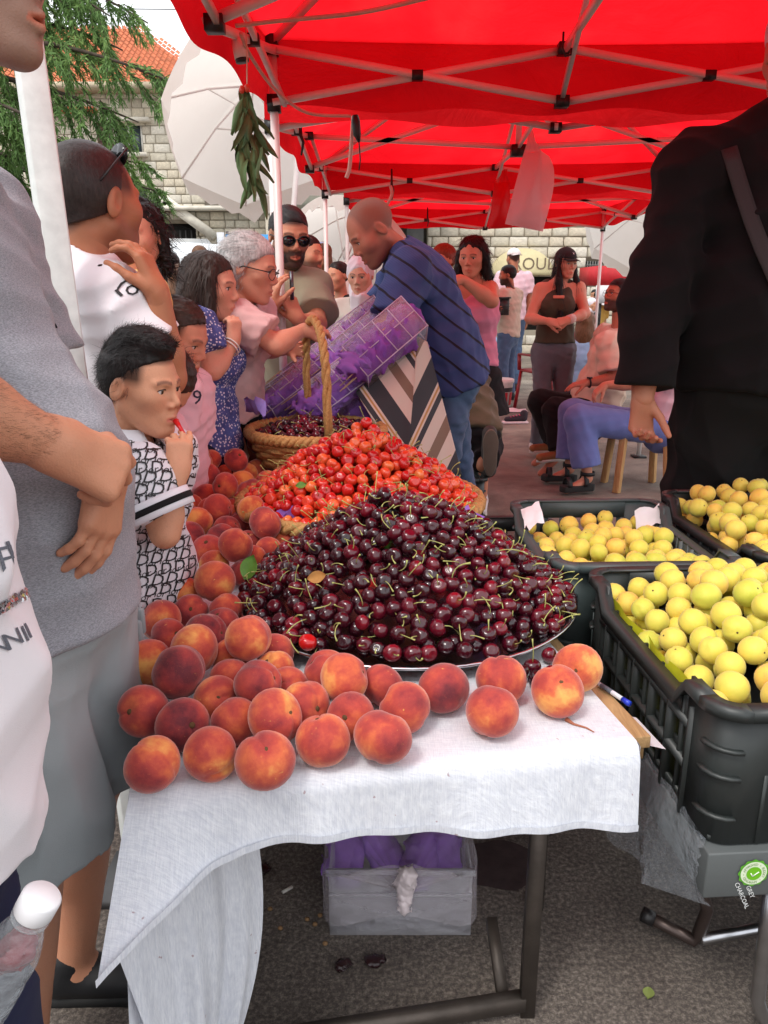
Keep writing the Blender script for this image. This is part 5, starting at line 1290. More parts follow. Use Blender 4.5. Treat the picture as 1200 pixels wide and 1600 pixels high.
def panel(q, n=26):
    """q: four (px, py, Y) corners, top-left, top-right, bottom-right, bottom-left"""
    g, px = [], []
    for i in range(n):
        u = i / (n - 1); r1, r2 = [], []
        for j in range(n):
            w = j / (n - 1); c = [(1 - u) * (1 - w), (1 - u) * w, u * w, u * (1 - w)]; X = sum(k * p[0] for k, p in zip(c, q)); Yp = sum(k * p[1] for k, p in zip(c, q)); D = sum(k * p[2] for k, p in zip(c, q))
            D += .02 * math.sin(w * 7 + u * 3) * u; r1.append(P(X, Yp, D)); r2.append((X, Yp))
        g.append(r1); px.append(r2)
    return np.array(g), np.array(px)
gl, pl = panel([(652, 524, 3.14), (654, 526, 3.12), (634, 742, 2.86), (556, 612, 3.0)]); gr, pr2 = panel([(654, 526, 3.12), (668, 534, 3.3), (722, 742, 3.12), (634, 742, 2.86)])
sl_ = (pl[..., 0] - 634) * .82 - (pl[..., 1] - 675) * .57; sr_ = -((pr2[..., 0] - 634) * .905 + (pr2[..., 1] - 675) * .425)
m = MB(); m.sheet(gl); m.sheet(gr); me = mesh_np('striped_cloth', np.array(m.v), m.f, True); a = me.attributes.new('stripe', 'FLOAT', 'POINT'); a.data.foreach_set('value', (np.concatenate([sl_.ravel(), sr_.ravel()]) / 96.0 + .1).astype(np.float32))
o = link('striped_cloth', me, stripes()); md = o.modifiers.new('solid', 'SOLIDIFY'); md.thickness = .004; tag(o, 'cream, slate and brown striped cloth draped in a fold beside the purple packs', 'cloth')
q = P(665, 640, 3.22); t = empty('side_stand', (q[0], q[1] + .12, 0), 'small stand under the striped cloth', 'stand'); m = MB(); tz = P(655, 530, 3.2)[2] - .14; m.box((q[0] - .06, q[1] + .14, tz), (.16, .2, .03)); m.build('stand_top', M_WOOD, t)
for sx in (-1, 1):
    for sy in (-1, 1): m = MB(); m.bar((q[0] - .06 + sx * .06, q[1] + .14 + sy * .08, 0), (q[0] - .06 + sx * .06, q[1] + .14 + sy * .08, tz - .015), .025); m.build('leg', M_STEEL, t)

# bunch of green leaves hanging at the corner of the near canopy
HY_ = 2.62; t = empty('leaf_bunch', tuple(P(392, 60, HY_)), 'long bunch of dried green leaves hanging by a string from the near canopy', 'leaf bunch')
M_BAY = plain('hanging_leaf', c8(82, 108, 64), .7, .3, 9, .4, 60); r_ = np.random.default_rng(5)
m = MB(); m.tube([P(384, 30, HY_), P(386, 90, HY_), P(386, 140, HY_), P(392, 200, HY_), P(396, 300, HY_)], .0022, 5); m.build('string', plain('twine', c8(198, 186, 164), .8), t)
for i in range(38):
    u = i / 37; x, y = 388 + 7 * u + r_.normal(0, 5), 142 + 128 * u + r_.normal(0, 4); p = P(x, y, HY_ + r_.normal(0, .02)); d = nrm((r_.normal(0, .3), r_.normal(0, .3), -1)); s = nrm(np.cross(d, r_.normal(size=3))); n = np.cross(s, d); L_, w = r_.uniform(.09, .14), r_.uniform(.009, .015); g = []; tw = r_.normal(0, .9)
    for k in range(7):
        a = k / 6; ss = s * math.cos(tw * a) + n * math.sin(tw * a); nn = np.cross(ss, d); ww = w * math.sin(math.pi * min(1, .06 + a * .93)) ** .7
        g.append([p + d * L_ * a + n * .02 * math.sin(a * 3 + i) + ss * ww * b + nn * w * .6 * b * b for b in (-1, -.5, 0, .5, 1)])
    m = MB(); m.sheet(g); m.build('leaf', M_BAY, t, True)
for k, (x, y) in enumerate(((378, 140), (386, 138))): v, f = uvsphere(10, 8, (.009, .009, .012), P(x, y, HY_ - .02)); link('red_berry', mesh_np('red_berry', v, f, True), plain('orange_red_berry', c8(200, 70, 48), .4, .1), t)
a, b = P(372, 62, 2.66), P(378, 92, 2.66); t = empty('pipe_end', tuple(a), 'short white pipe with a black end tied above the green leaves', 'pipe'); m = MB(); m.tube([a, b], .022, 14); m.build('white_tube', M_POLE, t, True); m = MB(); m.tube([a + (b - a) * 1.0, a + (b - a) * 1.18], .021, 14); m.build('black_plug', M_BLACKPL, t, True)
M_ROPE = plain('rope', c8(204, 170, 156), .8, .1, 40, .4, 200)
def rope(pts, r, label, m_=None, cat='rope'):
    p = [P(*q) for q in pts]; c = []
    for i in range(len(p) - 1):
        p0, p1, p2, p3 = p[max(0, i - 1)], p[i], p[i + 1], p[min(len(p) - 1, i + 2)]
        for u in np.linspace(0, 1, 7)[: -1 if i < len(p) - 2 else None]: c.append(.5 * ((2 * p1) + (p2 - p0) * u + (2 * p0 - 5 * p1 + 4 * p2 - p3) * u * u + (3 * p1 - p0 - 3 * p2 + p3) * u ** 3))
    m = MB(); m.tube(c, r, 7); return tag(m.build('rope' if cat == 'rope' else cat.replace(' ', '_'), m_ or M_ROPE, None, True), label, cat)
rope([(368, 40, 2.5), (440, 32, 2.48), (560, 20, 2.4), (670, -4, 2.3)], .006, 'pale rope running along the top of the near canopy')
rope([(376, 52, 2.6), (392, 88, 2.7), (430, 140, 3.0), (480, 176, 3.2), (548, 181, 3.26)], .006, 'pale strap sagging from the near canopy corner to its far edge')
rope([(552, 182, 3.34), (549, 225, 3.34), (546, 262, 3.34), (541, 278, 3.34)], .008, 'pale hook of tube hanging under the far edge of the near canopy')
rope([(610, 290, 5.2), (612, 305, 5.2), (598, 330, 5.2), (590, 335, 5.2)], .010, 'pale bent tube hanging under the middle canopy')
t = empty('cable_plug', tuple(P(556, 185, 3.3)), 'black plug on a cable hanging from the far edge of the near canopy', 'plug'); m = MB(); m.tube([P(555, 180, 3.3), P(556, 190, 3.3), P(558, 210, 3.3), P(561, 222, 3.3)], [.012, .018, .016, .005], 10); m.build('plug_body', M_BLACKPL, t, True); m = MB(); m.tube([P(561, 222, 3.3), P(563, 250, 3.3), P(561, 266, 3.3)], .003, 6); m.build('cable', M_BLACKPL, t)
for x, y, Y, lb in ((612, 290, 5.4, 'black elastic hook left of the middle canopy centre'), (470, 212, 4.2, 'black buckle strap at the left edge of the middle canopy'), (668, 340, 8.6, 'black strap hanging under the farthest canopy')):
    p = P(x, y, Y); m = MB(); m.tube([p + V(0, 0, .10), p, p + V(.012, 0, -.03), p + V(0, 0, -.09)], [.006, .010, .008, .005], 6); tag(m.build('hanging_strap', M_BLACKPL, None, True), lb, 'strap')
p = P(880, 60, 3.0); m = MB(); m.tube([p + V(0, 0, .02), p - V(0, 0, .03), p + V(.012, 0, -.055), p + V(.03, 0, -.05), p + V(.03, 0, -.03)], .004, 6); tag(m.build('hook', M_BLACKPL, None, True), 'small black hook under the near canopy roof', 'hook')
# bags hanging from the middle canopy
def bag(top, quad, dep, label, m_, seed):
    t = empty('plastic_bag', tuple(P(*top)), label, 'bag', 'plastic bags hanging from the canopy'); A = P(*top); q = [P(*k) for k in quad]; g1, g2 = [], []; r = np.random.default_rng(seed); n = 18
    for s, g in ((1, g1), (-1, g2)):
        for i in range(n):
            u = i / (n - 1); row = []
            for j in range(n):
                w = j / (n - 1); top_ = q[0] * (1 - w) + q[1] * w; bt_ = q[3] * (1 - w) + q[2] * w; p = top_ * (1 - u) + bt_ * u; puff = math.sin(math.pi * w) * (math.sin(math.pi * min(1, u * 1.0)) ** .6) * dep; row.append(p + V(0, -s * puff, 0) + V(0, .006, 0) * math.sin(w * 9 + u * 6 + seed) * (1 if 0 < w < 1 else 0))
            g.append(row)
    m = MB(); m.sheet(g1); m.sheet([r_[::-1] for r_ in g2]); m.build('bag_body', m_, t, True)
    m = MB(); n_ = 10; m.sheet([[A + V((w - .5) * .02, 0, .02)] * 1 + [] if 0 else A + V((w - .5) * .03, 0, 0) for w in np.linspace(0, 1, n_)], ) if 0 else m.sheet([[A + V((w - .5) * .025, .004 * math.sin(w * 12), 0) for w in np.linspace(0, 1, n_)], [A * .5 + (q[0] * (1 - w) + q[1] * w) * .5 + V(0, .01 * math.sin(w * 14), 0) for w in np.linspace(0, 1, n_)], [q[0] * (1 - w) + q[1] * w + V(0, .006 * math.sin(w * 9), 0) for w in np.linspace(0, 1, n_)]]); m.build('gathered_neck', m_, t, True); return t
def bag_mat(name, c, al):
    t = NT(name); t.set(Base_Color=c, Roughness=.35); tr = t.new('ShaderNodeBsdfTranslucent'); tr.inputs[0].default_value = (*c, 1); mx = t.new('ShaderNodeMixShader'); mx.inputs[0].default_value = .5; m2 = t.new('ShaderNodeMixShader'); m2.inputs[0].default_value = al; ts = t.new('ShaderNodeBsdfTransparent')
    t.bump(t.noise(14, 4), .5, .02); t.lk(t.b.outputs[0], mx.inputs[1]); t.lk(tr.outputs[0], mx.inputs[2]); t.lk(ts.outputs[0], m2.inputs[1]); t.lk(mx.outputs[0], m2.inputs[2]); t.lk(m2.outputs[0], t.out.inputs[0]); return t.m
bag((829, 205, 4.7), [(818, 232, 4.7), (838, 228, 4.7), (864, 264, 4.7), (866, 262, 4.7)], .01, 'knotted neck of the white bag', bag_mat('bag_white_film', c8(226, 214, 216), .82), 3) if 0 else None
M_BW = bag_mat('bag_white_film', c8(226, 206, 208), .82); M_BR = bag_mat('bag_red_film', c8(214, 30, 40), .85)
bag((829, 204, 4.7), [(818, 240, 4.72), (846, 236, 4.72), (848, 362, 4.7), (789, 350, 4.7)], .05, 'white plastic bag hanging from the middle canopy', M_BW, 3)
m = MB(); q = [P(846, 236, 4.72), P(866, 266, 4.76), P(848, 362, 4.7)]; m.sheet([[q[0] * (1 - u) + q[2] * u + (q[1] - (q[0] * .75 + q[2] * .25)) * math.sin(math.pi * u ** .6) * w for w in np.linspace(0, 1, 6)] for u in np.linspace(0, 1, 14)]); ob = m.build('bag_side', M_BW, bpy.data.objects['plastic_bag'], True)
bag((790, 264, 5.6), [(772, 286, 5.6), (796, 284, 5.6), (800, 356, 5.6), (763, 358, 5.6)], .06, 'red plastic bag hanging behind the white one', M_BR, 4)

# ================================================================== THINGS ON THE GROUND UNDER THE CANOPIES
q = G(781, 634, 0); t = empty('paint_bucket', (q[0], q[1], 0), 'white plastic bucket with a red and dark label on the ground', 'bucket'); M_PAIL = plain('white_pail', c8(224, 214, 210), .4, .04)
m = MB(); m.lathe([(0, .0), (.125, .0), (.145, .27), (.15, .275), (.15, .30), (.142, .302)], (q[0], q[1], 0), 28); m.build('pail', M_PAIL, t, True); m = MB(); m.lathe([(.152, .275), (.156, .285), (.156, .315), (.14, .322), (0, .322)], (q[0], q[1], 0), 28); m.build('lid', M_PAIL, t, True)
m = MB(); n_ = 24
def ring(z0, z1, a0, a1): 
    g = MB(); g.sheet([[(q[0] + (.127 + .074 * z) * math.cos(a), q[1] + (.127 + .074 * z) * math.sin(a), z) for a in np.linspace(R(a0), R(a1), 18)] for z in (z0, z1)]); return g
ring(.02, .17, 170, 300).build('red_label', plain('red_print', c8(176, 26, 40), .5, 0), t, True); ring(.175, .225, 170, 340).build('dark_label', plain('dark_print', c8(44, 36, 38), .5, 0), t, True); ring(.02, .17, 312, 340).build('red_label', MATS['red_print'], t, True)
m = MB(); a = R(262); c = V(q[0] + .142 * math.cos(a), q[1] + .142 * math.sin(a), .09); m.box(c + V(0, -.003, -.01), (.05, .004, .05), rz=a + math.pi / 2); m.bar(c + V(-.03, -.003, .014), c + V(0, -.003, .045), .007, .004, up=(0, 1, 0)); m.bar(c + V(0, -.003, .045), c + V(.03, -.003, .014), .007, .004, up=(0, 1, 0)); m.build('label_mark', M_PAIL, t)
q = G(835, 640, 0); t = empty('plastic_chair', (q[0] + .1, q[1], 0), 'dark red plastic chair behind the young woman in the dark cap', 'chair', None, R(200)); M_RCH = plain('red_plastic_chair', c8(140, 28, 36), .35, .08)
for sx in (-1, 1):
    for sy in (-1, 1): m = MB(); m.bar((sx * .24, sy * .23, 0), (sx * .2, sy * .19, .43), .045, .03); m.build('leg', M_RCH, t, local=True)
m = MB(); m.box((0, 0, .44), (.44, .42, .03)); m.build('seat', M_RCH, t, local=True, bevel=.01); m = MB()
for i in range(5): m.bar((-.17 + .085 * i, .2, .45), (-.18 + .09 * i, .28, .84), .04, .012)
m.bar((-.22, .28, .85), (.22, .28, .85), .03, .07); m.build('backrest', M_RCH, t, local=True)
for sx in (-1, 1): m = MB(); m.bar((sx * .22, .24, .62), (sx * .24, -.18, .62), .04, .02); m.bar((sx * .24, -.18, .62), (sx * .22, -.2, .44), .04, .02); m.build('armrest', M_RCH, t, local=True)
q = G(963, 770, 0); t = empty('wooden_stool', (q[0] + .17, q[1] + .15, 0), 'pale wooden stool under the person in blue trousers', 'stool'); M_PALEW = wood_mat('pale_wood', c8(176, 132, 82), c8(206, 164, 112), (30, 30, 3))
for sx in (-1, 1):
    for sy in (-1, 1): m = MB(); c = V(q[0] + .17, q[1] + .15, 0); m.bar(c + V(sx * .17, sy * .15, 0), c + V(sx * .14, sy * .12, .44), .045, .04); m.build('leg', M_PALEW, t, bevel=.004)
m = MB(); m.box((q[0] + .17, q[1] + .15, .455), (.38, .34, .03)); m.build('seat', M_PALEW, t, bevel=.006)
for x, y, z, lb in ((985, 770, 0, 0),): pass
crumple('paper_sheet', G(800, 641, .01), .35, .22, 9, 'pinkish paper sheet lying on the ground by the bucket', plain('pink_paper', c8(220, 196, 200), .85), (.0, .0), .006)
c = G(808, 662, 0); t = empty('sneaker', (c[0], c[1], 0), 'dark sneaker with pink laces and a white sole behind the grey jeans', 'sneaker'); v, f = sdf([rc(c + V(-.10, 0, .045), c + V(.06, .02, .055), .036, .042, UP if 'UP' in globals() else (0, 0, 1), .8, k=.03), rc(c + V(.06, .02, .06), c + V(.07, .02, .10), .042, .04, k=.02)], .008); link('upper', mesh_np('upper', v, f, True), plain('dark_mesh_shoe', c8(44, 36, 46), .8), t)
m = MB(); m.box(c + V(-.02, .01, .014), (.26, .09, .024), rz=.12); m.build('sole', plain('pale_sole', c8(222, 200, 204), .6), t, bevel=.008)
for i in range(4): m = MB(); p = c + V(-.07 + .03 * i, .005, .078 + .006 * i); m.bar(p - V(0, .03, .006), p + V(0, .03, -.006), .008, .006); m.build('lace', plain('pink_lace', c8(206, 60, 110), .7), t)
# ================================================================== PEOPLE
def skin_mat():
    t = NT('skin'); a = t.new('ShaderNodeAttribute'); a.attribute_name = 'Col'; v = t.coord(); n = t.noise(45, 4, .6, vec=v); n2 = t.noise(420, 3, vec=v)
    base = t.mix(t.math('MULTIPLY', t.noise(22, 5, .65, vec=v), .55), a.outputs['Color'], (.56, .36, .30), 'SOFT_LIGHT')
    base = t.mix(t.math('MULTIPLY', t.ramp(t.noise(160, 3, .7, vec=v), [(.55, (0, 0, 0)), (.75, (1, 1, 1))]), .22), base, (.30, .15, .10))
    t.lk(base, t.b.inputs['Base Color']); t.set(Roughness=.52); t.b.inputs['Specular IOR Level'].default_value = .35
    t.b.inputs['Subsurface Weight'].default_value = .06; t.b.inputs['Subsurface Radius'].default_value = (.008, .004, .002)
    t.bump(t.math('ADD', n2, n), .25, .003); return t.m
M_SKIN = skin_mat()
def attr_mat(name, rough):
    t = NT(name); a = t.new('ShaderNodeAttribute'); a.attribute_name = 'Col'; t.lk(a.outputs['Color'], t.b.inputs['Base Color']); t.set(Roughness=rough); return t.m
M_EYE = attr_mat('eye', .08)
def hair_mat(name, c, c2=None):
    if name in MATS: return MATS[name]
    t = NT(name); v = t.coord(scale=(1, 1, .25)); n = t.noise(130, 3, .7, vec=v); c2 = c2 or tuple(min(1, x * 1.7 + .004) for x in c)
    t.lk(t.ramp(n, [(.35, c), (.72, c2)]), t.b.inputs['Base Color']); t.set(Roughness=.48); t.b.inputs['Specular IOR Level'].default_value = .28; t.bump(n, .5, .003); MATS[name] = t.m; return t.m
TAN, FAIR, BROWN = c8(196, 146, 118), c8(214, 170, 146), c8(168, 116, 88)
UP = V(0, 0, 1)
def face_R(yaw, pitch, roll):
    y, p = R(yaw), R(pitch); F = V(math.sin(y), -math.cos(y), 0); L = np.cross(UP, F)
    f = F * math.cos(p) - UP * math.sin(p); u = np.cross(f, L); r = R(roll)
    l2 = L * math.cos(r) + u * math.sin(r); u2 = u * math.cos(r) - L * math.sin(r)
    return np.stack([-l2 * -1, f, u2], 1)                                # columns: left, forward, up
def head_prims(Hc, M, hs, fem=False, fine=True, hair_t=0):
    T = lambda *p: Hc + M @ (V(*p) * hs); L = []
    E = lambda c, r, k=.02, op='u', clip=None: L.append(el(T(*c), V(*r) * hs, M, k * hs, op, clip))
    C = lambda a, b, ra, rb, k=.015, op='u': L.append(rc(T(*a), T(*b), ra * hs, rb * hs, k=k * hs, op=op))
    E((0, -.012, .04), (.076, .097, .083)); E((0, .03, -.005), (.066, .066, .08), .03); E((0, .042, -.06), (.048 if not fem else .044, .049, .054), .03)
    for s in (-1, 1):
        C((s * .052, -.005, -.045), (s * .02, .068, -.098), .018, .016 if not fem else .013, .03); E((s * .043, .056, -.014), (.024, .024, .02), .03)
    E((0, .078, -.1), (.02, .018, .016), .02); C((0, .085, .022), (0, .109, -.022), .0070, .0098, .014)
    for s in (-1, 1):
        E((s * .0125, .1, -.031), (.0078, .010, .0072), .008)
        C((s * .014, .091, .0245), (s * .046, .078, .026), .007, .006, .014)
    E((0, .084, -.064), (.028, .013, .02), .015)
    for s in (-1, 1): E((s * .032, .1, .007), (.017, .0165, .0105), .012, 's')
    for s in (-1, 1):
        c = T(s * .032, .0765, .006); L.append(el(c, V(.0150, .0150, .0150) * hs, M, .004 * hs, 'u', [(T(s * .032, .0765, .0105), -M[:, 2])]))
        L.append(el(c, V(.0145, .0145, .0145) * hs, M, .004 * hs, 'u', [(T(s * .032, .0765, .0000), M[:, 2])]))
    for s in (-1, 1):
        C((s * .019, .0925, -.0635), (0, .1005, -.0590), .0035, .0055, .005); C((s * .017, .0925, -.0705), (0, .0995, -.0735), .0042, .0065, .005)
        ea = M @ np.array([[1, 0, 0], [0, .94, -.34], [0, .34, .94]]).T
        L.append(el(T(s * .079, -.012, .0), V(.009, .019, .032) * hs, ea, .006 * hs)); L.append(el(T(s * .089, -.006, .004), V(.008, .010, .018) * hs, ea, .006 * hs, 's'))
    E((0, .104, -.0665), (.02, .012, .0016), .003, 's')
    return L
def hand_prims(w, d, n, L=.185, side=1, curl=(.5, .5, .5, .5), thumb=.5, spread=.12, fa=None, wr=.028):
    """wrist, hand direction, palm normal; side=+1 puts the thumb along cross(d, n)"""
    d = nrm(d); n = nrm(np.asarray(n) - d * np.dot(n, d)); s = np.cross(d, n) * side; q = L / .185; P_ = []
    fa = d if fa is None else nrm(fa); P_.append(rc(w - fa * .05 * q, w + d * .012 * q, wr * 1.06, .0255 * q, k=.02)); P_.append(rc(w, w + d * .03 * q, .027 * q, .028 * q, n, .75, k=.02))
    offs = (.030, .011, -.009, -.027); lens = (.070, .078, .073, .057); rad = (.0095, .0098, .0092, .008)
    for i in range(4):
        b = w + d * (.095 - .004 * abs(i - 1)) * q + s * offs[i] * q
        P_.append(rc(w + s * offs[i] * .55 * q + d * .01 * q, b, .0165 * q, .0125 * q, k=.012))
        a = 0; p = b; dv = nrm(d + s * spread * (1.2 - i * .8)); seg = (.46, .30, .24); c = curl[i]
        for j in range(3):
            a += c * (1.1, 1.35, .8)[j]; v = nrm(dv * math.cos(a) + n * math.sin(a)); e = p + v * lens[i] * seg[j] * q
            P_.append(rc(p, e, rad[i] * q * (1 - .08 * j), rad[i] * q * (.93 - .08 * j), k=.004)); p = e
    b = w + d * .025 * q + s * .026 * q + n * .008 * q; v = nrm(d * .72 + s * (.62 - .5 * thumb) + n * (.15 + .75 * thumb)); e = b + v * .042 * q
    P_.append(rc(b, e, .015 * q, .0125 * q, k=.012)); v2 = nrm(v + d * .25 + n * .25 * thumb - s * .25 * thumb); e2 = e + v2 * .034 * q; P_.append(rc(e, e2, .0115 * q, .0105 * q, k=.004))
    v3 = nrm(v2 + n * .2 - s * .3 * thumb); P_.append(rc(e2, e2 + v3 * .026 * q, .0105 * q, .0085 * q, k=.004)); return P_
def join(parts):
    b = 0; vs, fs = [], []
    for v, f in parts: vs.append(v); fs.append(f + b); b += len(v)
    return np.concatenate(vs), np.concatenate(fs)
RES = dict(near=(.006, .0028, .003), mid=(.010, .0042, .0048), far=(.016, .008, .009))
def person(label, head, Y, H=1.7, yaw=0, pitch=0, roll=0, tyaw=None, fem=False, hs=None, fat=0., J=None, skin=TAN, res='mid', hands=None, stub=None, buzz=None,
           top=None, bottom=None, shoe=None, brow=c8(40, 30, 26), lips=None, eyes=True, group=None, belly=0., bust=1.0, armr=1.0):
    J = dict(J or {}); S = H / 1.75; hs = hs or (S ** .6) * (.92 if fem else .965); hb, hh, hn = RES[res]
    cv = lambda x: P(*x) if isinstance(x, tuple) and len(x) == 3 and x[0] > 5 or isinstance(x, tuple) and abs(x[1]) > 5 else np.asarray(x, float)
    Hc = cv((*head, Y)) if len(head) == 2 else np.asarray(head, float); M = face_R(yaw, pitch, roll); ty = R(yaw if tyaw is None else tyaw)
    F = V(math.sin(ty), -math.cos(ty), 0); L = np.cross(UP, F)
    J = {k: cv(v) for k, v in J.items()}
    fx = M[:, 1]
    nb = J.setdefault('neck', Hc - UP * .185 * hs - fx * .03 * hs - F * .015)
    pel = J.setdefault('pelvis', V(nb[0], nb[1], nb[2] - .53 * S))
    sp = nrm(nb - pel); fw = nrm(F - sp * np.dot(F, sp)); ln = np.linalg.norm(nb - pel)
    bend = J.pop('bend', V(0, 0, 0)) if 'bend' in J else V(0, 0, 0)
    J.setdefault('waist', pel + sp * ln * .27 + bend * .6); J.setdefault('chest', pel + sp * ln * .66 + bend)
    sw = (.165 if fem else .185) * S + fat * .5
    for s, k in ((1, 'l'), (-1, 'r')):
        J.setdefault('s' + k, nb + L * s * sw - sp * .055 * S); J.setdefault('h' + k, pel + L * s * .088 * S - sp * .03 * S)
        J.setdefault('e' + k, J['s' + k] - UP * .285 * S + L * s * .045 * S - F * .03 * S); J.setdefault('w' + k, J['e' + k] - UP * .235 * S + F * .07 * S + L * s * .0)
        h = J['h' + k]; J.setdefault('k' + k, V(h[0], h[1], .285 * H * (h[2] / (.5 * H)) if h[2] > .3 * H else .27 * H) + F * .03 * S); kn = J['k' + k]
        J.setdefault('a' + k, V(kn[0] - F[0] * .05 * S, kn[1] - F[1] * .05 * S, .085 * S)); J.setdefault('t' + k, J['a' + k] * V(1, 1, 0) + F * .155 * S + L * s * .02 * S + UP * .03 * S)
    root = empty('person', (float(pel[0]), float(pel[1]), 0.0), label, 'person', group)
    wp, ww, wc = (.150, .112, .128) if fem else (.142, .132, .150)
    def torso(o, up_to=.075, k=.05):
        r_ = [rc(pel - sp * .03 * S, J['waist'], wp * S + fat + o, ww * S + fat + o, fw, .78, k=k), rc(J['waist'], J['chest'], ww * S + fat + o, wc * S + fat * .6 + o, fw, .74, k=k),
              rc(J['chest'], nb - sp * up_to * S, wc * S + fat * .5 + o, .085 * S + o, fw, .70, k=k)]
        for kk in 'lr':
            a = nb - sp * .05 * S + (J['s' + kk] - nb) * .25; r_.append(rc(a, J['s' + kk], .056 * S + o, .052 * S + o, k=.05)); r_.append(rc(J['chest'], J['s' + kk] - sp * .05 * S, .09 * S + o, .05 * S + o, fw, .8, k=.06))
        if fem and bust:
            for s in (-1, 1): r_.append(el(J['chest'] + fw * .085 * S + L * s * .062 * S - sp * .01, V(.062, .058, .062) * S * bust + o, k=.05))
        if belly: r_.append(el(J['waist'] + fw * .06 * S - sp * .02, V(.15, .15, .17) * S * belly + o, k=.09))
        return r_
    def arm(k, o, f0=0., f1=2., loose=0.):
        s, e, w = J['s' + k], J['e' + k], J['w' + k]; r_ = []; a = armr
        if f1 <= 1:
            q = s + (e - s) * f1; d = nrm(e - s); r_.append(rc(s, q + d * .02, .056 * S * a + o, .05 * S * a + o + loose, clip=[(q, d)], k=.04))
        else:
            q = e + (w - e) * (f1 - 1); d = nrm(w - e); r_.append(rc(s, e, .054 * S * a + o, .045 * S * a + o + loose * .5, k=.04)); r_.append(rc(e, q + d * .01, .044 * S * a + o + loose * .5, .036 * S * a + o + loose, k=.03, clip=[(q, d)]))
        return r_
    # --- bare body: trunk, limbs and feet; head and hands in finer steps of the same surface
    B = torso(0.) + [rc(nb - sp * .06 * S, Hc - M[:, 2] * .055 * hs - fx * .022 * hs, .057 * S, .050 * hs, k=.03)]
    for k, s in (('l', 1), ('r', -1)):
        B += [rc(J['s' + k], J['e' + k], .05 * S * armr, .041 * S * armr, k=.02)]; d = J['w' + k] - J['e' + k]
        B += [rc(J['e' + k], J['e' + k] + d * .3, .040 * S * armr, .042 * S * armr, k=.02), rc(J['e' + k] + d * .3, J['w' + k], .042 * S * armr, .027 * S * (armr * .5 + .5), k=.02)]
        cb = nrm(J['k' + k] - J['a' + k]); bk = -nrm(J['t' + k] - J['a' + k])
        B += [rc(J['h' + k], J['k' + k], .086 * S + fat * .5, .056 * S, k=.03), rc(J['k' + k], J['a' + k], .053 * S, .036 * S, k=.03), rc(J['k' + k] - cb * .09 * S + bk * .018 * S, J['k' + k] - cb * .2 * S + bk * .016 * S, .047 * S, .042 * S, k=.03)]
        B += [rc(J['a' + k] - UP * .035 * S, J['t' + k], .036 * S, .03 * S, UP, .75, k=.03)]
    neckp = [rc(nb - sp * .03 * S, Hc - M[:, 2] * .055 * hs - fx * .022 * hs, .057 * S, .050 * hs, k=.03)]
    parts = [sdf(B, hb), sdf(neckp + head_prims(Hc, M, hs, fem), hh)]; nbody = len(parts[0][0]); bare = parts[0]; nhead = len(parts[1][0])
    hands = hands or {}
    for k, s in (('l', 1), ('r', -1)):
        hd = hands.get(k, {})
        if hd is None: continue
        d = nrm(hd.get('d', J['w' + k] - J['e' + k])); n = hd.get('n', -L * s * .8 - F * .3); parts.append(sdf(hand_prims(J['w' + k], d, n, .178 * S * hd.get('s', 1.0) * (.93 if fem else 1), hd.get('side', s if s > 0 else -1), hd.get('c', (.35, .4, .45, .5)), hd.get('t', .4), hd.get('sp', .1), J['w' + k] - J['e' + k], .027 * S * (armr * .5 + .5)), hn))
    v, f = join(parts); col = np.tile(np.array(skin, np.float32), (len(v), 1))
    q = ((v - Hc) @ M) / hs; x, y, z = np.abs(q[:, 0]), q[:, 1], q[:, 2]; isH = np.zeros(len(v), bool); isH[nbody:nbody + nhead] = True
    def blend(m, c): col[:] = col * (1 - m[:, None]) + np.array(c, np.float32) * m[:, None]
    sm = lambda a, lo, hi: np.clip((a - lo) / (hi - lo), 0, 1)
    blend(isH * sm(y, .05, .09) * np.exp(-((x - .035) / .02) ** 2 - ((z + .025) / .02) ** 2) * .14, c8(205, 96, 80))
    blend(isH * np.exp(-(np.hypot(x / 1.2, (z + .03)) / .014) ** 2) * (y > .09) * .12, c8(200, 90, 76))
    lipm = isH * (y > .086) * (x < .022) * np.exp(-((z + .0665) / (.0105 - .006 * x / .022)) ** 4)
    if stub:
        c, a = stub; jaw = isH * sm(-z, .028 , .05) * sm(y + .5 * np.clip(-z - .03, 0, 1), -.025, .01) * (1 - .0 * x); cheek = 1 - sm(-z - .035 + .9 * (x - .045), -.04, -.01) * 0
        must = isH * np.exp(-((z + .048) / .009) ** 2) * (x < .032) * (y > .07); side = isH * np.exp(-((y - .008) / .014) ** 2) * sm(-z, -.03, .0) * sm(z, -.06, -.03) * (x > .055) * .6
        hi = sm(-(z + .040) + .55 * (x - .02), -.012, .006) if True else 1
        blend(np.clip(jaw * np.where(y > .03, hi, 1) * (1 - lipm) + must + side * .9, 0, 1) * a, c)
    blend(lipm * .75, lips or (skin[0] * .82, skin[1] * .45, skin[2] * .45))
    bz = .0265 + .004 * np.sin(np.clip((x - .012) / .036, 0, 1) * 3.14); blend(isH * (y > .055) * (x > .011) * (x < .05) * np.exp(-((z - bz) / (.0036 if fem else .0046)) ** 4) * .72, brow)
    if buzz:
        c, a, hl = buzz; plane = z - (.066 + hl) + (.075 - y) * -.62; hm = sm(-(y - .07) * .55 + (z - .058 - hl) * 1.0 + .0, -.012, .012) * sm(z + .55 * (.02 - y) * 0 + .07 + np.where(y < -.02, .02, -.02) * 1.2, 0, .02)
        front = sm(z - .062 - hl - 1.2 * np.clip(x - .045, 0, 1) * 0, -.008, .006); sidehl = sm(-(y - .045), -.012, .006) * sm(z - .02 + np.clip(-y - .02, 0, .07) * 1.35, -.012, .012)
        ear = np.exp(-((y + .012) / .03) ** 2 - ((z - .0) / .03) ** 2) * (x > .078)
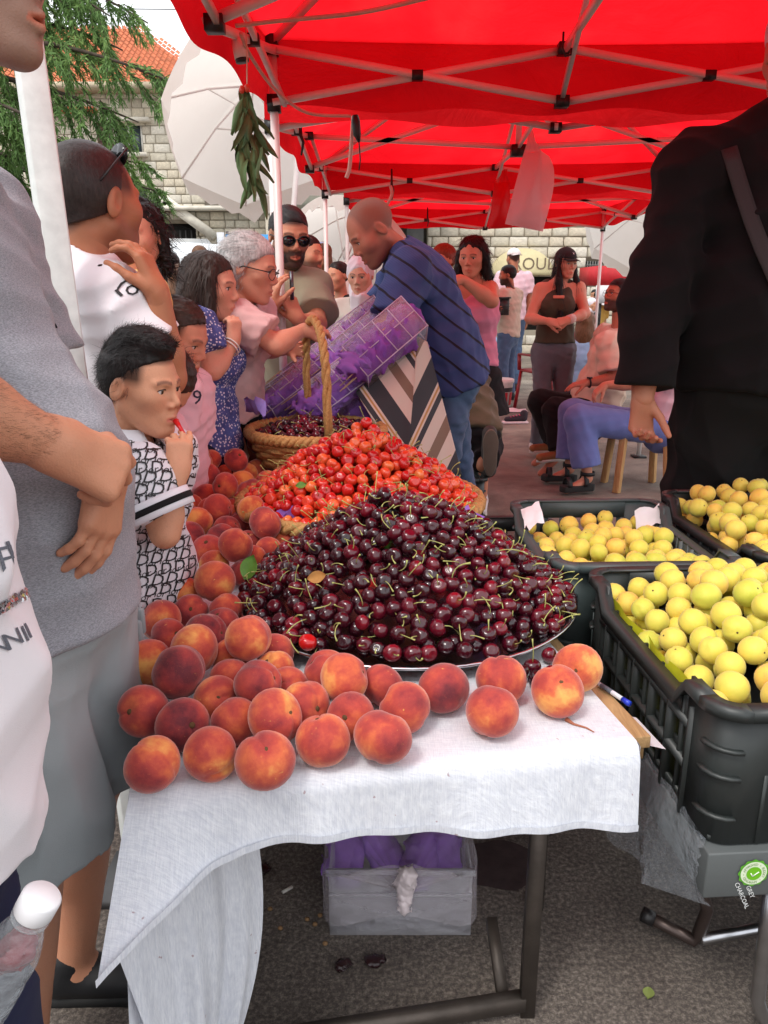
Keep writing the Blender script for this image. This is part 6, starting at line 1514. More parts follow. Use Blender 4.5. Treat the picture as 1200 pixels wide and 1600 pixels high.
        blend(isH * np.clip(np.maximum(front * (y < .095), sidehl), 0, 1) * (1 - ear) * a, c)
    me = mesh_np('body', v, f, True); set_col(me, col); body = link('body', me, M_SKIN, root)
    T = lambda *p: Hc + M @ (V(*p) * hs)
    if eyes:
        for s in (-1, 1):
            ev, ef = uvsphere(20, 14); g = ev[:, 1]; rr = np.hypot(ev[:, 0], ev[:, 2] + .12); c = np.tile(np.array(c8(222, 212, 206), np.float32), (len(ev), 1)); k = g > 0
            c[k & (rr < .52)] = c8(62, 40, 26); c[k & (rr < .25)] = (.004, .004, .004)
            me = mesh_np('eye', (ev * .0128 * hs) @ M.T + T(s * .032, .0765, .006), ef, True); set_col(me, c); link('eye', me, M_EYE, root)
            m = MB(); m.tube([T(s * .018, .0875, .0075), T(s * .025, .0918, .0118), T(s * .033, .0925, .0128), T(s * .041, .0885, .0112), T(s * .047, .0815, .0065)], [.0007 * hs, .0012 * hs, .0014 * hs, .0013 * hs, .0006 * hs], 5); m.build('eyelashes', hair_mat('lash', c8(26, 20, 18)), root, True)
    out = dict(bare=bare, root=root, Hc=Hc, M=M, hs=hs, J=J, S=S, T=T, F=F, L=L, fw=fw, sp=sp, torso=torso, arm=arm, nb=nb, pel=pel)
    # --- clothes
    if top:
        o = top.get('o', .014); hem = pel - sp * top.get('hem', .04) * S; pr_ = torso(o, top.get('cut', .05), .06)
        pr_.insert(0, rc(J['waist'] - sp * .05 * S, hem - sp * .05, (ww + .02) * S + fat + o, (wp + .012 + top.get('flare', 0)) * S + fat + o, fw, .80, k=.05)); pr_[1]['k'] = .05
        cl = [(hem, -sp)]
        for q_ in pr_[:2]: q_['clip'] = (q_['clip'] or []) + cl
        if top.get('sleeve', .5) > 0:
            for k in 'lr': pr_ += arm(k, top.get('so', o) + .004, 0, top.get('sleeve', .5), top.get('loose', .012))
        else:
            pr_ = [q_ for q_ in pr_ if q_['t'] == 'el' or np.linalg.norm(q_['b'] - J['sl']) > .09 * S and np.linalg.norm(q_['b'] - J['sr']) > .09 * S]
            for s in (-1, 1): pr_.append(rc(J['chest'] + L * s * .085 * S + sp * .02, nb + L * s * .105 * S - sp * .045 * S, .045 * S + o, .032 * S + o, fw, .9, k=.04)); pr_.append(rc(nb + L * s * .07 * S - sp * .12 * S + fw * .07 * S, nb + L * s * .088 * S - sp * .03 * S, .022 + o, .016 + o, k=.02)); pr_.append(rc(nb + L * s * .088 * S - sp * .03 * S, nb + L * s * .085 * S - sp * .13 * S - fw * .07 * S, .016 + o, .022 + o, k=.02))
        nr = top.get('nr', .066) * S; pr_.append(rc(nb - sp * top.get('nd', .02) * S + fw * .012, nb + sp * .12 * S + fw * .03, nr, nr * 1.15, k=.01, op='s'))
        v, f = sdf(pr_, top.get('h', hb * .9), wrinkles(top.get('w', .013), top.get('ws', 16), len(label) + int(H * 100), (1, 1, 1.5)), top.get('w', .01))
        out['top'] = link(top.get('name', 't_shirt'), mesh_np('garment', v, f, True), top['m'], root); out['topvf'] = (v, f)
        if top.get('band'):
            c = nb - sp * (top.get('nd', .02) - .008) * S + fw * .012; a1 = nrm(np.cross(fw, sp)); m = MB(); tl = fw * .94 + sp * -.34
            m.tube([c + (a1 * math.cos(a) + tl * math.sin(a)) * nr * 1.02 + sp * .004 for a in np.linspace(0, 2 * math.pi, 33)], .0055, 6, False); m.build('neckband', top['m'] if top['band'] is True else top['band'], out['top'], True)
    if bottom:
        o = bottom.get('o', .014); tp_ = pel + sp * bottom.get('rise', .045) * S
        if bottom.get('kind') == 'skirt':
            lo = V(pel[0], pel[1], pel[2] - bottom['len'] * S); pr_ = [rc(tp_, pel - UP * .06 * S, ww * S + fat + o, wp * S + fat + o + .02, fw, .82, k=.04, clip=[(tp_, sp)]), rc(pel - UP * .05 * S, lo, wp * S + fat + o + .02, wp * S + fat + o + bottom.get('flare', .06), fw, .85, k=.04, clip=[(lo, -UP)])]
        else:
            pr_ = [rc(pel - sp * .04 * S, tp_ + sp * .02, wp * S + fat + o, (ww + .012) * S + fat + o, fw, .80, k=.04, clip=[(tp_, sp)])]
            ln_ = bottom.get('len', 1.0)
            for k in 'lr':
                h, kn, a = J['h' + k], J['k' + k], J['a' + k]; lo = bottom.get('loose', .01)
                if ln_ <= .5:
                    e = h + (kn - h) * ln_ * 2; pr_.append(rc(h, e, .09 * S + fat * .5 + o, .066 * S + o + lo, k=.03, clip=[(e, nrm(kn - h))]))
                else:
                    e = kn + (a - kn) * (ln_ - .5) * 2; pr_.append(rc(h, kn, .09 * S + fat * .5 + o, .058 * S + o + lo * .6, k=.03)); pr_.append(rc(kn, e, .058 * S + o + lo * .6, .042 * S + o + lo, k=.03, clip=[(e, nrm(a - kn))]))
        v, f = sdf(pr_, hb * .95, wrinkles(bottom.get('w', .009), bottom.get('ws', 20), 7 + len(label), (1, 1, bottom.get('st', 1.6))), .01)
        out['botvf'] = (v, f); out['bottom'] = link(bottom.get('name', 'trousers'), mesh_np('garment', v, f, True), bottom['m'], root)
    if shoe:
        for k in 'lr':
            a, t_ = J['a' + k], J['t' + k]; d = nrm((t_ - a) * V(1, 1, 0)); z0 = a[2] - .085 * S; hl = V(a[0], a[1], z0 + .045 * S) - d * .025 * S; to = V(t_[0], t_[1], z0 + .036 * S) + d * .012
            v, f = sdf([rc(hl, to, .042 * S, .038 * S, UP, .85, k=.03), rc(hl + UP * .02, hl + UP * .045 * S + d * .02, .042 * S, .040 * S, k=.02)], .008); sh = link('shoe', mesh_np('shoe', v, f, True), shoe[0], root)
            sd = nrm(np.cross(UP, d)); m = MB(); w_ = .043 * S; ol = [hl - d * .035 * S, hl - d * .02 * S + sd * w_ * .8, (hl + to) / 2 + sd * w_ * .8, to + sd * w_ * .9, to + d * .038 * S, to - sd * w_ * .9, (hl + to) / 2 - sd * w_ * .8, hl - d * .02 * S - sd * w_ * .8]
            m.add([V(p[0], p[1], z0 + .004) for p in ol] + [V(p[0], p[1], z0 + .024 * S) for p in ol], [tuple(range(8))[::-1], tuple(range(8, 16))] + [(i, (i + 1) % 8, 8 + (i + 1) % 8, 8 + i) for i in range(8)]); m.build('sole', shoe[1], sh)
    return out
def strands(pz, v, n, flow, count, L, w, m_, lift=.25, seed=1, name='hair_strands', parent=None, jit=.25, seg=4, wave=0., front=True):
    """fine flat locks lying along the hair shell"""
    r = np.random.default_rng(seed); M, Hc, hs = pz['M'], pz['Hc'], pz['hs']; q0 = ((v - Hc) @ M) / hs; okv = np.nonzero(~((q0[:, 1] > .045) & (q0[:, 2] < .108) & (np.abs(q0[:, 0]) < .07)))[0] if front else np.arange(len(v)); idx = okv[r.integers(0, len(okv), count)]; p = v[idx] + r.normal(0, .0015, (count, 3)); nn = n[idx]
    fl = np.array([flow(q) for q in ((p - Hc) @ M) / hs]) @ M.T; fl = fl + r.normal(0, jit, (count, 3)); d = fl - nn * (fl * nn).sum(1)[:, None] + nn * lift; d /= np.linalg.norm(d, axis=1)[:, None]
    ll = L * r.uniform(.5, 1.2, count)[:, None]; ww = w * r.uniform(.6, 1.3, count)[:, None]; side = np.cross(d, nn); V_ = []; q = p - nn * .002
    ph = r.uniform(0, 6.3, count)[:, None]
    for i in range(seg + 1):
        u = i / seg; taper = 1 - .75 * u; off = side * wave * np.sin(ph + u * 9) if wave else 0
        V_ += [q + off - side * ww * taper, q + off + side * ww * taper]; d = d - nn * (lift * 1.5 / seg) + V(0, 0, -.12 / seg); d /= np.linalg.norm(d, axis=1)[:, None]; q = q + d * ll / seg
    Vv = np.stack(V_, 1).reshape(-1, 3); k = (seg + 1) * 2; base = np.arange(count)[:, None] * k; Fs = np.concatenate([np.stack([base[:, 0] + 2 * i, base[:, 0] + 2 * i + 1, base[:, 0] + 2 * i + 3, base[:, 0] + 2 * i + 2], 1) for i in range(seg)])
    return tag(link(name, mesh_np(name, Vv, Fs, True), m_, parent or pz['root']), kind='stuff')
def hair(pz, m_, prims, h=.005, namp=.006, nsc=60, flow=None, count=0, L=.03, w=.0008, lift=.25, seed=1, name='hair', jit=.25, wave=0., stretch=(1, 1, 1)):
    """prims in head space: ('e', centre, radii, clip planes) / ('c', a, b, ra, rb, clip) / ('-', ...) subtracts"""
    M, hs, T = pz['M'], pz['hs'], pz['T']; L_ = []
    cp = lambda cl: None if not cl else [(T(*p), M @ nrm(n)) for p, n in cl]
    for q in prims:
        op = 's' if q[0][0] == '-' else 'u'; k = q[0][-1]
        if k == 'e': L_.append(el(T(*q[1]), V(*q[2]) * hs, M, .02 * hs, op, cp(q[3] if len(q) > 3 else None)))
        else: L_.append(rc(T(*q[1]), T(*q[2]), q[3] * hs, q[4] * hs, k=.025 * hs, op=op, clip=cp(q[5] if len(q) > 5 else None)))
    v, f = sdf(L_, h, wrinkles(namp, nsc, seed, stretch), namp); o = link(name, mesh_np('hair', v, f, True), m_, pz['root'])
    if count: strands(pz, v, vnormals(v, f), flow, count, L, w, m_, lift, seed, parent=o, jit=jit, wave=wave)
    return o
HL = [((0, .072, .066), (0, .62, -.78))]                                 # plane: forehead hairline down to the nape
CAP = ('e', (0, -.014, .045), (.081, .102, .086), HL)
SHORT = [CAP, ('e', (0, -.03, .02), (.082, .088, .085), [((0, .02, 0), (0, 1, 0)), ((0, -.05, -.045), (0, .35, -.94))])]
def sunglasses(pz, lens_m, name='sunglasses', on_head=False, label=None, clear=False):
    T, M, hs = pz['T'], pz['M'], pz['hs']; dy, dz = (0, 0) if not on_head else (-.045, .098); t = empty(name, tuple(T(0, .1, 0)), label, 'glasses')
    for s in (-1, 1):
        m = MB(); c = V(s * .033, .1045 + dy, .002 + dz); pts = [V(c[0] + .026 * math.cos(a) * (1 + .1 * math.cos(2 * a)), c[1] - .35 * abs(.026 * math.cos(a) + s * .0) * (math.cos(a) * s > 0) , c[2] + .021 * math.sin(a)) for a in np.linspace(0, 2 * math.pi, 20, endpoint=False)]
        if not clear: m.add([T(*p) for p in pts] + [T(*(p - V(0, .003, 0))) for p in pts], [tuple(range(20)), tuple(range(20, 40))[::-1]] + [(i, 20 + i, 20 + (i + 1) % 20, (i + 1) % 20) for i in range(20)]); m.build('lens', lens_m, t)
        m = MB(); m.tube([T(*p) for p in pts] + [T(*pts[0])], (.0013 if clear else .0022) * hs, 6, False); m.build('rim', M_BLACKPL, t, True)
        m = MB(); m.tube([T(s * .058, .099 + dy, .008 + dz), T(s * .074, .085 + dy, .009 + dz), T(s * .083, .0 + dy * .3, .008 + dz * (.6 if on_head else 1)), T(s * .080, -.03 + dy * .3, -.01 + dz * .5)], .0022 * hs, 6); m.build('temple', M_BLACKPL, t, True)
    m = MB(); m.tube([T(-.009, .106 + dy, .006 + dz), T(0, .109 + dy, .009 + dz), T(.009, .106 + dy, .006 + dz)], .002 * hs, 6); m.build('bridge', M_BLACKPL, t, True); return t
def baseball_cap(pz, m_, label, back=False, logo=None, rig=.0):
    T, M, hs = pz['T'], pz['M'], pz['hs']; t = empty('baseball_cap', tuple(T(0, 0, .1)), label, 'cap')
    v, f = sdf([el(T(0, -.012, .05), V(.086, .106, .086) * hs, M, .01, 'u', [(T(0, 0, .045), M @ V(0, 0, -1))])], .006); link('crown', mesh_np('crown', v, f, True), m_, t)
    s = -1 if back else 1; m = MB(); g = []
    for i in range(6):
        u = i / 5; g.append([T(x * (1 - .12 * u), s * (.078 + .085 * u * (1 - (x / .1) ** 2)) - (.012 if back else 0) - s * .5 * abs(x) ** 1.0 * (1 - u) * .6, .047 - .012 * u - 1.6 * x * x - (.0)) for x in np.linspace(-.072, .072, 9)])
    m.sheet(g); m.build('peak', m_, t, True, solid=.004)
    m = MB(); m.lathe([(0, 0), (.006, .0), (.006, .004), (0, .006)], (0, 0, 0), 8); m.v = [tuple(T(*(V(*q) / hs * hs + V(0, -.012, .135)))) for q in m.v]; m.build('button', m_, t)
    if logo: 
        q = T(.0, .088, .088); A = np.stack([-M[:, 0] * -1, M @ nrm((0, -.45, .9)), M @ nrm((0, .9, .45))], 1); A[:, 0] = np.cross(A[:, 1], A[:, 2]); text_obj(logo, 'cap_mark', plain('white_print', c8(222, 224, 222), .6, 0), t, q + A[:, 2] * .008, .035 * hs, A)
    return t
def project_text(s, m_, parent, bvh, org, o, ux, uy, dirn, size, off=.0012, name='print', shear=0., bold=0.):
    """flat lettering laid on a garment: each point of the glyph is dropped onto the cloth along dirn"""
    cu = bpy.data.curves.new(name, 'FONT'); cu.body = s; cu.size = size; cu.align_x = 'CENTER'; cu.align_y = 'CENTER'; cu.resolution_u = 2; cu.shear = shear; cu.offset = bold
    tmp = bpy.data.objects.new(name, cu); COL.objects.link(tmp); me = bpy.data.meshes.new_from_object(tmp.evaluated_get(bpy.context.evaluated_depsgraph_get())); bpy.data.objects.remove(tmp); bpy.data.curves.remove(cu)
    vs = []; ok = []
    for v in me.vertices:
        p = np.asarray(o) + np.asarray(ux) * v.co.x + np.asarray(uy) * v.co.y; hit = bvh.ray_cast(Vector(p - np.asarray(dirn) * .3), Vector(dirn), .8)
        if hit[0] is None: vs.append(p); ok.append(False)
        else: vs.append(np.array(hit[0]) - np.asarray(dirn) * off + np.array(hit[1]) * off * .4); ok.append(True)
    fs = [tuple(p.vertices) for p in me.polygons if all(ok[i] for i in p.vertices)]; bpy.data.meshes.remove(me)
    vs = np.array(vs)
    fs = [q for q in fs if max(np.linalg.norm(vs[q[i]] - vs[q[i - 1]]) for i in range(len(q))) < size * 1.2]
    return vs, fs
def seam(bv, pts, parent, m_, r=.0011, name='seam', n=24, off=.001):
    """a row of stitching laid on a garment along the pixels given"""
    P_ = []
    for i in range(n):
        u = i / (n - 1) * (len(pts) - 1); k = min(int(u), len(pts) - 2); w = u - k; px, py = pts[k][0] * (1 - w) + pts[k + 1][0] * w, pts[k][1] * (1 - w) + pts[k + 1][1] * w; d = nrm(ray(px, py)); h = bv.ray_cast(Vector((0, 0, CAM_H)), Vector(d), 12)
        if h[0] is not None: P_.append(np.array(h[0]) - d * off)
    P_ = [p for i, p in enumerate(P_) if i == 0 or np.linalg.norm(p - P_[i - 1]) < .12]
    if len(P_) > 2: m = MB(); m.tube(P_, r, 5, False); m.build(name, m_, parent, True)
def bvh_of(vf): return BVHTree.FromPolygons([tuple(p) for p in vf[0]], [tuple(q) for q in vf[1]])
# ---------------------------------------------------------------- who stands where
K_HAIR = c8(34, 26, 24); M_HBLK = hair_mat('black_hair', c8(22, 17, 17)); M_HBRN = hair_mat('dark_brown_hair', c8(46, 32, 26)); M_HMID = hair_mat('brown_hair', c8(92, 62, 42)); M_HRED = hair_mat('red_brown_hair', c8(110, 50, 30))
M_HGREY = hair_mat('grey_hair', c8(150, 146, 144), c8(214, 210, 208)); M_LENS = plain('dark_lens', c8(18, 18, 20), .06, 0, spec=.8)
DENIM = cloth_mat('blue_denim', c8(74, 96, 126), 700, .3, .2); DENIMG = cloth_mat('grey_denim', c8(98, 102, 110), 700, .3, .15); BLACKC = cloth_mat('black_cloth', c8(24, 23, 25), 700, .2, .15); NAVYC = cloth_mat('navy_cloth', c8(30, 34, 58), 700)
WHITET = cloth_mat('white_jersey', c8(226, 222, 226), 900, .2, .03); PINKT = cloth_mat('pale_pink_jersey', c8(226, 190, 200), 800, .25, .05); OLIVET = cloth_mat('olive_jersey', c8(142, 134, 112), 800, .25, .06); BEIGET = cloth_mat('beige_jersey', c8(198, 178, 160), 800)
S_BLK = (plain('black_shoe', c8(26, 26, 28), .6, .1), plain('black_sole', c8(30, 30, 30), .8, .1)); S_WHT = (plain('white_shoe', c8(220, 212, 210), .6, .06), plain('white_sole', c8(214, 208, 200), .8, .05)); S_TAN = (plain('tan_shoe', c8(142, 98, 56), .75, .1), S_WHT[1])
LU = lambda q: (0, .35, .2 - .0) if q[2] > .06 else (0, -.5, -.9)

# 1 man in the grey T-shirt, profile, hands clasped in front of the belly
GREYT = cloth_mat('heather_grey_jersey', c8(122, 124, 131), 900, .25, .05, c8(184, 186, 193), .55)
chin = P(80, 92, 1.06); Hg = chin + V(-.095, 0, .105) * 1.05
g1 = person('man in a heather grey t-shirt and grey cargo shorts with his hands clasped', Hg, 1.06, 1.80, yaw=86, pitch=4, tyaw=84, fat=.02, skin=c8(190, 138, 110), res='near', belly=.74, armr=1.10,
    J=dict(pelvis=V(-.56, 1.085, .89), neck=V(-.625, 1.08, 1.475), chest=V(-.625, 1.085, 1.27), waist=V(-.575, 1.085, 1.06), sr=V(-.66, .88, 1.40), er=(-110, 625, .80), wr=(72, 690, .87), sl=V(-.64, 1.27, 1.40), el=V(-.60, 1.33, 1.12), wl=(170, 720, 1.01),
           kr=V(-.545, .99, .48), ar=V(-.60, .98, .085), kl=V(-.525, 1.19, .48), al=V(-.59, 1.17, .085)),
    hands=dict(r=dict(d=(.58, .58, -.52), n=(-.55, .62, -.45), c=(.62, .75, .85, .95), t=.75, s=1.05, sp=.03, side=1), l=dict(d=(-.12, -.32, -.94), n=(-.9, .25, .05), c=(.22, .25, .28, .32), sp=.05, t=.4)),
    stub=(c8(118, 106, 100), .62), buzz=(c8(90, 84, 80), .8, 0), top=dict(m=GREYT, sleeve=.75, hem=.07, o=.02, flare=.012, loose=.02, h=.006, w=.013, ws=11, band=True), bottom=dict(m=cloth_mat('grey_cargo_twill', c8(146, 152, 154), 1000, .3, .06), len=.5, rise=.02, o=.014, loose=.045, name='cargo_shorts', w=.012, ws=15), shoe=S_BLK)
J = g1['J']
for k, sgn in (('l', 1), ('r', -1)):                                     # cuffs and thigh pockets of the shorts
    e = J['k' + k]; m = MB(); M_SHORT = MATS['grey_cargo_twill']
    out_ = g1['L'] * sgn; c = J['h' + k] * .42 + J['k' + k] * .58 + out_ * .128; m.box(c, (.15, .018, .16), rz=math.atan2(g1['F'][1], g1['F'][0])); m.build('cargo_pocket', M_SHORT, g1['bottom'], bevel=.006)
    c2 = c + V(0, 0, .075) + out_ * .008; m = MB(); m.box(c2, (.155, .014, .05), rz=math.atan2(g1['F'][1], g1['F'][0])); m.build('pocket_flap', M_SHORT, g1['bottom'], bevel=.004)
def arm_hair(pz, k, n, seed):
    # dark hairs along the bare forearm
    J = pz['J']; a, b = J['e' + k], J['w' + k]; v, f = pz['bare']; nn = vnormals(v, f); d = nrm(b - a); u = (v - a) @ d / np.linalg.norm(b - a); dist = np.linalg.norm(v - a - (u * np.linalg.norm(b - a))[:, None] * d, axis=1); ok = np.nonzero((u > .1) & (u < .98) & (dist < .075))[0]
    r = np.random.default_rng(seed); V_, F_ = [], []
    for i in ok[r.integers(0, len(ok), n)]:
        o = nn[i]; p = v[i] + np.cross(o, d) * r.normal(0, .003) + d * r.normal(0, .003); t = nrm(d * .9 + np.cross(o, d) * r.normal(.3, .35) + o * .22); s_ = np.cross(t, o) * .00016; L_ = r.uniform(.006, .013); b_ = len(V_)
        V_ += [p - s_, p + s_, p + t * L_ * .6 + s_ * .6 - o * .0005, p + t * L_ * .6 - s_ * .6 - o * .0005, p + t * L_ - o * .002]; F_ += [(b_, b_ + 1, b_ + 2, b_ + 3), (b_ + 3, b_ + 2, b_ + 4)]
    tag(link('arm_hair', mesh_np('arm_hair', np.array(V_), F_), hair_mat('arm_hair', c8(116, 86, 66)), pz['root']), kind='stuff')
arm_hair(g1, 'r', 2200, 4)
M_STITCH = plain('grey_stitching', c8(106, 110, 110), .9, .1); M_STITCH2 = plain('pale_stitching', c8(150, 152, 160), .9, .1)
bvb = bvh_of(g1['botvf']); bvt = bvh_of(g1['topvf'])
pass
pass
# 2 person in the white printed top, close at the left edge, a bottle in the hand
w1 = person('person in a long white printed top, cut off by the left edge of the picture', V(-.60, .60, 1.52), .6, 1.66, yaw=60, tyaw=60, fem=True, res='near', skin=TAN, eyes=False, bust=.6,
    J=dict(pelvis=V(-.535, .60, .88), neck=V(-.575, .60, 1.34), chest=V(-.487, .60, 1.12), waist=V(-.462, .60, .99), er=V(-.66, .36, 1.02), wr=V(-.435, .42, .70), el=V(-.63, .80, 1.05), wl=V(-.62, .74, .82)), hands=dict(r=dict(d=(.75, .5, .25), n=(.2, .5, .6), c=(.6, .65, .7, .7), t=.9)),
    top=dict(m=WHITET, sleeve=.5, hem=.14, o=.03, flare=.01, name='long_top', w=.012, ws=12, h=.006), bottom=dict(m=NAVYC, len=1.0, o=.012), shoe=S_BLK)
bv = bvh_of(w1['topvf']); M_GPRINT = plain('grey_print', c8(168, 164, 168), .6, .05)
def print_px(s, px, py, size, ang, bv, parent, m_, Yp=.6, name='lettering', shear=0., view=None, off=.0015):
    d = nrm(ray(px, py)); o = P(px, py, Yp); x = nrm(np.cross(d, UP)); y = np.cross(x, d); a = R(ang); ux = x * math.cos(a) + y * math.sin(a); uy = -x * math.sin(a) + y * math.cos(a)
    vs, fs = project_text(s, m_, parent, bv, None, o, ux, uy, d, size, off, name, shear)
    if fs: return link(name, mesh_np(name, vs, fs), m_, parent)
print_px('E', 10, 875, .030, 8, bv, w1['top'], M_GPRINT); print_px('K', 30, 862, .030, 12, bv, w1['top'], M_GPRINT)
for ch, x, y in (('N', -2, 1012), ('N', 20, 1000), ('I', 38, 992), ('N', 52, 982)): print_px(ch, x, y, .021, 22, bv, w1['top'], M_GPRINT, shear=.12)
sq = MB()
for i in range(40):
    for j in range(3):
        px = -14 + i * 1.75; py = 957 - (px + 14) * .55 + j * 6 - 6; d = nrm(ray(px, py)); hit = bv.ray_cast(Vector(V(0, 0, CAM_H)), Vector(d), 2)
        if hit[0] is None: continue
        p = np.array(hit[0]); n = np.array(hit[1]); n = n if n @ d < 0 else -n; n = nrm(n + RNG.normal(0, .25, 3)); x = nrm(np.cross(n, UP)); y = np.cross(n, x); c = p + n * .002
        sq.add([c + (x * math.cos(a) + y * math.sin(a)) * .0024 for a in np.linspace(0, 6.28, 7)[:-1]], [(0, 1, 2, 3, 4, 5)])
if sq.v: tag(sq.build('sequin_band', plain('sequins', c8(196, 196, 200), .2, .2, 300, metal=.9), w1['top']), kind='stuff')
# bottle
bt = P(66, 1400, .58); bb = bt + nrm(V(-.50, -.05, -.86)) * .187; ax_ = nrm(bt - bb); t = empty('water_bottle', tuple(bb), 'clear plastic bottle with a white cap held at the bottom left corner', 'bottle')
x_ = nrm(np.cross(ax_, (0, 1, 0))); y_ = np.cross(ax_, x_); MBt = np.stack([x_, y_, ax_], 1) * .85
M_PET = film_mat('clear_pet', c8(215, 222, 226), .13, .06)
prof = [(.0, .0), (.024, .0), (.031, .006), (.032, .04), (.0305, .05), (.032, .06), (.032, .10), (.0305, .11), (.032, .12), (.032, .135), (.028, .155), (.019, .182), (.0175, .188), (.0175, .206)]
m = MB(); m.lathe(prof, bb, 32, M=MBt); m.build('bottle_shell', M_PET, t, True)
m = MB(); m.lathe([(.0185, .187), (.021, .188), (.021, .192), (.0185, .193)], bb, 32, M=MBt); m.build('neck_ring', M_PET, t, True)
m = MB(); m.lathe([(.0205, .196), (.0215, .198), (.0215, .219), (.019, .222), (0, .222)], bb, 36, M=MBt); m.build('bottle_cap', plain('white_cap', c8(228, 228, 230), .4, .03), t, True)
v, f = sdf([el(bb + MBt @ V(-.006, -.012, .140), (.016, .014, .018)), el(bb + MBt @ V(.004, -.006, .12), (.016, .014, .014))], .004, wrinkles(.006, 150, 2)); link('cherry_pulp', mesh_np('cherry_pulp', v, f, True), plain('red_pulp', c8(128, 24, 42), .25, .2, 40), t)

# 3 man in the white T-shirt, hand to the mouth, seen from behind
s1 = person('man in a white t-shirt, cropped hair, sunglasses on his head, hand at his mouth', (146, 320), 1.84, 1.68, yaw=150, pitch=-2, tyaw=122, hs=1.06, skin=c8(176, 118, 88), res='near', fat=-.005,
    J=dict(neck=(136, 402, 1.83), pelvis=(150, 800, 1.90), sr=(166, 462, 1.74), er=(262, 590, 1.76), wr=(247, 462, 1.73), el=V(-.86, 2.05, .98)), hands=dict(r=dict(d=(-.30, .02, .95), n=(-.8, .1, -.1), side=1, c=(.5, .45, .38, .35), t=.6, sp=.18, s=.98)),
    stub=(c8(70, 52, 46), .45), buzz=(c8(52, 42, 40), .86, .0), top=dict(m=WHITET, sleeve=.62, o=.02, loose=.02, w=.012, ws=13, h=.006, hem=.08), bottom=dict(m=DENIM), shoe=S_BLK)
hair(s1, hair_mat('cropped_hair', c8(44, 36, 34)), [('e', (0, -.012, .041), (.0765, .0975, .0835), [((0, .07, .072), (0, .62, -.78))]), ('e', (0, -.03, .02), (.0765, .081, .08), [((0, .03, 0), (0, 1, 0)), ((0, -.05, -.03), (0, .35, -.94))])], .005, .001, 60, lambda q: (0, -.3, -1), 6000, .006, .0006, .6, 31, jit=.4)
sunglasses(s1, M_LENS, 'sunglasses', True, 'dark sunglasses pushed up on the head of the man in the white t-shirt')
q = s1['J']['wr']; m = MB(); a = P(197, 372, 1.66); m.tube([a, a + V(-.012, .01, -.004)], .003, 6)
bv = bvh_of(s1['topvf']); M_BPR = plain('black_print', c8(34, 34, 36), .6, 0)
print_px('(o', 200, 446, .05, -32, bv, s1['top'], M_BPR, 1.6, 'sleeve_print', .3); print_px('-', 186, 452, .07, -48, bv, s1['top'], M_BPR, 1.5, 'sleeve_print', .3)

# 4 woman behind him
w4 = person('woman in a yellow top with wet curly dark hair, behind the raised hand', (213, 372), 2.35, 1.60, yaw=-8, pitch=4, tyaw=-70, fem=True, skin=c8(206, 148, 124),
    J=dict(neck=(216, 438, 2.36), el=V(-.78, 2.28, 1.0), wl=V(-.85, 2.2, .85)), top=dict(m=cloth_mat('yellow_jersey', c8(216, 184, 104), 800), sleeve=.7, loose=.02), bottom=dict(m=DENIM), shoe=S_WHT)
hair(w4, M_HBLK, [CAP, ('c', (.07, -.02, .03), (.085, -.03, -.10), .026, .02), ('c', (-.07, -.02, .03), (-.085, -.03, -.10), .026, .02), ('e', (0, -.05, .0), (.085, .06, .09)), ('-e', (0, .08, -.03), (.062, .07, .09))], .006, .012, 90, lambda q: (np.sign(q[0]) * .4, -.2, -1), 1500, .07, .0014, .3, 4, jit=.5, wave=.006)

# 5 boy in the printed shirt
d1 = person('boy in a white shirt with black lettering all over, red lollipop at his mouth', (220, 604), 1.53, 1.18, yaw=70, pitch=8, tyaw=66, hs=.775, skin=c8(206, 152, 122), res='near', bust=0,
    J=dict(neck=(197, 696, 1.54), pelvis=(226, 948, 1.57), sr=(214, 744, 1.43), er=(258, 834, 1.41), wr=(276, 742, 1.45), el=V(-.55, 1.68, .80), wl=V(-.52, 1.60, .66)), armr=.92,
    hands=dict(r=dict(d=(.10, .22, .96), n=(-.45, .8, -.1), side=-1, c=(.42, .5, .62, .7), t=.55, s=.98, sp=.16)), brow=c8(84, 60, 50), lips=c8(198, 112, 100), buzz=(c8(40, 30, 27), .9, .012),
    top=dict(m=cloth_mat('white_pique', c8(222, 220, 226), 1000, .25, .03), sleeve=.68, o=.016, loose=.022, hem=.10, w=.010, ws=20, h=.005, name='polo_shirt', nr=.075), bottom=dict(m=NAVYC, len=.5, loose=.02, name='shorts'), shoe=S_BLK)
BF = lambda q: (.0, .65, .35) if q[2] > .075 else ((0, -.35, -.5) if q[1] < .02 else (0, .1, -.9))
hair(d1, M_HBLK, [('e', (0, -.012, .052), (.0775, .100, .088), [((0, .066, .076), (0, .50, -.87))]), ('e', (0, -.03, .02), (.0770, .083, .082), [((0, .018, 0), (0, 1, 0)), ((0, -.045, -.030), (0, .45, -.89))]), ('e', (0, .045, .112), (.052, .045, .028)), ('e', (0, -.005, .122), (.06, .06, .03))], .0035, .0022, 60, BF, 8000, .024, .0006, .36, 3, jit=.22)
c = d1['nb']; M_COLL = MATS['white_pique']; fw_, sp_ = d1['fw'], d1['sp']; a1 = nrm(np.cross(fw_, sp_)); m = MB(); g = []
for j in range(4):
    u = j / 3; row = []
    for a in np.linspace(-math.pi * 1.42, math.pi * .42, 34):
        rr = .050 + .030 * u + .012 * max(0, math.sin(a + .0)) * u; row.append(c + sp_ * (.042 - .030 * u * (1.0 + .9 * max(0, math.sin(a)) ** 3) + .012 * (1 - max(0, math.sin(a)))) + (a1 * math.cos(a) * 1.08 + fw_ * math.sin(a)) * rr + fw_ * .008)
    g.append(row)
m.sheet(g); m.build('collar', M_COLL, d1['top'], True, solid=.003)
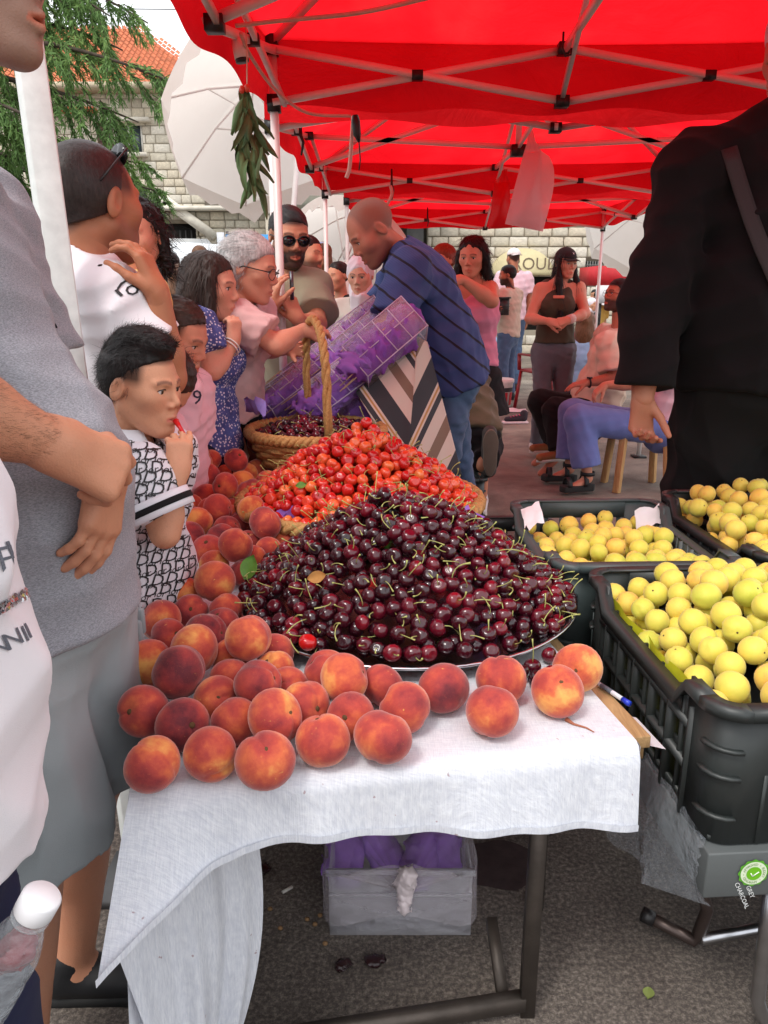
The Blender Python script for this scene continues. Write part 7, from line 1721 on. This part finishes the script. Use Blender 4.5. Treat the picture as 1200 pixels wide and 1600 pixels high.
sr, er = d1['J']['sr'], d1['J']['er']; dd = nrm(er - sr); b0 = sr + (er - sr) * .68; S_ = d1['S']
for w0, w1_, mm, rr, nm in ((-.030, .006, M_COLL, .0765, 'sleeve_cuff'), (-.018, -.006, BLACKC, .0785, 'cuff_stripe')):
    x = nrm(np.cross(dd, UP)); y = np.cross(dd, x); m = MB(); rad = rr
    m.sheet([[b0 + dd * w + (x * math.cos(a) + y * math.sin(a)) * rad for a in np.linspace(0, 2 * math.pi, 33)] for w in np.linspace(w0, w1_, 4)]); m.build(nm, mm, d1['top'], True, solid=.003)
bv = bvh_of(d1['topvf']); PV, PF = [], []; rr_ = random.Random(5); d = nrm(ray(235, 830)); x = nrm(np.cross(d, UP)); y = np.cross(x, d)
for row in range(16):
    for cl_ in range(7):
        px = 172 + cl_ * 23 + (row % 2) * 10 + rr_.uniform(-1, 1); py = 694 + row * 17 + cl_ * 2.5 * (-1) + rr_.uniform(-1, 1)
        o = P(px, py, 1.5); a = R(-8 + (14 if row % 3 == 0 else 0)); ux = x * math.cos(a) + y * math.sin(a); uy = -x * math.sin(a) + y * math.cos(a)
        for s_, sz, ox, oy in (('D', .034, -.009, .002), ('ior', .020, .010, -.004)):
            vs, fs = project_text(s_, M_BPR, None, bv, None, o + ux * ox + uy * oy, ux, uy, d, sz, .0012, 'p', .25)
            if fs: b_ = sum(len(q) for q in PV); PV.append(vs); PF += [tuple(i + b_ for i in q) for q in fs]
tag(link('shirt_lettering', mesh_np('shirt_lettering', np.concatenate(PV), PF), M_BPR, d1['top']), kind='stuff')
t = empty('lollipop', tuple(P(268, 655, 1.47)), 'red lollipop stick between the lips and fingers of the boy', 'lollipop'); m = MB(); a, b = d1['T'](.0, .108, -.068), d1['J']['wr'] + V(.012, .03, .075)
m.tube([a, (a + b) / 2, b], [.0065, .004, .004], 8); m.build('stick', plain('red_plastic', c8(200, 24, 30), .25, .05), t, True)

# 6 boy in the pink polo with the number
b6 = person('boy in a pink polo shirt with a dark number 9, looking down at the peaches', (276, 528), 2.40, 1.30, yaw=74, pitch=22, tyaw=70, hs=.93, skin=c8(200, 144, 118), buzz=(c8(50, 38, 33), .9, .012), brow=c8(84, 60, 50), J=dict(neck=(262, 592, 2.40), sr=(280, 612, 2.30), er=(272, 690, 2.3), wr=(262, 730, 2.36), pelvis=(272, 770, 2.46)),
    top=dict(m=PINKT, sleeve=.72, o=.015, hem=.1, name='polo_shirt', w=.008, ws=20, h=.007), bottom=dict(m=NAVYC, len=.5), shoe=S_BLK)
hair(b6, M_HBRN, [('e', (0, -.012, .049), (.0775, .099, .085), [((0, .066, .074), (0, .50, -.87))]), ('e', (0, -.03, .02), (.0770, .083, .082), [((0, .018, 0), (0, 1, 0)), ((0, -.045, -.03), (0, .45, -.89))])], .0045, .004, 90, BF, 2600, .02, .0008, .25, 6)
bv = bvh_of(b6['topvf']); print_px('9', 308, 622, .06, -4, bv, b6['top'], plain('navy_print', c8(34, 36, 62), .6, 0), 2.3, 'number')
m = MB(); c = b6['nb']; fw_, sp_ = b6['fw'], b6['sp']; a1 = nrm(np.cross(fw_, sp_)); m.sheet([[c + sp_ * (.016 - .03 * u) + (a1 * math.cos(a) + fw_ * math.sin(a)) * (.05 + .02 * u) + fw_ * .01 for a in np.linspace(-4.4, 1.3, 26)] for u in (0, .5, 1)]); m.build('collar', PINKT, b6['top'], True, solid=.003)
# 7 small child between the two boys
c7 = person('small brown haired child in pale pink, almost hidden behind the boy in the printed shirt', (248, 598), 2.12, 1.12, yaw=80, pitch=58, hs=.88, skin=c8(206, 152, 122), top=dict(m=PINKT, sleeve=.6), bottom=dict(m=DENIM), shoe=S_WHT, J=dict(neck=(228, 655, 2.12)))
hair(c7, M_HBRN, [CAP, ('e', (0, -.03, -.005), (.084, .085, .10), [((0, .035, 0), (0, 1, 0))])], .005, .006, 80, lambda q: (0, -.1, -1), 1500, .04, .001, .15, 7)

# 8 woman with the dark bob
FLOR = None
def floral():
    t = NT('blue_floral'); v = t.coord(); vo = t.new('ShaderNodeTexVoronoi'); vo.inputs['Scale'].default_value = 95; t.lk(v, vo.inputs['Vector']); n = t.noise(30, 3, vec=v)
    t.lk(t.mix(t.ramp(vo.outputs['Distance'], [(.28, (1, 1, 1)), (.38, (0, 0, 0))]), t.ramp(n, [(.3, c8(52, 62, 120)), (.7, c8(78, 92, 156))]), c8(206, 206, 222)), t.b.inputs['Base Color']); t.set(Roughness=.85); t.bump(n, .2, .003); return t.m
FLOR = floral()
w8 = person('woman with a straight dark bob in a blue flowered blouse', (328, 450), 2.80, 1.46, yaw=78, pitch=6, tyaw=75, fem=True, hs=.93, skin=c8(208, 156, 132), J=dict(neck=(314, 492, 2.78), sr=(312, 514, 2.64), er=(332, 578, 2.60), wr=(364, 536, 2.68)),
    hands=dict(r=dict(d=(.1, .1, .97), n=(-.7, .6, 0), side=-1, c=(.7, .8, .8, .8))), top=dict(m=FLOR, sleeve=.62, o=.014, loose=.02, name='blouse', w=.01), bottom=dict(m=NAVYC), shoe=S_BLK)
hair(w8, M_HBRN, [('e', (0, -.016, .045), (.088, .106, .09), HL), ('e', (0, -.04, -.03), (.098, .085, .115), [((0, .05, 0), (0, 1, 0)), ((0, 0, -.125), (0, .2, -1))]), ('c', (.075, .035, .04), (.082, .045, -.09), .02, .02), ('c', (-.075, .035, .04), (-.082, .045, -.09), .02, .02)], .005, .005, 120, lambda q: (0, -.1, -1), 2600, .07, .0012, .1, 8, jit=.12, stretch=(1, 1, .15))
m = MB(); q = w8['J']['wr'] + (w8['J']['er'] - w8['J']['wr']) * .18; dd = nrm(w8['J']['wr'] - w8['J']['er']); x = nrm(np.cross(dd, UP)); y = np.cross(dd, x)
for k in (0, .012): m.tube([q + dd * k + (x * math.cos(a) + y * math.sin(a)) * .034 for a in np.linspace(0, 2 * math.pi, 20)], .003, 5, False)
tag(m.build('bracelet', plain('white_beads', c8(220, 214, 208), .4), None, True), 'pair of thin pale bracelets on the wrist of the woman in the flowered blouse', 'bracelet')
# 9 woman with grey hair reaching over
w9 = person('woman with grey hair and dark glasses in a pale pink t-shirt, reaching over the table', (390, 420), 2.98, 1.54, yaw=82, pitch=14, tyaw=75, fem=True, hs=.97, skin=c8(206, 150, 126), fat=.025, J=dict(neck=(368, 468, 2.98), pelvis=(355, 620, 3.06), sr=(372, 500, 2.84), er=(432, 540, 2.82), wr=(472, 516, 2.92), sl=(400, 484, 3.14), el=(412, 545, 3.2), wl=(452, 545, 3.1)),
    hands=dict(r=dict(d=(.8, .4, .1), n=(-.1, .6, -.8), c=(.4, .5, .5, .5))), brow=c8(90, 80, 76), top=dict(m=cloth_mat('dusty_pink_jersey', c8(208, 172, 170), 800), sleeve=.72, o=.016, loose=.025, w=.011), bottom=dict(m=BLACKC), shoe=S_BLK)
hair(w9, M_HGREY, [('e', (0, -.016, .047), (.087, .106, .088), HL), ('e', (0, -.042, .0), (.09, .078, .10), [((0, .028, 0), (0, 1, 0)), ((0, -.02, -.085), (0, .5, -.86))])], .005, .0035, 70, lambda q: (0, -1, -.3) if q[2] > .05 else (0, -.5, -.8), 3000, .06, .0011, .04, 9, jit=.08, stretch=(1, .15, .3))
sunglasses(w9, M_LENS, 'eyeglasses', False, 'dark rimmed glasses worn by the woman with grey hair', True)
# 10 man with the beard and sunglasses
m10 = person('bearded man in sunglasses and an olive grey t-shirt, standing behind the front canopy post', (452, 370), 3.55, 1.68, yaw=24, pitch=14, tyaw=18, hs=1.02, skin=c8(196, 142, 114), stub=(c8(42, 32, 28), .93), buzz=(c8(40, 32, 30), .93, .0), fat=.02,
    J=dict(neck=(440, 425, 3.58), sr=(402, 452, 3.5), er=(402, 505, 3.36), wr=(424, 482, 3.22), sl=(488, 448, 3.6), el=(496, 506, 3.42), wl=(466, 500, 3.24)), hands=dict(r=dict(d=(.2, -.1, .95), n=(.7, .5, 0), c=(.3, .35, .4, .5)), l=dict(d=(-.35, -.1, .85), n=(-.6, .6, 0), c=(.9, .9, 1, 1), t=.8)),
    top=dict(m=OLIVET, sleeve=.8, o=.022, loose=.03, w=.014, band=True, hem=.1), bottom=dict(m=DENIM), shoe=S_BLK)
hair(m10, M_HBLK, [('e', (0, -.012, .043), (.079, .1, .085), HL), ('e', (0, -.035, .03), (.0785, .08, .075), [((0, .03, 0), (0, 1, 0)), ((0, -.04, -.02), (0, .45, -.89))])], .0055, .003, 90, BF, 900, .014, .001, .2, 10)
hair(m10, hair_mat('beard_hair', c8(34, 25, 22)), [('e', (0, .040, -.072), (.057, .060, .057), [((0, .02, -.044), (0, -.25, 1)), ((0, -.015, 0), (0, -1, 0))]), ('-e', (0, .105, -.064), (.03, .04, .017))], .005, .003, 120, lambda q: (0, .2, -1), 900, .014, .0009, .3, 12, name='beard')
sunglasses(m10, M_LENS, 'sunglasses', False, 'dark sunglasses worn by the bearded man in the olive t-shirt')
t = MB(); q = m10['J']['wl'] + V(-.02, -.02, .08); t.tube([q, q + V(0, 0, .11)], .008, 8); tag(t.build('vape_pen', plain('grey_metal', c8(90, 92, 96), .3, 0, metal=.8)), 'slim grey vape pen in the fist of the bearded man', 'vape pen')
# 11 woman in the white headscarf
w11 = person('young woman in a white headscarf and pale top behind the purple packs', (563, 431), 4.5, 1.52, yaw=-12, pitch=12, fem=True, skin=c8(214, 164, 140), top=dict(m=cloth_mat('cream_knit', c8(206, 202, 190), 500), sleeve=1.7, o=.02), bottom=dict(m=DENIM), shoe=S_WHT)
hair(w11, cloth_mat('white_scarf', c8(226, 216, 222), 900, .2, .03), [('e', (0, -.016, .035), (.092, .112, .102)), ('e', (0, -.01, -.10), (.085, .085, .09)), ('c', (0, .04, -.12), (0, .06, -.26), .07, .05), ('-e', (0, .105, -.02), (.052, .075, .082))], .006, .010, 30, name='headscarf')
# 12 balding man in the striped polo bending over
def stripe_mat():
    t = NT('striped_polo'); v = t.coord(rot=(0, R(-36), 0)); sep = t.new('ShaderNodeSeparateXYZ'); t.lk(v, sep.inputs[0]); n = t.noise(6, 3, vec=v)
    w = t.math('FRACT', t.math('MULTIPLY', t.math('ADD', sep.outputs[2], t.math('MULTIPLY', n, .02)), 14.5)); st = t.ramp(w, [(.0, (1, 1, 1)), (.13, (1, 1, 1)), (.15, (0, 0, 0)), (1, (0, 0, 0))])
    f2 = t.math('FRACT', t.math('MULTIPLY', sep.outputs[2], 120)); base = t.mix(t.math('MULTIPLY', f2, .5), c8(52, 70, 122), c8(72, 92, 146))
    t.lk(t.mix(st, base, c8(26, 24, 40)), t.b.inputs['Base Color']); t.set(Roughness=.85); t.bump(t.math('ADD', t.noise(700, 2), t.noise(30, 3)), .25, .003); return t.m
m12 = person('balding man in a blue polo with dark stripes, bending over the purple packs', (583, 362), 3.45, 1.76, yaw=-72, pitch=38, tyaw=-80, hs=1.06, skin=c8(186, 128, 104), stub=(c8(70, 56, 50), .5), fat=.035, buzz=(c8(88, 70, 62), .55, .055),
    J=dict(neck=(626, 388, 3.5), pelvis=(694, 570, 3.55), chest=(660, 452, 3.52), waist=(684, 520, 3.54), sl=(640, 420, 3.28), el=(612, 505, 3.2), wl=(570, 530, 3.25), sr=(636, 405, 3.72), er=(600, 480, 3.8), wr=(560, 505, 3.7), kl=V(.26, 3.45, .5), kr=V(.36, 3.7, .5), al=V(.36, 3.45, .085), ar=V(.42, 3.75, .085)),
    hands=dict(l=dict(c=(.5, .5, .5, .5)), r=dict(c=(.5, .5, .5, .5))), top=dict(m=stripe_mat(), sleeve=.9, o=.024, loose=.02, name='polo_shirt', w=.012, hem=.10, flare=.012), bottom=dict(m=DENIM, o=.006, rise=.0, loose=.02, w=.012), shoe=S_BLK)
# 13 woman in the pink top, 14 person behind her
w13 = person('woman in a pink sleeveless top and black skirt, wrist raised to her mouth', (738, 402), 4.55, 1.62, yaw=-22, pitch=10, tyaw=-15, fem=True, skin=c8(200, 138, 112), J=dict(neck=(742, 446, 4.6), sl=(764, 452, 4.55), el=(768, 470, 4.3), wl=(722, 436, 4.28), sr=(712, 450, 4.6), er=(694, 490, 4.6), wr=(688, 450, 4.4)),
    hands=dict(l=dict(d=(-.9, -.1, -.1), n=(-.1, .5, -.8), c=(.6, .6, .6, .6)), r=dict(d=(.1, -.1, .95), c=(.5, .5, .5, .5))), top=dict(m=cloth_mat('pink_jersey', c8(212, 132, 158), 800), sleeve=0, o=.012, name='sleeveless_top', hem=-.06, w=.008), bottom=dict(m=BLACKC, kind='skirt', len=.26, flare=.08, name='skirt'), shoe=S_WHT)
hair(w13, M_HBLK, [('e', (0, -.02, .045), (.089, .108, .09), HL), ('e', (0, -.05, -.02), (.10, .075, .115), [((0, .035, 0), (0, 1, 0))]), ('c', (.085, .0, .02), (.10, -.01, -.12), .026, .028), ('c', (-.085, .0, .02), (-.10, -.01, -.12), .026, .028)], .007, .008, 60, lambda q: (np.sign(q[0]) * .2, -.2, -1), 1600, .08, .0018, .15, 13, jit=.2, wave=.005)
m = MB(); c = w13['pel'] + w13['sp'] * .095; m.tube([c + (w13['L'] * math.cos(a) * .134 + w13['F'] * math.sin(a) * .11) for a in np.linspace(0, 6.28, 24)], .006, 6, False); m.build('belt_chain', plain('silver', c8(190, 190, 194), .3, 0, metal=1), w13['bottom'], True)
bv = bvh_of(w13['topvf']); print_px('x', 724, 452, .09, 20, bv, w13['top'], plain('white_print', c8(222, 224, 222), .6, 0), 4.5, 'bird_print')
p14 = person('person with red brown hair half hidden between the striped polo and the pink top', (692, 408), 5.4, 1.62, yaw=-60, pitch=10, skin=c8(200, 138, 112), fem=True, res='far', top=dict(m=BEIGET, sleeve=.6), bottom=dict(m=DENIM), shoe=S_BLK)
hair(p14, M_HRED, SHORT, .008, .005, 60)
# 15 men at the back with the crate
m15 = person('bearded man in a beige t-shirt and jeans carrying a small black crate', (793, 430), 9.6, 1.66, yaw=-100, pitch=6, tyaw=-125, skin=c8(176, 118, 90), stub=(c8(34, 26, 24), .95), buzz=(c8(30, 24, 24), .95, 0), res='far', J=dict(el=V(1.34, 9.35, 1.03), wl=(778, 487, 9.2), er=V(1.62, 9.9, 1.03), wr=(770, 487, 9.6)), top=dict(m=BEIGET, sleeve=.7, o=.02), bottom=dict(m=DENIM), shoe=S_BLK)
hair(m15, M_HBLK, SHORT, .009, .005, 60)
q = P(770, 478, 9.25); ct = crate('small_crate', 'crate', (q[0], q[1], q[2] - .10), R(10), .30, .36, .20, M_CRATE, 'small black crate carried by the bearded man in the beige t-shirt')
m16 = person('man in a pink t-shirt and backwards white cap, behind the crate carrier', (802, 404), 10.6, 1.80, yaw=-160, pitch=4, skin=c8(176, 118, 90), res='far', stub=(c8(34, 26, 24), .6), buzz=(c8(30, 24, 24), .9, 0), top=dict(m=PINKT, sleeve=.7, o=.02), bottom=dict(m=DENIM), shoe=S_BLK)
baseball_cap(m16, plain('white_cap_cloth', c8(226, 214, 212), .8), 'white baseball cap worn backwards by the man in the pink t-shirt', True)
# 17 woman in the dark cap
w17 = person('long haired young woman in a dark cap, olive sleeveless top and grey jeans', (884, 412), 6.2, 1.68, yaw=22, pitch=6, tyaw=-8, fem=True, skin=c8(206, 146, 122), J=dict(neck=(872, 438, 6.22), sr=(845, 452, 6.2), er=(828, 498, 6.12), wr=(856, 502, 5.92), sl=(904, 450, 6.2), el=(914, 490, 6.1), wl=(888, 500, 5.92), kr=(846, 612, 6.15), ar=(838, 692, 6.2), tr=(858, 708, 6.05)), bust=1.05,
    hands=dict(r=dict(d=(.85, -.2, -.15), n=(.1, .8, -.4), c=(.5, .55, .6, .6)), l=dict(d=(-.85, -.2, -.15), n=(-.1, .8, -.4), c=(.5, .55, .6, .6))), top=dict(m=cloth_mat('olive_rib', c8(74, 66, 52), 600), sleeve=0, o=.010, name='sleeveless_top', hem=-.05, w=.006), bottom=dict(m=DENIMG, o=.010, loose=.004, name='jeans'), shoe=S_WHT)
hair(w17, M_HBLK, [('e', (0, -.02, .03), (.084, .1, .085), HL), ('c', (.074, .0, .02), (.088, .06, -.14), .02, .026), ('c', (.088, .06, -.14), (.075, .13, -.36), .026, .024), ('c', (-.074, .0, .02), (-.088, .06, -.14), .02, .028), ('c', (-.088, .06, -.14), (-.08, .13, -.40), .028, .026), ('e', (0, -.06, -.08), (.085, .05, .14))], .008, .006, 50, lambda q: (0, .05, -1), 1400, .12, .0022, .08, 17, jit=.08, stretch=(1, 1, .12))
baseball_cap(w17, plain('black_cap_cloth', c8(30, 26, 28), .8, .1), 'dark baseball cap with a small white mark on the young woman', False, 'x')
m = MB(); a = w17['J']['wl']; m.tube([a, a - nrm(a - w17['J']['el']) * .06], .036, 12); tag(m.build('bandage', plain('bandage', c8(214, 190, 182), .9), None, True), 'pale bandage round the wrist of the woman in the dark cap', 'bandage')
m = MB(); c = w17['J']['chest'] + w17['fw'] * .165 + V(0, 0, .05); m.box(c, (.085, .012, .022)); m.build('chest_stripe', plain('orange_stripe', c8(206, 128, 104), .8), w17['top'], bevel=.004)
# 18 seated man, 19 seated person in blue trousers
m18 = person('seated bearded man in a beige t-shirt and black trousers with a wristwatch', (966, 462), 5.75, 1.74, yaw=-70, pitch=-8, tyaw=-75, skin=c8(180, 116, 92), fat=.04, stub=(c8(40, 30, 28), .9), buzz=(c8(40, 32, 30), .95, 0),
    J=dict(neck=(972, 515, 5.75), pelvis=(926, 640, 5.78), sl=(950, 535, 5.55), el=(960, 592, 5.45), wl=(916, 598, 5.42), kl=(868, 642, 5.6), al=(876, 702, 5.5), kr=(845, 628, 5.85), ar=(868, 690, 5.8)), hands=dict(l=dict(d=(-.95, -.1, -.15), n=(.0, .1, -1), c=(.2, .2, .25, .3))), top=dict(m=cloth_mat('sand_jersey', c8(216, 194, 172), 800), sleeve=.8, o=.022, loose=.03, w=.016, ws=13, hem=.06), bottom=dict(m=BLACKC, o=.02, loose=.03), shoe=S_TAN)
hair(m18, M_HBLK, SHORT, .007, .004, 80)
sunglasses(m18, M_LENS, 'eyeglasses', False, 'dark rimmed glasses of the seated man beside the man in black', True)
q = m18['J']['wl']; m = MB(); dd = nrm(q - m18['J']['el']); x = nrm(np.cross(dd, UP)); y = np.cross(dd, x); t = empty('wristwatch', tuple(q), 'dark wristwatch on the seated man', 'watch'); m.tube([q - dd * .02 + (x * math.cos(a) + y * math.sin(a)) * .034 for a in np.linspace(0, 6.283, 20)], .006, 6, False); m.build('strap', M_BLACKPL, t, True); m = MB(); m.box(q - dd * .02 + V(0, -.012, .034), (.034, .034, .01)); m.build('watch_face', M_LENS, t, bevel=.003)
BLUEC = cloth_mat('blue_trouser_cloth', c8(104, 118, 176), 800, .2, .05)
p19 = person('seated person in wide blue trousers and black sandals, mostly behind the man in black', (1075, 490), 5.15, 1.62, yaw=-80, tyaw=-85, fem=True, skin=c8(200, 140, 116), J=dict(pelvis=(1035, 664, 5.15), neck=(1065, 540, 5.15), kl=(905, 655, 5.05), al=(918, 742, 4.98), kr=(895, 645, 5.3), ar=(890, 728, 5.26), sl=(1030, 560, 4.98), el=(985, 600, 5.0), wl=(945, 602, 5.05)),
    hands=dict(l=dict(d=(-.6, 0, -.5), n=(.3, .2, -.8), c=(.4, .4, .4, .4))), top=dict(m=PINKT, sleeve=.7), bottom=dict(m=BLUEC, o=.018, loose=.04, len=.93, w=.006, st=.6))
for k in 'lr':                                                          # platform sandals
    J = p19['J']; a, t_ = J['a' + k], J['t' + k]; d = nrm((t_ - a) * V(1, 1, 0)); sd = np.cross(UP, d); z0 = max(.0, a[2] - .11); hl = V(a[0], a[1], z0) - d * .06; to = V(t_[0], t_[1], z0) + d * .05
    t = empty('sandal', tuple(hl), 'black chunky strap sandal ' + ('nearest the camera' if k == 'l' else 'set further back') + ' on the person in blue trousers', 'sandal', 'pair of black sandals'); m = MB(); ol = [hl, hl + d * .03 + sd * .042, (hl + to) / 2 + sd * .038, to - d * .02 + sd * .046, to + d * .0, to - d * .02 - sd * .046, (hl + to) / 2 - sd * .038, hl + d * .03 - sd * .042]
    m.add([p + V(0, 0, .004) for p in ol] + [p + V(0, 0, .045) for p in ol], [tuple(range(8))[::-1], tuple(range(8, 16))] + [(i, (i + 1) % 8, 8 + (i + 1) % 8, 8 + i) for i in range(8)]); m.build('platform_sole', S_BLK[1], t, bevel=.005)
    for f0, hh in ((.32, .085), (.78, .065)):
        c = hl + (to - hl) * f0; m = MB(); m.sheet([[c + d * o + sd * .044 * math.cos(a) + V(0, 0, .04 + hh * .9 * math.sin(a)) for a in np.linspace(0, math.pi, 12)] for o in (-.016, .016)]); m.build('strap', S_BLK[0], t, True, solid=.004)
    m = MB(); c = V(a[0], a[1], z0 + .12); m.sheet([[c + V(0, 0, o) + (d * math.cos(q_) * .046 + sd * math.sin(q_) * .043) for q_ in np.linspace(0, 6.283, 20)] for o in (-.012, .012)]); m.build('ankle_strap', S_BLK[0], t, True, solid=.004)
# 20 man in black with the white cap
BLK2 = cloth_mat('black_wool', c8(13, 12, 14), 900, .3, .15); BLK3 = cloth_mat('black_trouser', c8(18, 17, 17), 900, .3, .15)
m20 = person('large man seen from behind in black sweater, wide black trousers and pale cap', (1250, 82), 2.5, 2.05, yaw=170, pitch=4, tyaw=176, hs=1.14, skin=c8(186, 128, 104), res='near', fat=.045, buzz=(c8(40, 34, 32), .9, 0), armr=1.15, eyes=False,
    J=dict(neck=(1246, 178, 2.5), pelvis=(1190, 565, 2.52) , sl=(1086, 268, 2.5), el=(1022, 465, 2.46), wl=(1004, 622, 2.40), sr=(1410, 270, 2.5), er=(1440, 460, 2.4), wr=(1420, 600, 2.3), chest=(1228, 320, 2.5), waist=(1192, 470, 2.51)), hands=dict(l=dict(d=(.05, .1, -.98), n=(.25, -.85, 0), side=-1, c=(.55, .7, .8, .85), t=.5, s=.95)),
    top=dict(m=BLK2, sleeve=1.9, o=.05, loose=.022, name='sweater', so=.022, w=.02, ws=9, hem=.06, h=.008), bottom=dict(m=BLK3, o=.03, loose=.08, name='wide_trousers', w=.02, ws=10, st=.25), shoe=S_BLK)
M_KNIT = cloth_mat('white_knit', c8(214, 208, 220), 500, .5, .05); t = empty('knitted_cap', tuple(m20['T'](0, 0, .1)), 'pale knitted cap on the man in black', 'cap')
v, f = sdf([el(m20['T'](0, -.014, .05), V(.088, .108, .095) * m20['hs'], m20['M'], .01, 'u', [(m20['T'](0, 0, .012), -m20['M'][:, 2])])], .006); link('cap_cloth', mesh_np('cap_cloth', v, f, True), M_KNIT, t)
m = MB(); st = m20['T'](.08, -.08, .09)
g = [[P(1188 + 1.5 * j + (3 - i) * (-2.5), 62 - 5 * (i % 2) - i * 22, 2.34 + .01 * j) for j in range(6)] for i in range(4)]
# strap of a shoulder bag across the back
TT = bvh_of(m20['topvf']); pts = []
for px, py in ((1130, 214), (1142, 250), (1156, 300), (1172, 350), (1188, 390), (1206, 430), (1230, 480)):
    hit = TT.ray_cast(Vector((0, 0, CAM_H)), Vector(nrm(ray(px, py))), 5)
    if hit[0] is not None: pts.append(np.array(hit[0]) - nrm(ray(px, py)) * .004)
if len(pts) > 2:
    m = MB(); pts = [np.mean(pts[max(0, i - 1):i + 2], 0) + V(0, -.012, 0) for i in range(len(pts))]; m.sheet([[p + V(o, 0, o * .3) for o in (-.022, -.01, .01, .022)] for p in pts]); tag(m.build('bag_strap', plain('dark_webbing', c8(30, 28, 29), .7, .1, 200), None, True, solid=.004), 'dark webbing strap across the back of the man in black', 'strap')
# 21 kneeling person in brown
q = P(742, 610, 4.3); M_OLB = cloth_mat('brown_olive_jersey', c8(84, 72, 54), 800)
k21 = person('kneeling person in a brown olive t-shirt seen from behind', (684, 545), 4.6, 1.60, yaw=205, pitch=40, tyaw=195, skin=BROWN, eyes=False, fat=.0, J=dict(neck=(700, 560, 4.6), pelvis=(734, 668, 4.25), chest=(716, 590, 4.48), waist=(727, 630, 4.36), kl=(735, 705, 4.55), al=(755, 722, 4.05), kr=(765, 700, 4.5), ar=(764, 716, 4.06), tl=(748, 730, 4.1), tr=(766, 740, 4.06), el=V(.26, 4.75, .70), er=V(.55, 4.8, .66), wl=V(.3, 4.85, .5), wr=V(.52, 4.9, .5)),
    top=dict(m=M_OLB, sleeve=.8, o=.022, w=.014, hem=.08), bottom=dict(m=BLACKC, o=.015))
hair(k21, M_HBLK, SHORT, .008, .004, 70)
m = MB(); c = P(766, 708, 4.0); t = empty('boot', tuple(c), 'grey brown boot of the kneeling person, its sole turned to the camera', 'boot'); m.add([c + V(x * .052, 0, z * .128) for x, z in [(math.cos(a) * (.86 + .14 * math.sin(a) - .16 * math.exp(-(math.sin(a) / .35) ** 2)), math.sin(a)) for a in np.linspace(0, 6.283, 24, endpoint=False)]], [tuple(range(24))]); m.build('sole', plain('worn_sole', c8(104, 92, 80), .9, .1), t, solid=.03, bevel=.006)
v, f = sdf([rc(c + V(0, .05, -.10), c + V(0, .05, .10), .045, .04, k=.02)], .008); link('upper', mesh_np('upper', v, f, True), plain('boot_leather', c8(60, 54, 50), .7), t)
# 22 people further back
def extra(label, head, Y, H, yaw, hm, topm, fem=False, pr=None, skin=TAN, group='people in the background crowd', **k):
    p = person(label, head, Y, H, yaw=yaw, pitch=5, fem=fem, res='far', skin=skin, eyes=False, group=group, top=dict(m=topm, sleeve=k.pop('sleeve', .6), o=.02), bottom=dict(m=k.pop('bot', DENIM)), shoe=S_BLK, **k)
    if hm: hair(p, hm, pr or SHORT, .010, .006, 60)
    return p
LONG = [('e', (0, -.02, .045), (.092, .11, .092), HL), ('e', (0, -.05, -.06), (.095, .07, .16), [((0, .03, 0), (0, 1, 0))])]
extra('woman with black hair seen from behind near the white van', (266, 418), 6.0, 1.52, 170, M_HBLK, WHITET, True, LONG)
extra('person with light brown hair beside the bob haired woman, far back', (284, 440), 5.2, 1.40, 165, M_HMID, WHITET, True, LONG)
extra('person with tousled brown hair beside the limestone wall', (314, 402), 8.5, 1.62, 150, M_HMID, OLIVET)
extra('dark haired man in an orange t-shirt behind the bearded man', (482, 398), 5.0, 1.60, 60, M_HBLK, cloth_mat('orange_jersey', c8(206, 112, 66), 800), stub=(c8(40, 30, 28), .8))
p = extra('woman in a pale blue cap behind the second canopy post', (499, 402), 6.6, 1.62, -60, M_HMID, cloth_mat('salmon_jersey', c8(204, 140, 112), 800), True, LONG)
baseball_cap(p, plain('pale_blue_cap', c8(176, 190, 224), .8), 'pale blue cap behind the second canopy post')
extra('dark haired person in black looking at a phone, behind the packs', (528, 432), 5.9, 1.50, -40, M_HBLK, BLACKC, True)
extra('child with light brown hair and pale blue top behind the woman in the cap', (915, 508), 6.9, 1.30, 160, M_HMID, cloth_mat('sky_blue_jersey', c8(150, 180, 214), 800), True, LONG, hs=.9)
p = extra('distant woman in a white headscarf at the foot of the right canopy post', (925, 476), 12.5, 1.36, 30, cloth_mat('white_scarf', c8(226, 216, 222)), BLACKC, True, [('e', (0, -.016, .035), (.092, .112, .102)), ('e', (0, -.01, -.10), (.085, .085, .09)), ('-e', (0, .105, -.02), (.052, .075, .082))])
extra('distant man in a yellow t-shirt beyond the right canopy post', (936, 464), 13.2, 1.46, 20, M_HBLK, cloth_mat('mustard_jersey', c8(206, 160, 80), 800))
extra('distant dark haired man left of the right canopy post', (929, 462), 14.6, 1.5, -30, M_HBLK, WHITET)
extra('man in a pale blue t-shirt at the back beside the pink top', (772, 462), 12.0, 1.55, -20, M_HBLK, cloth_mat('sky_blue_jersey', c8(150, 180, 214), 800))
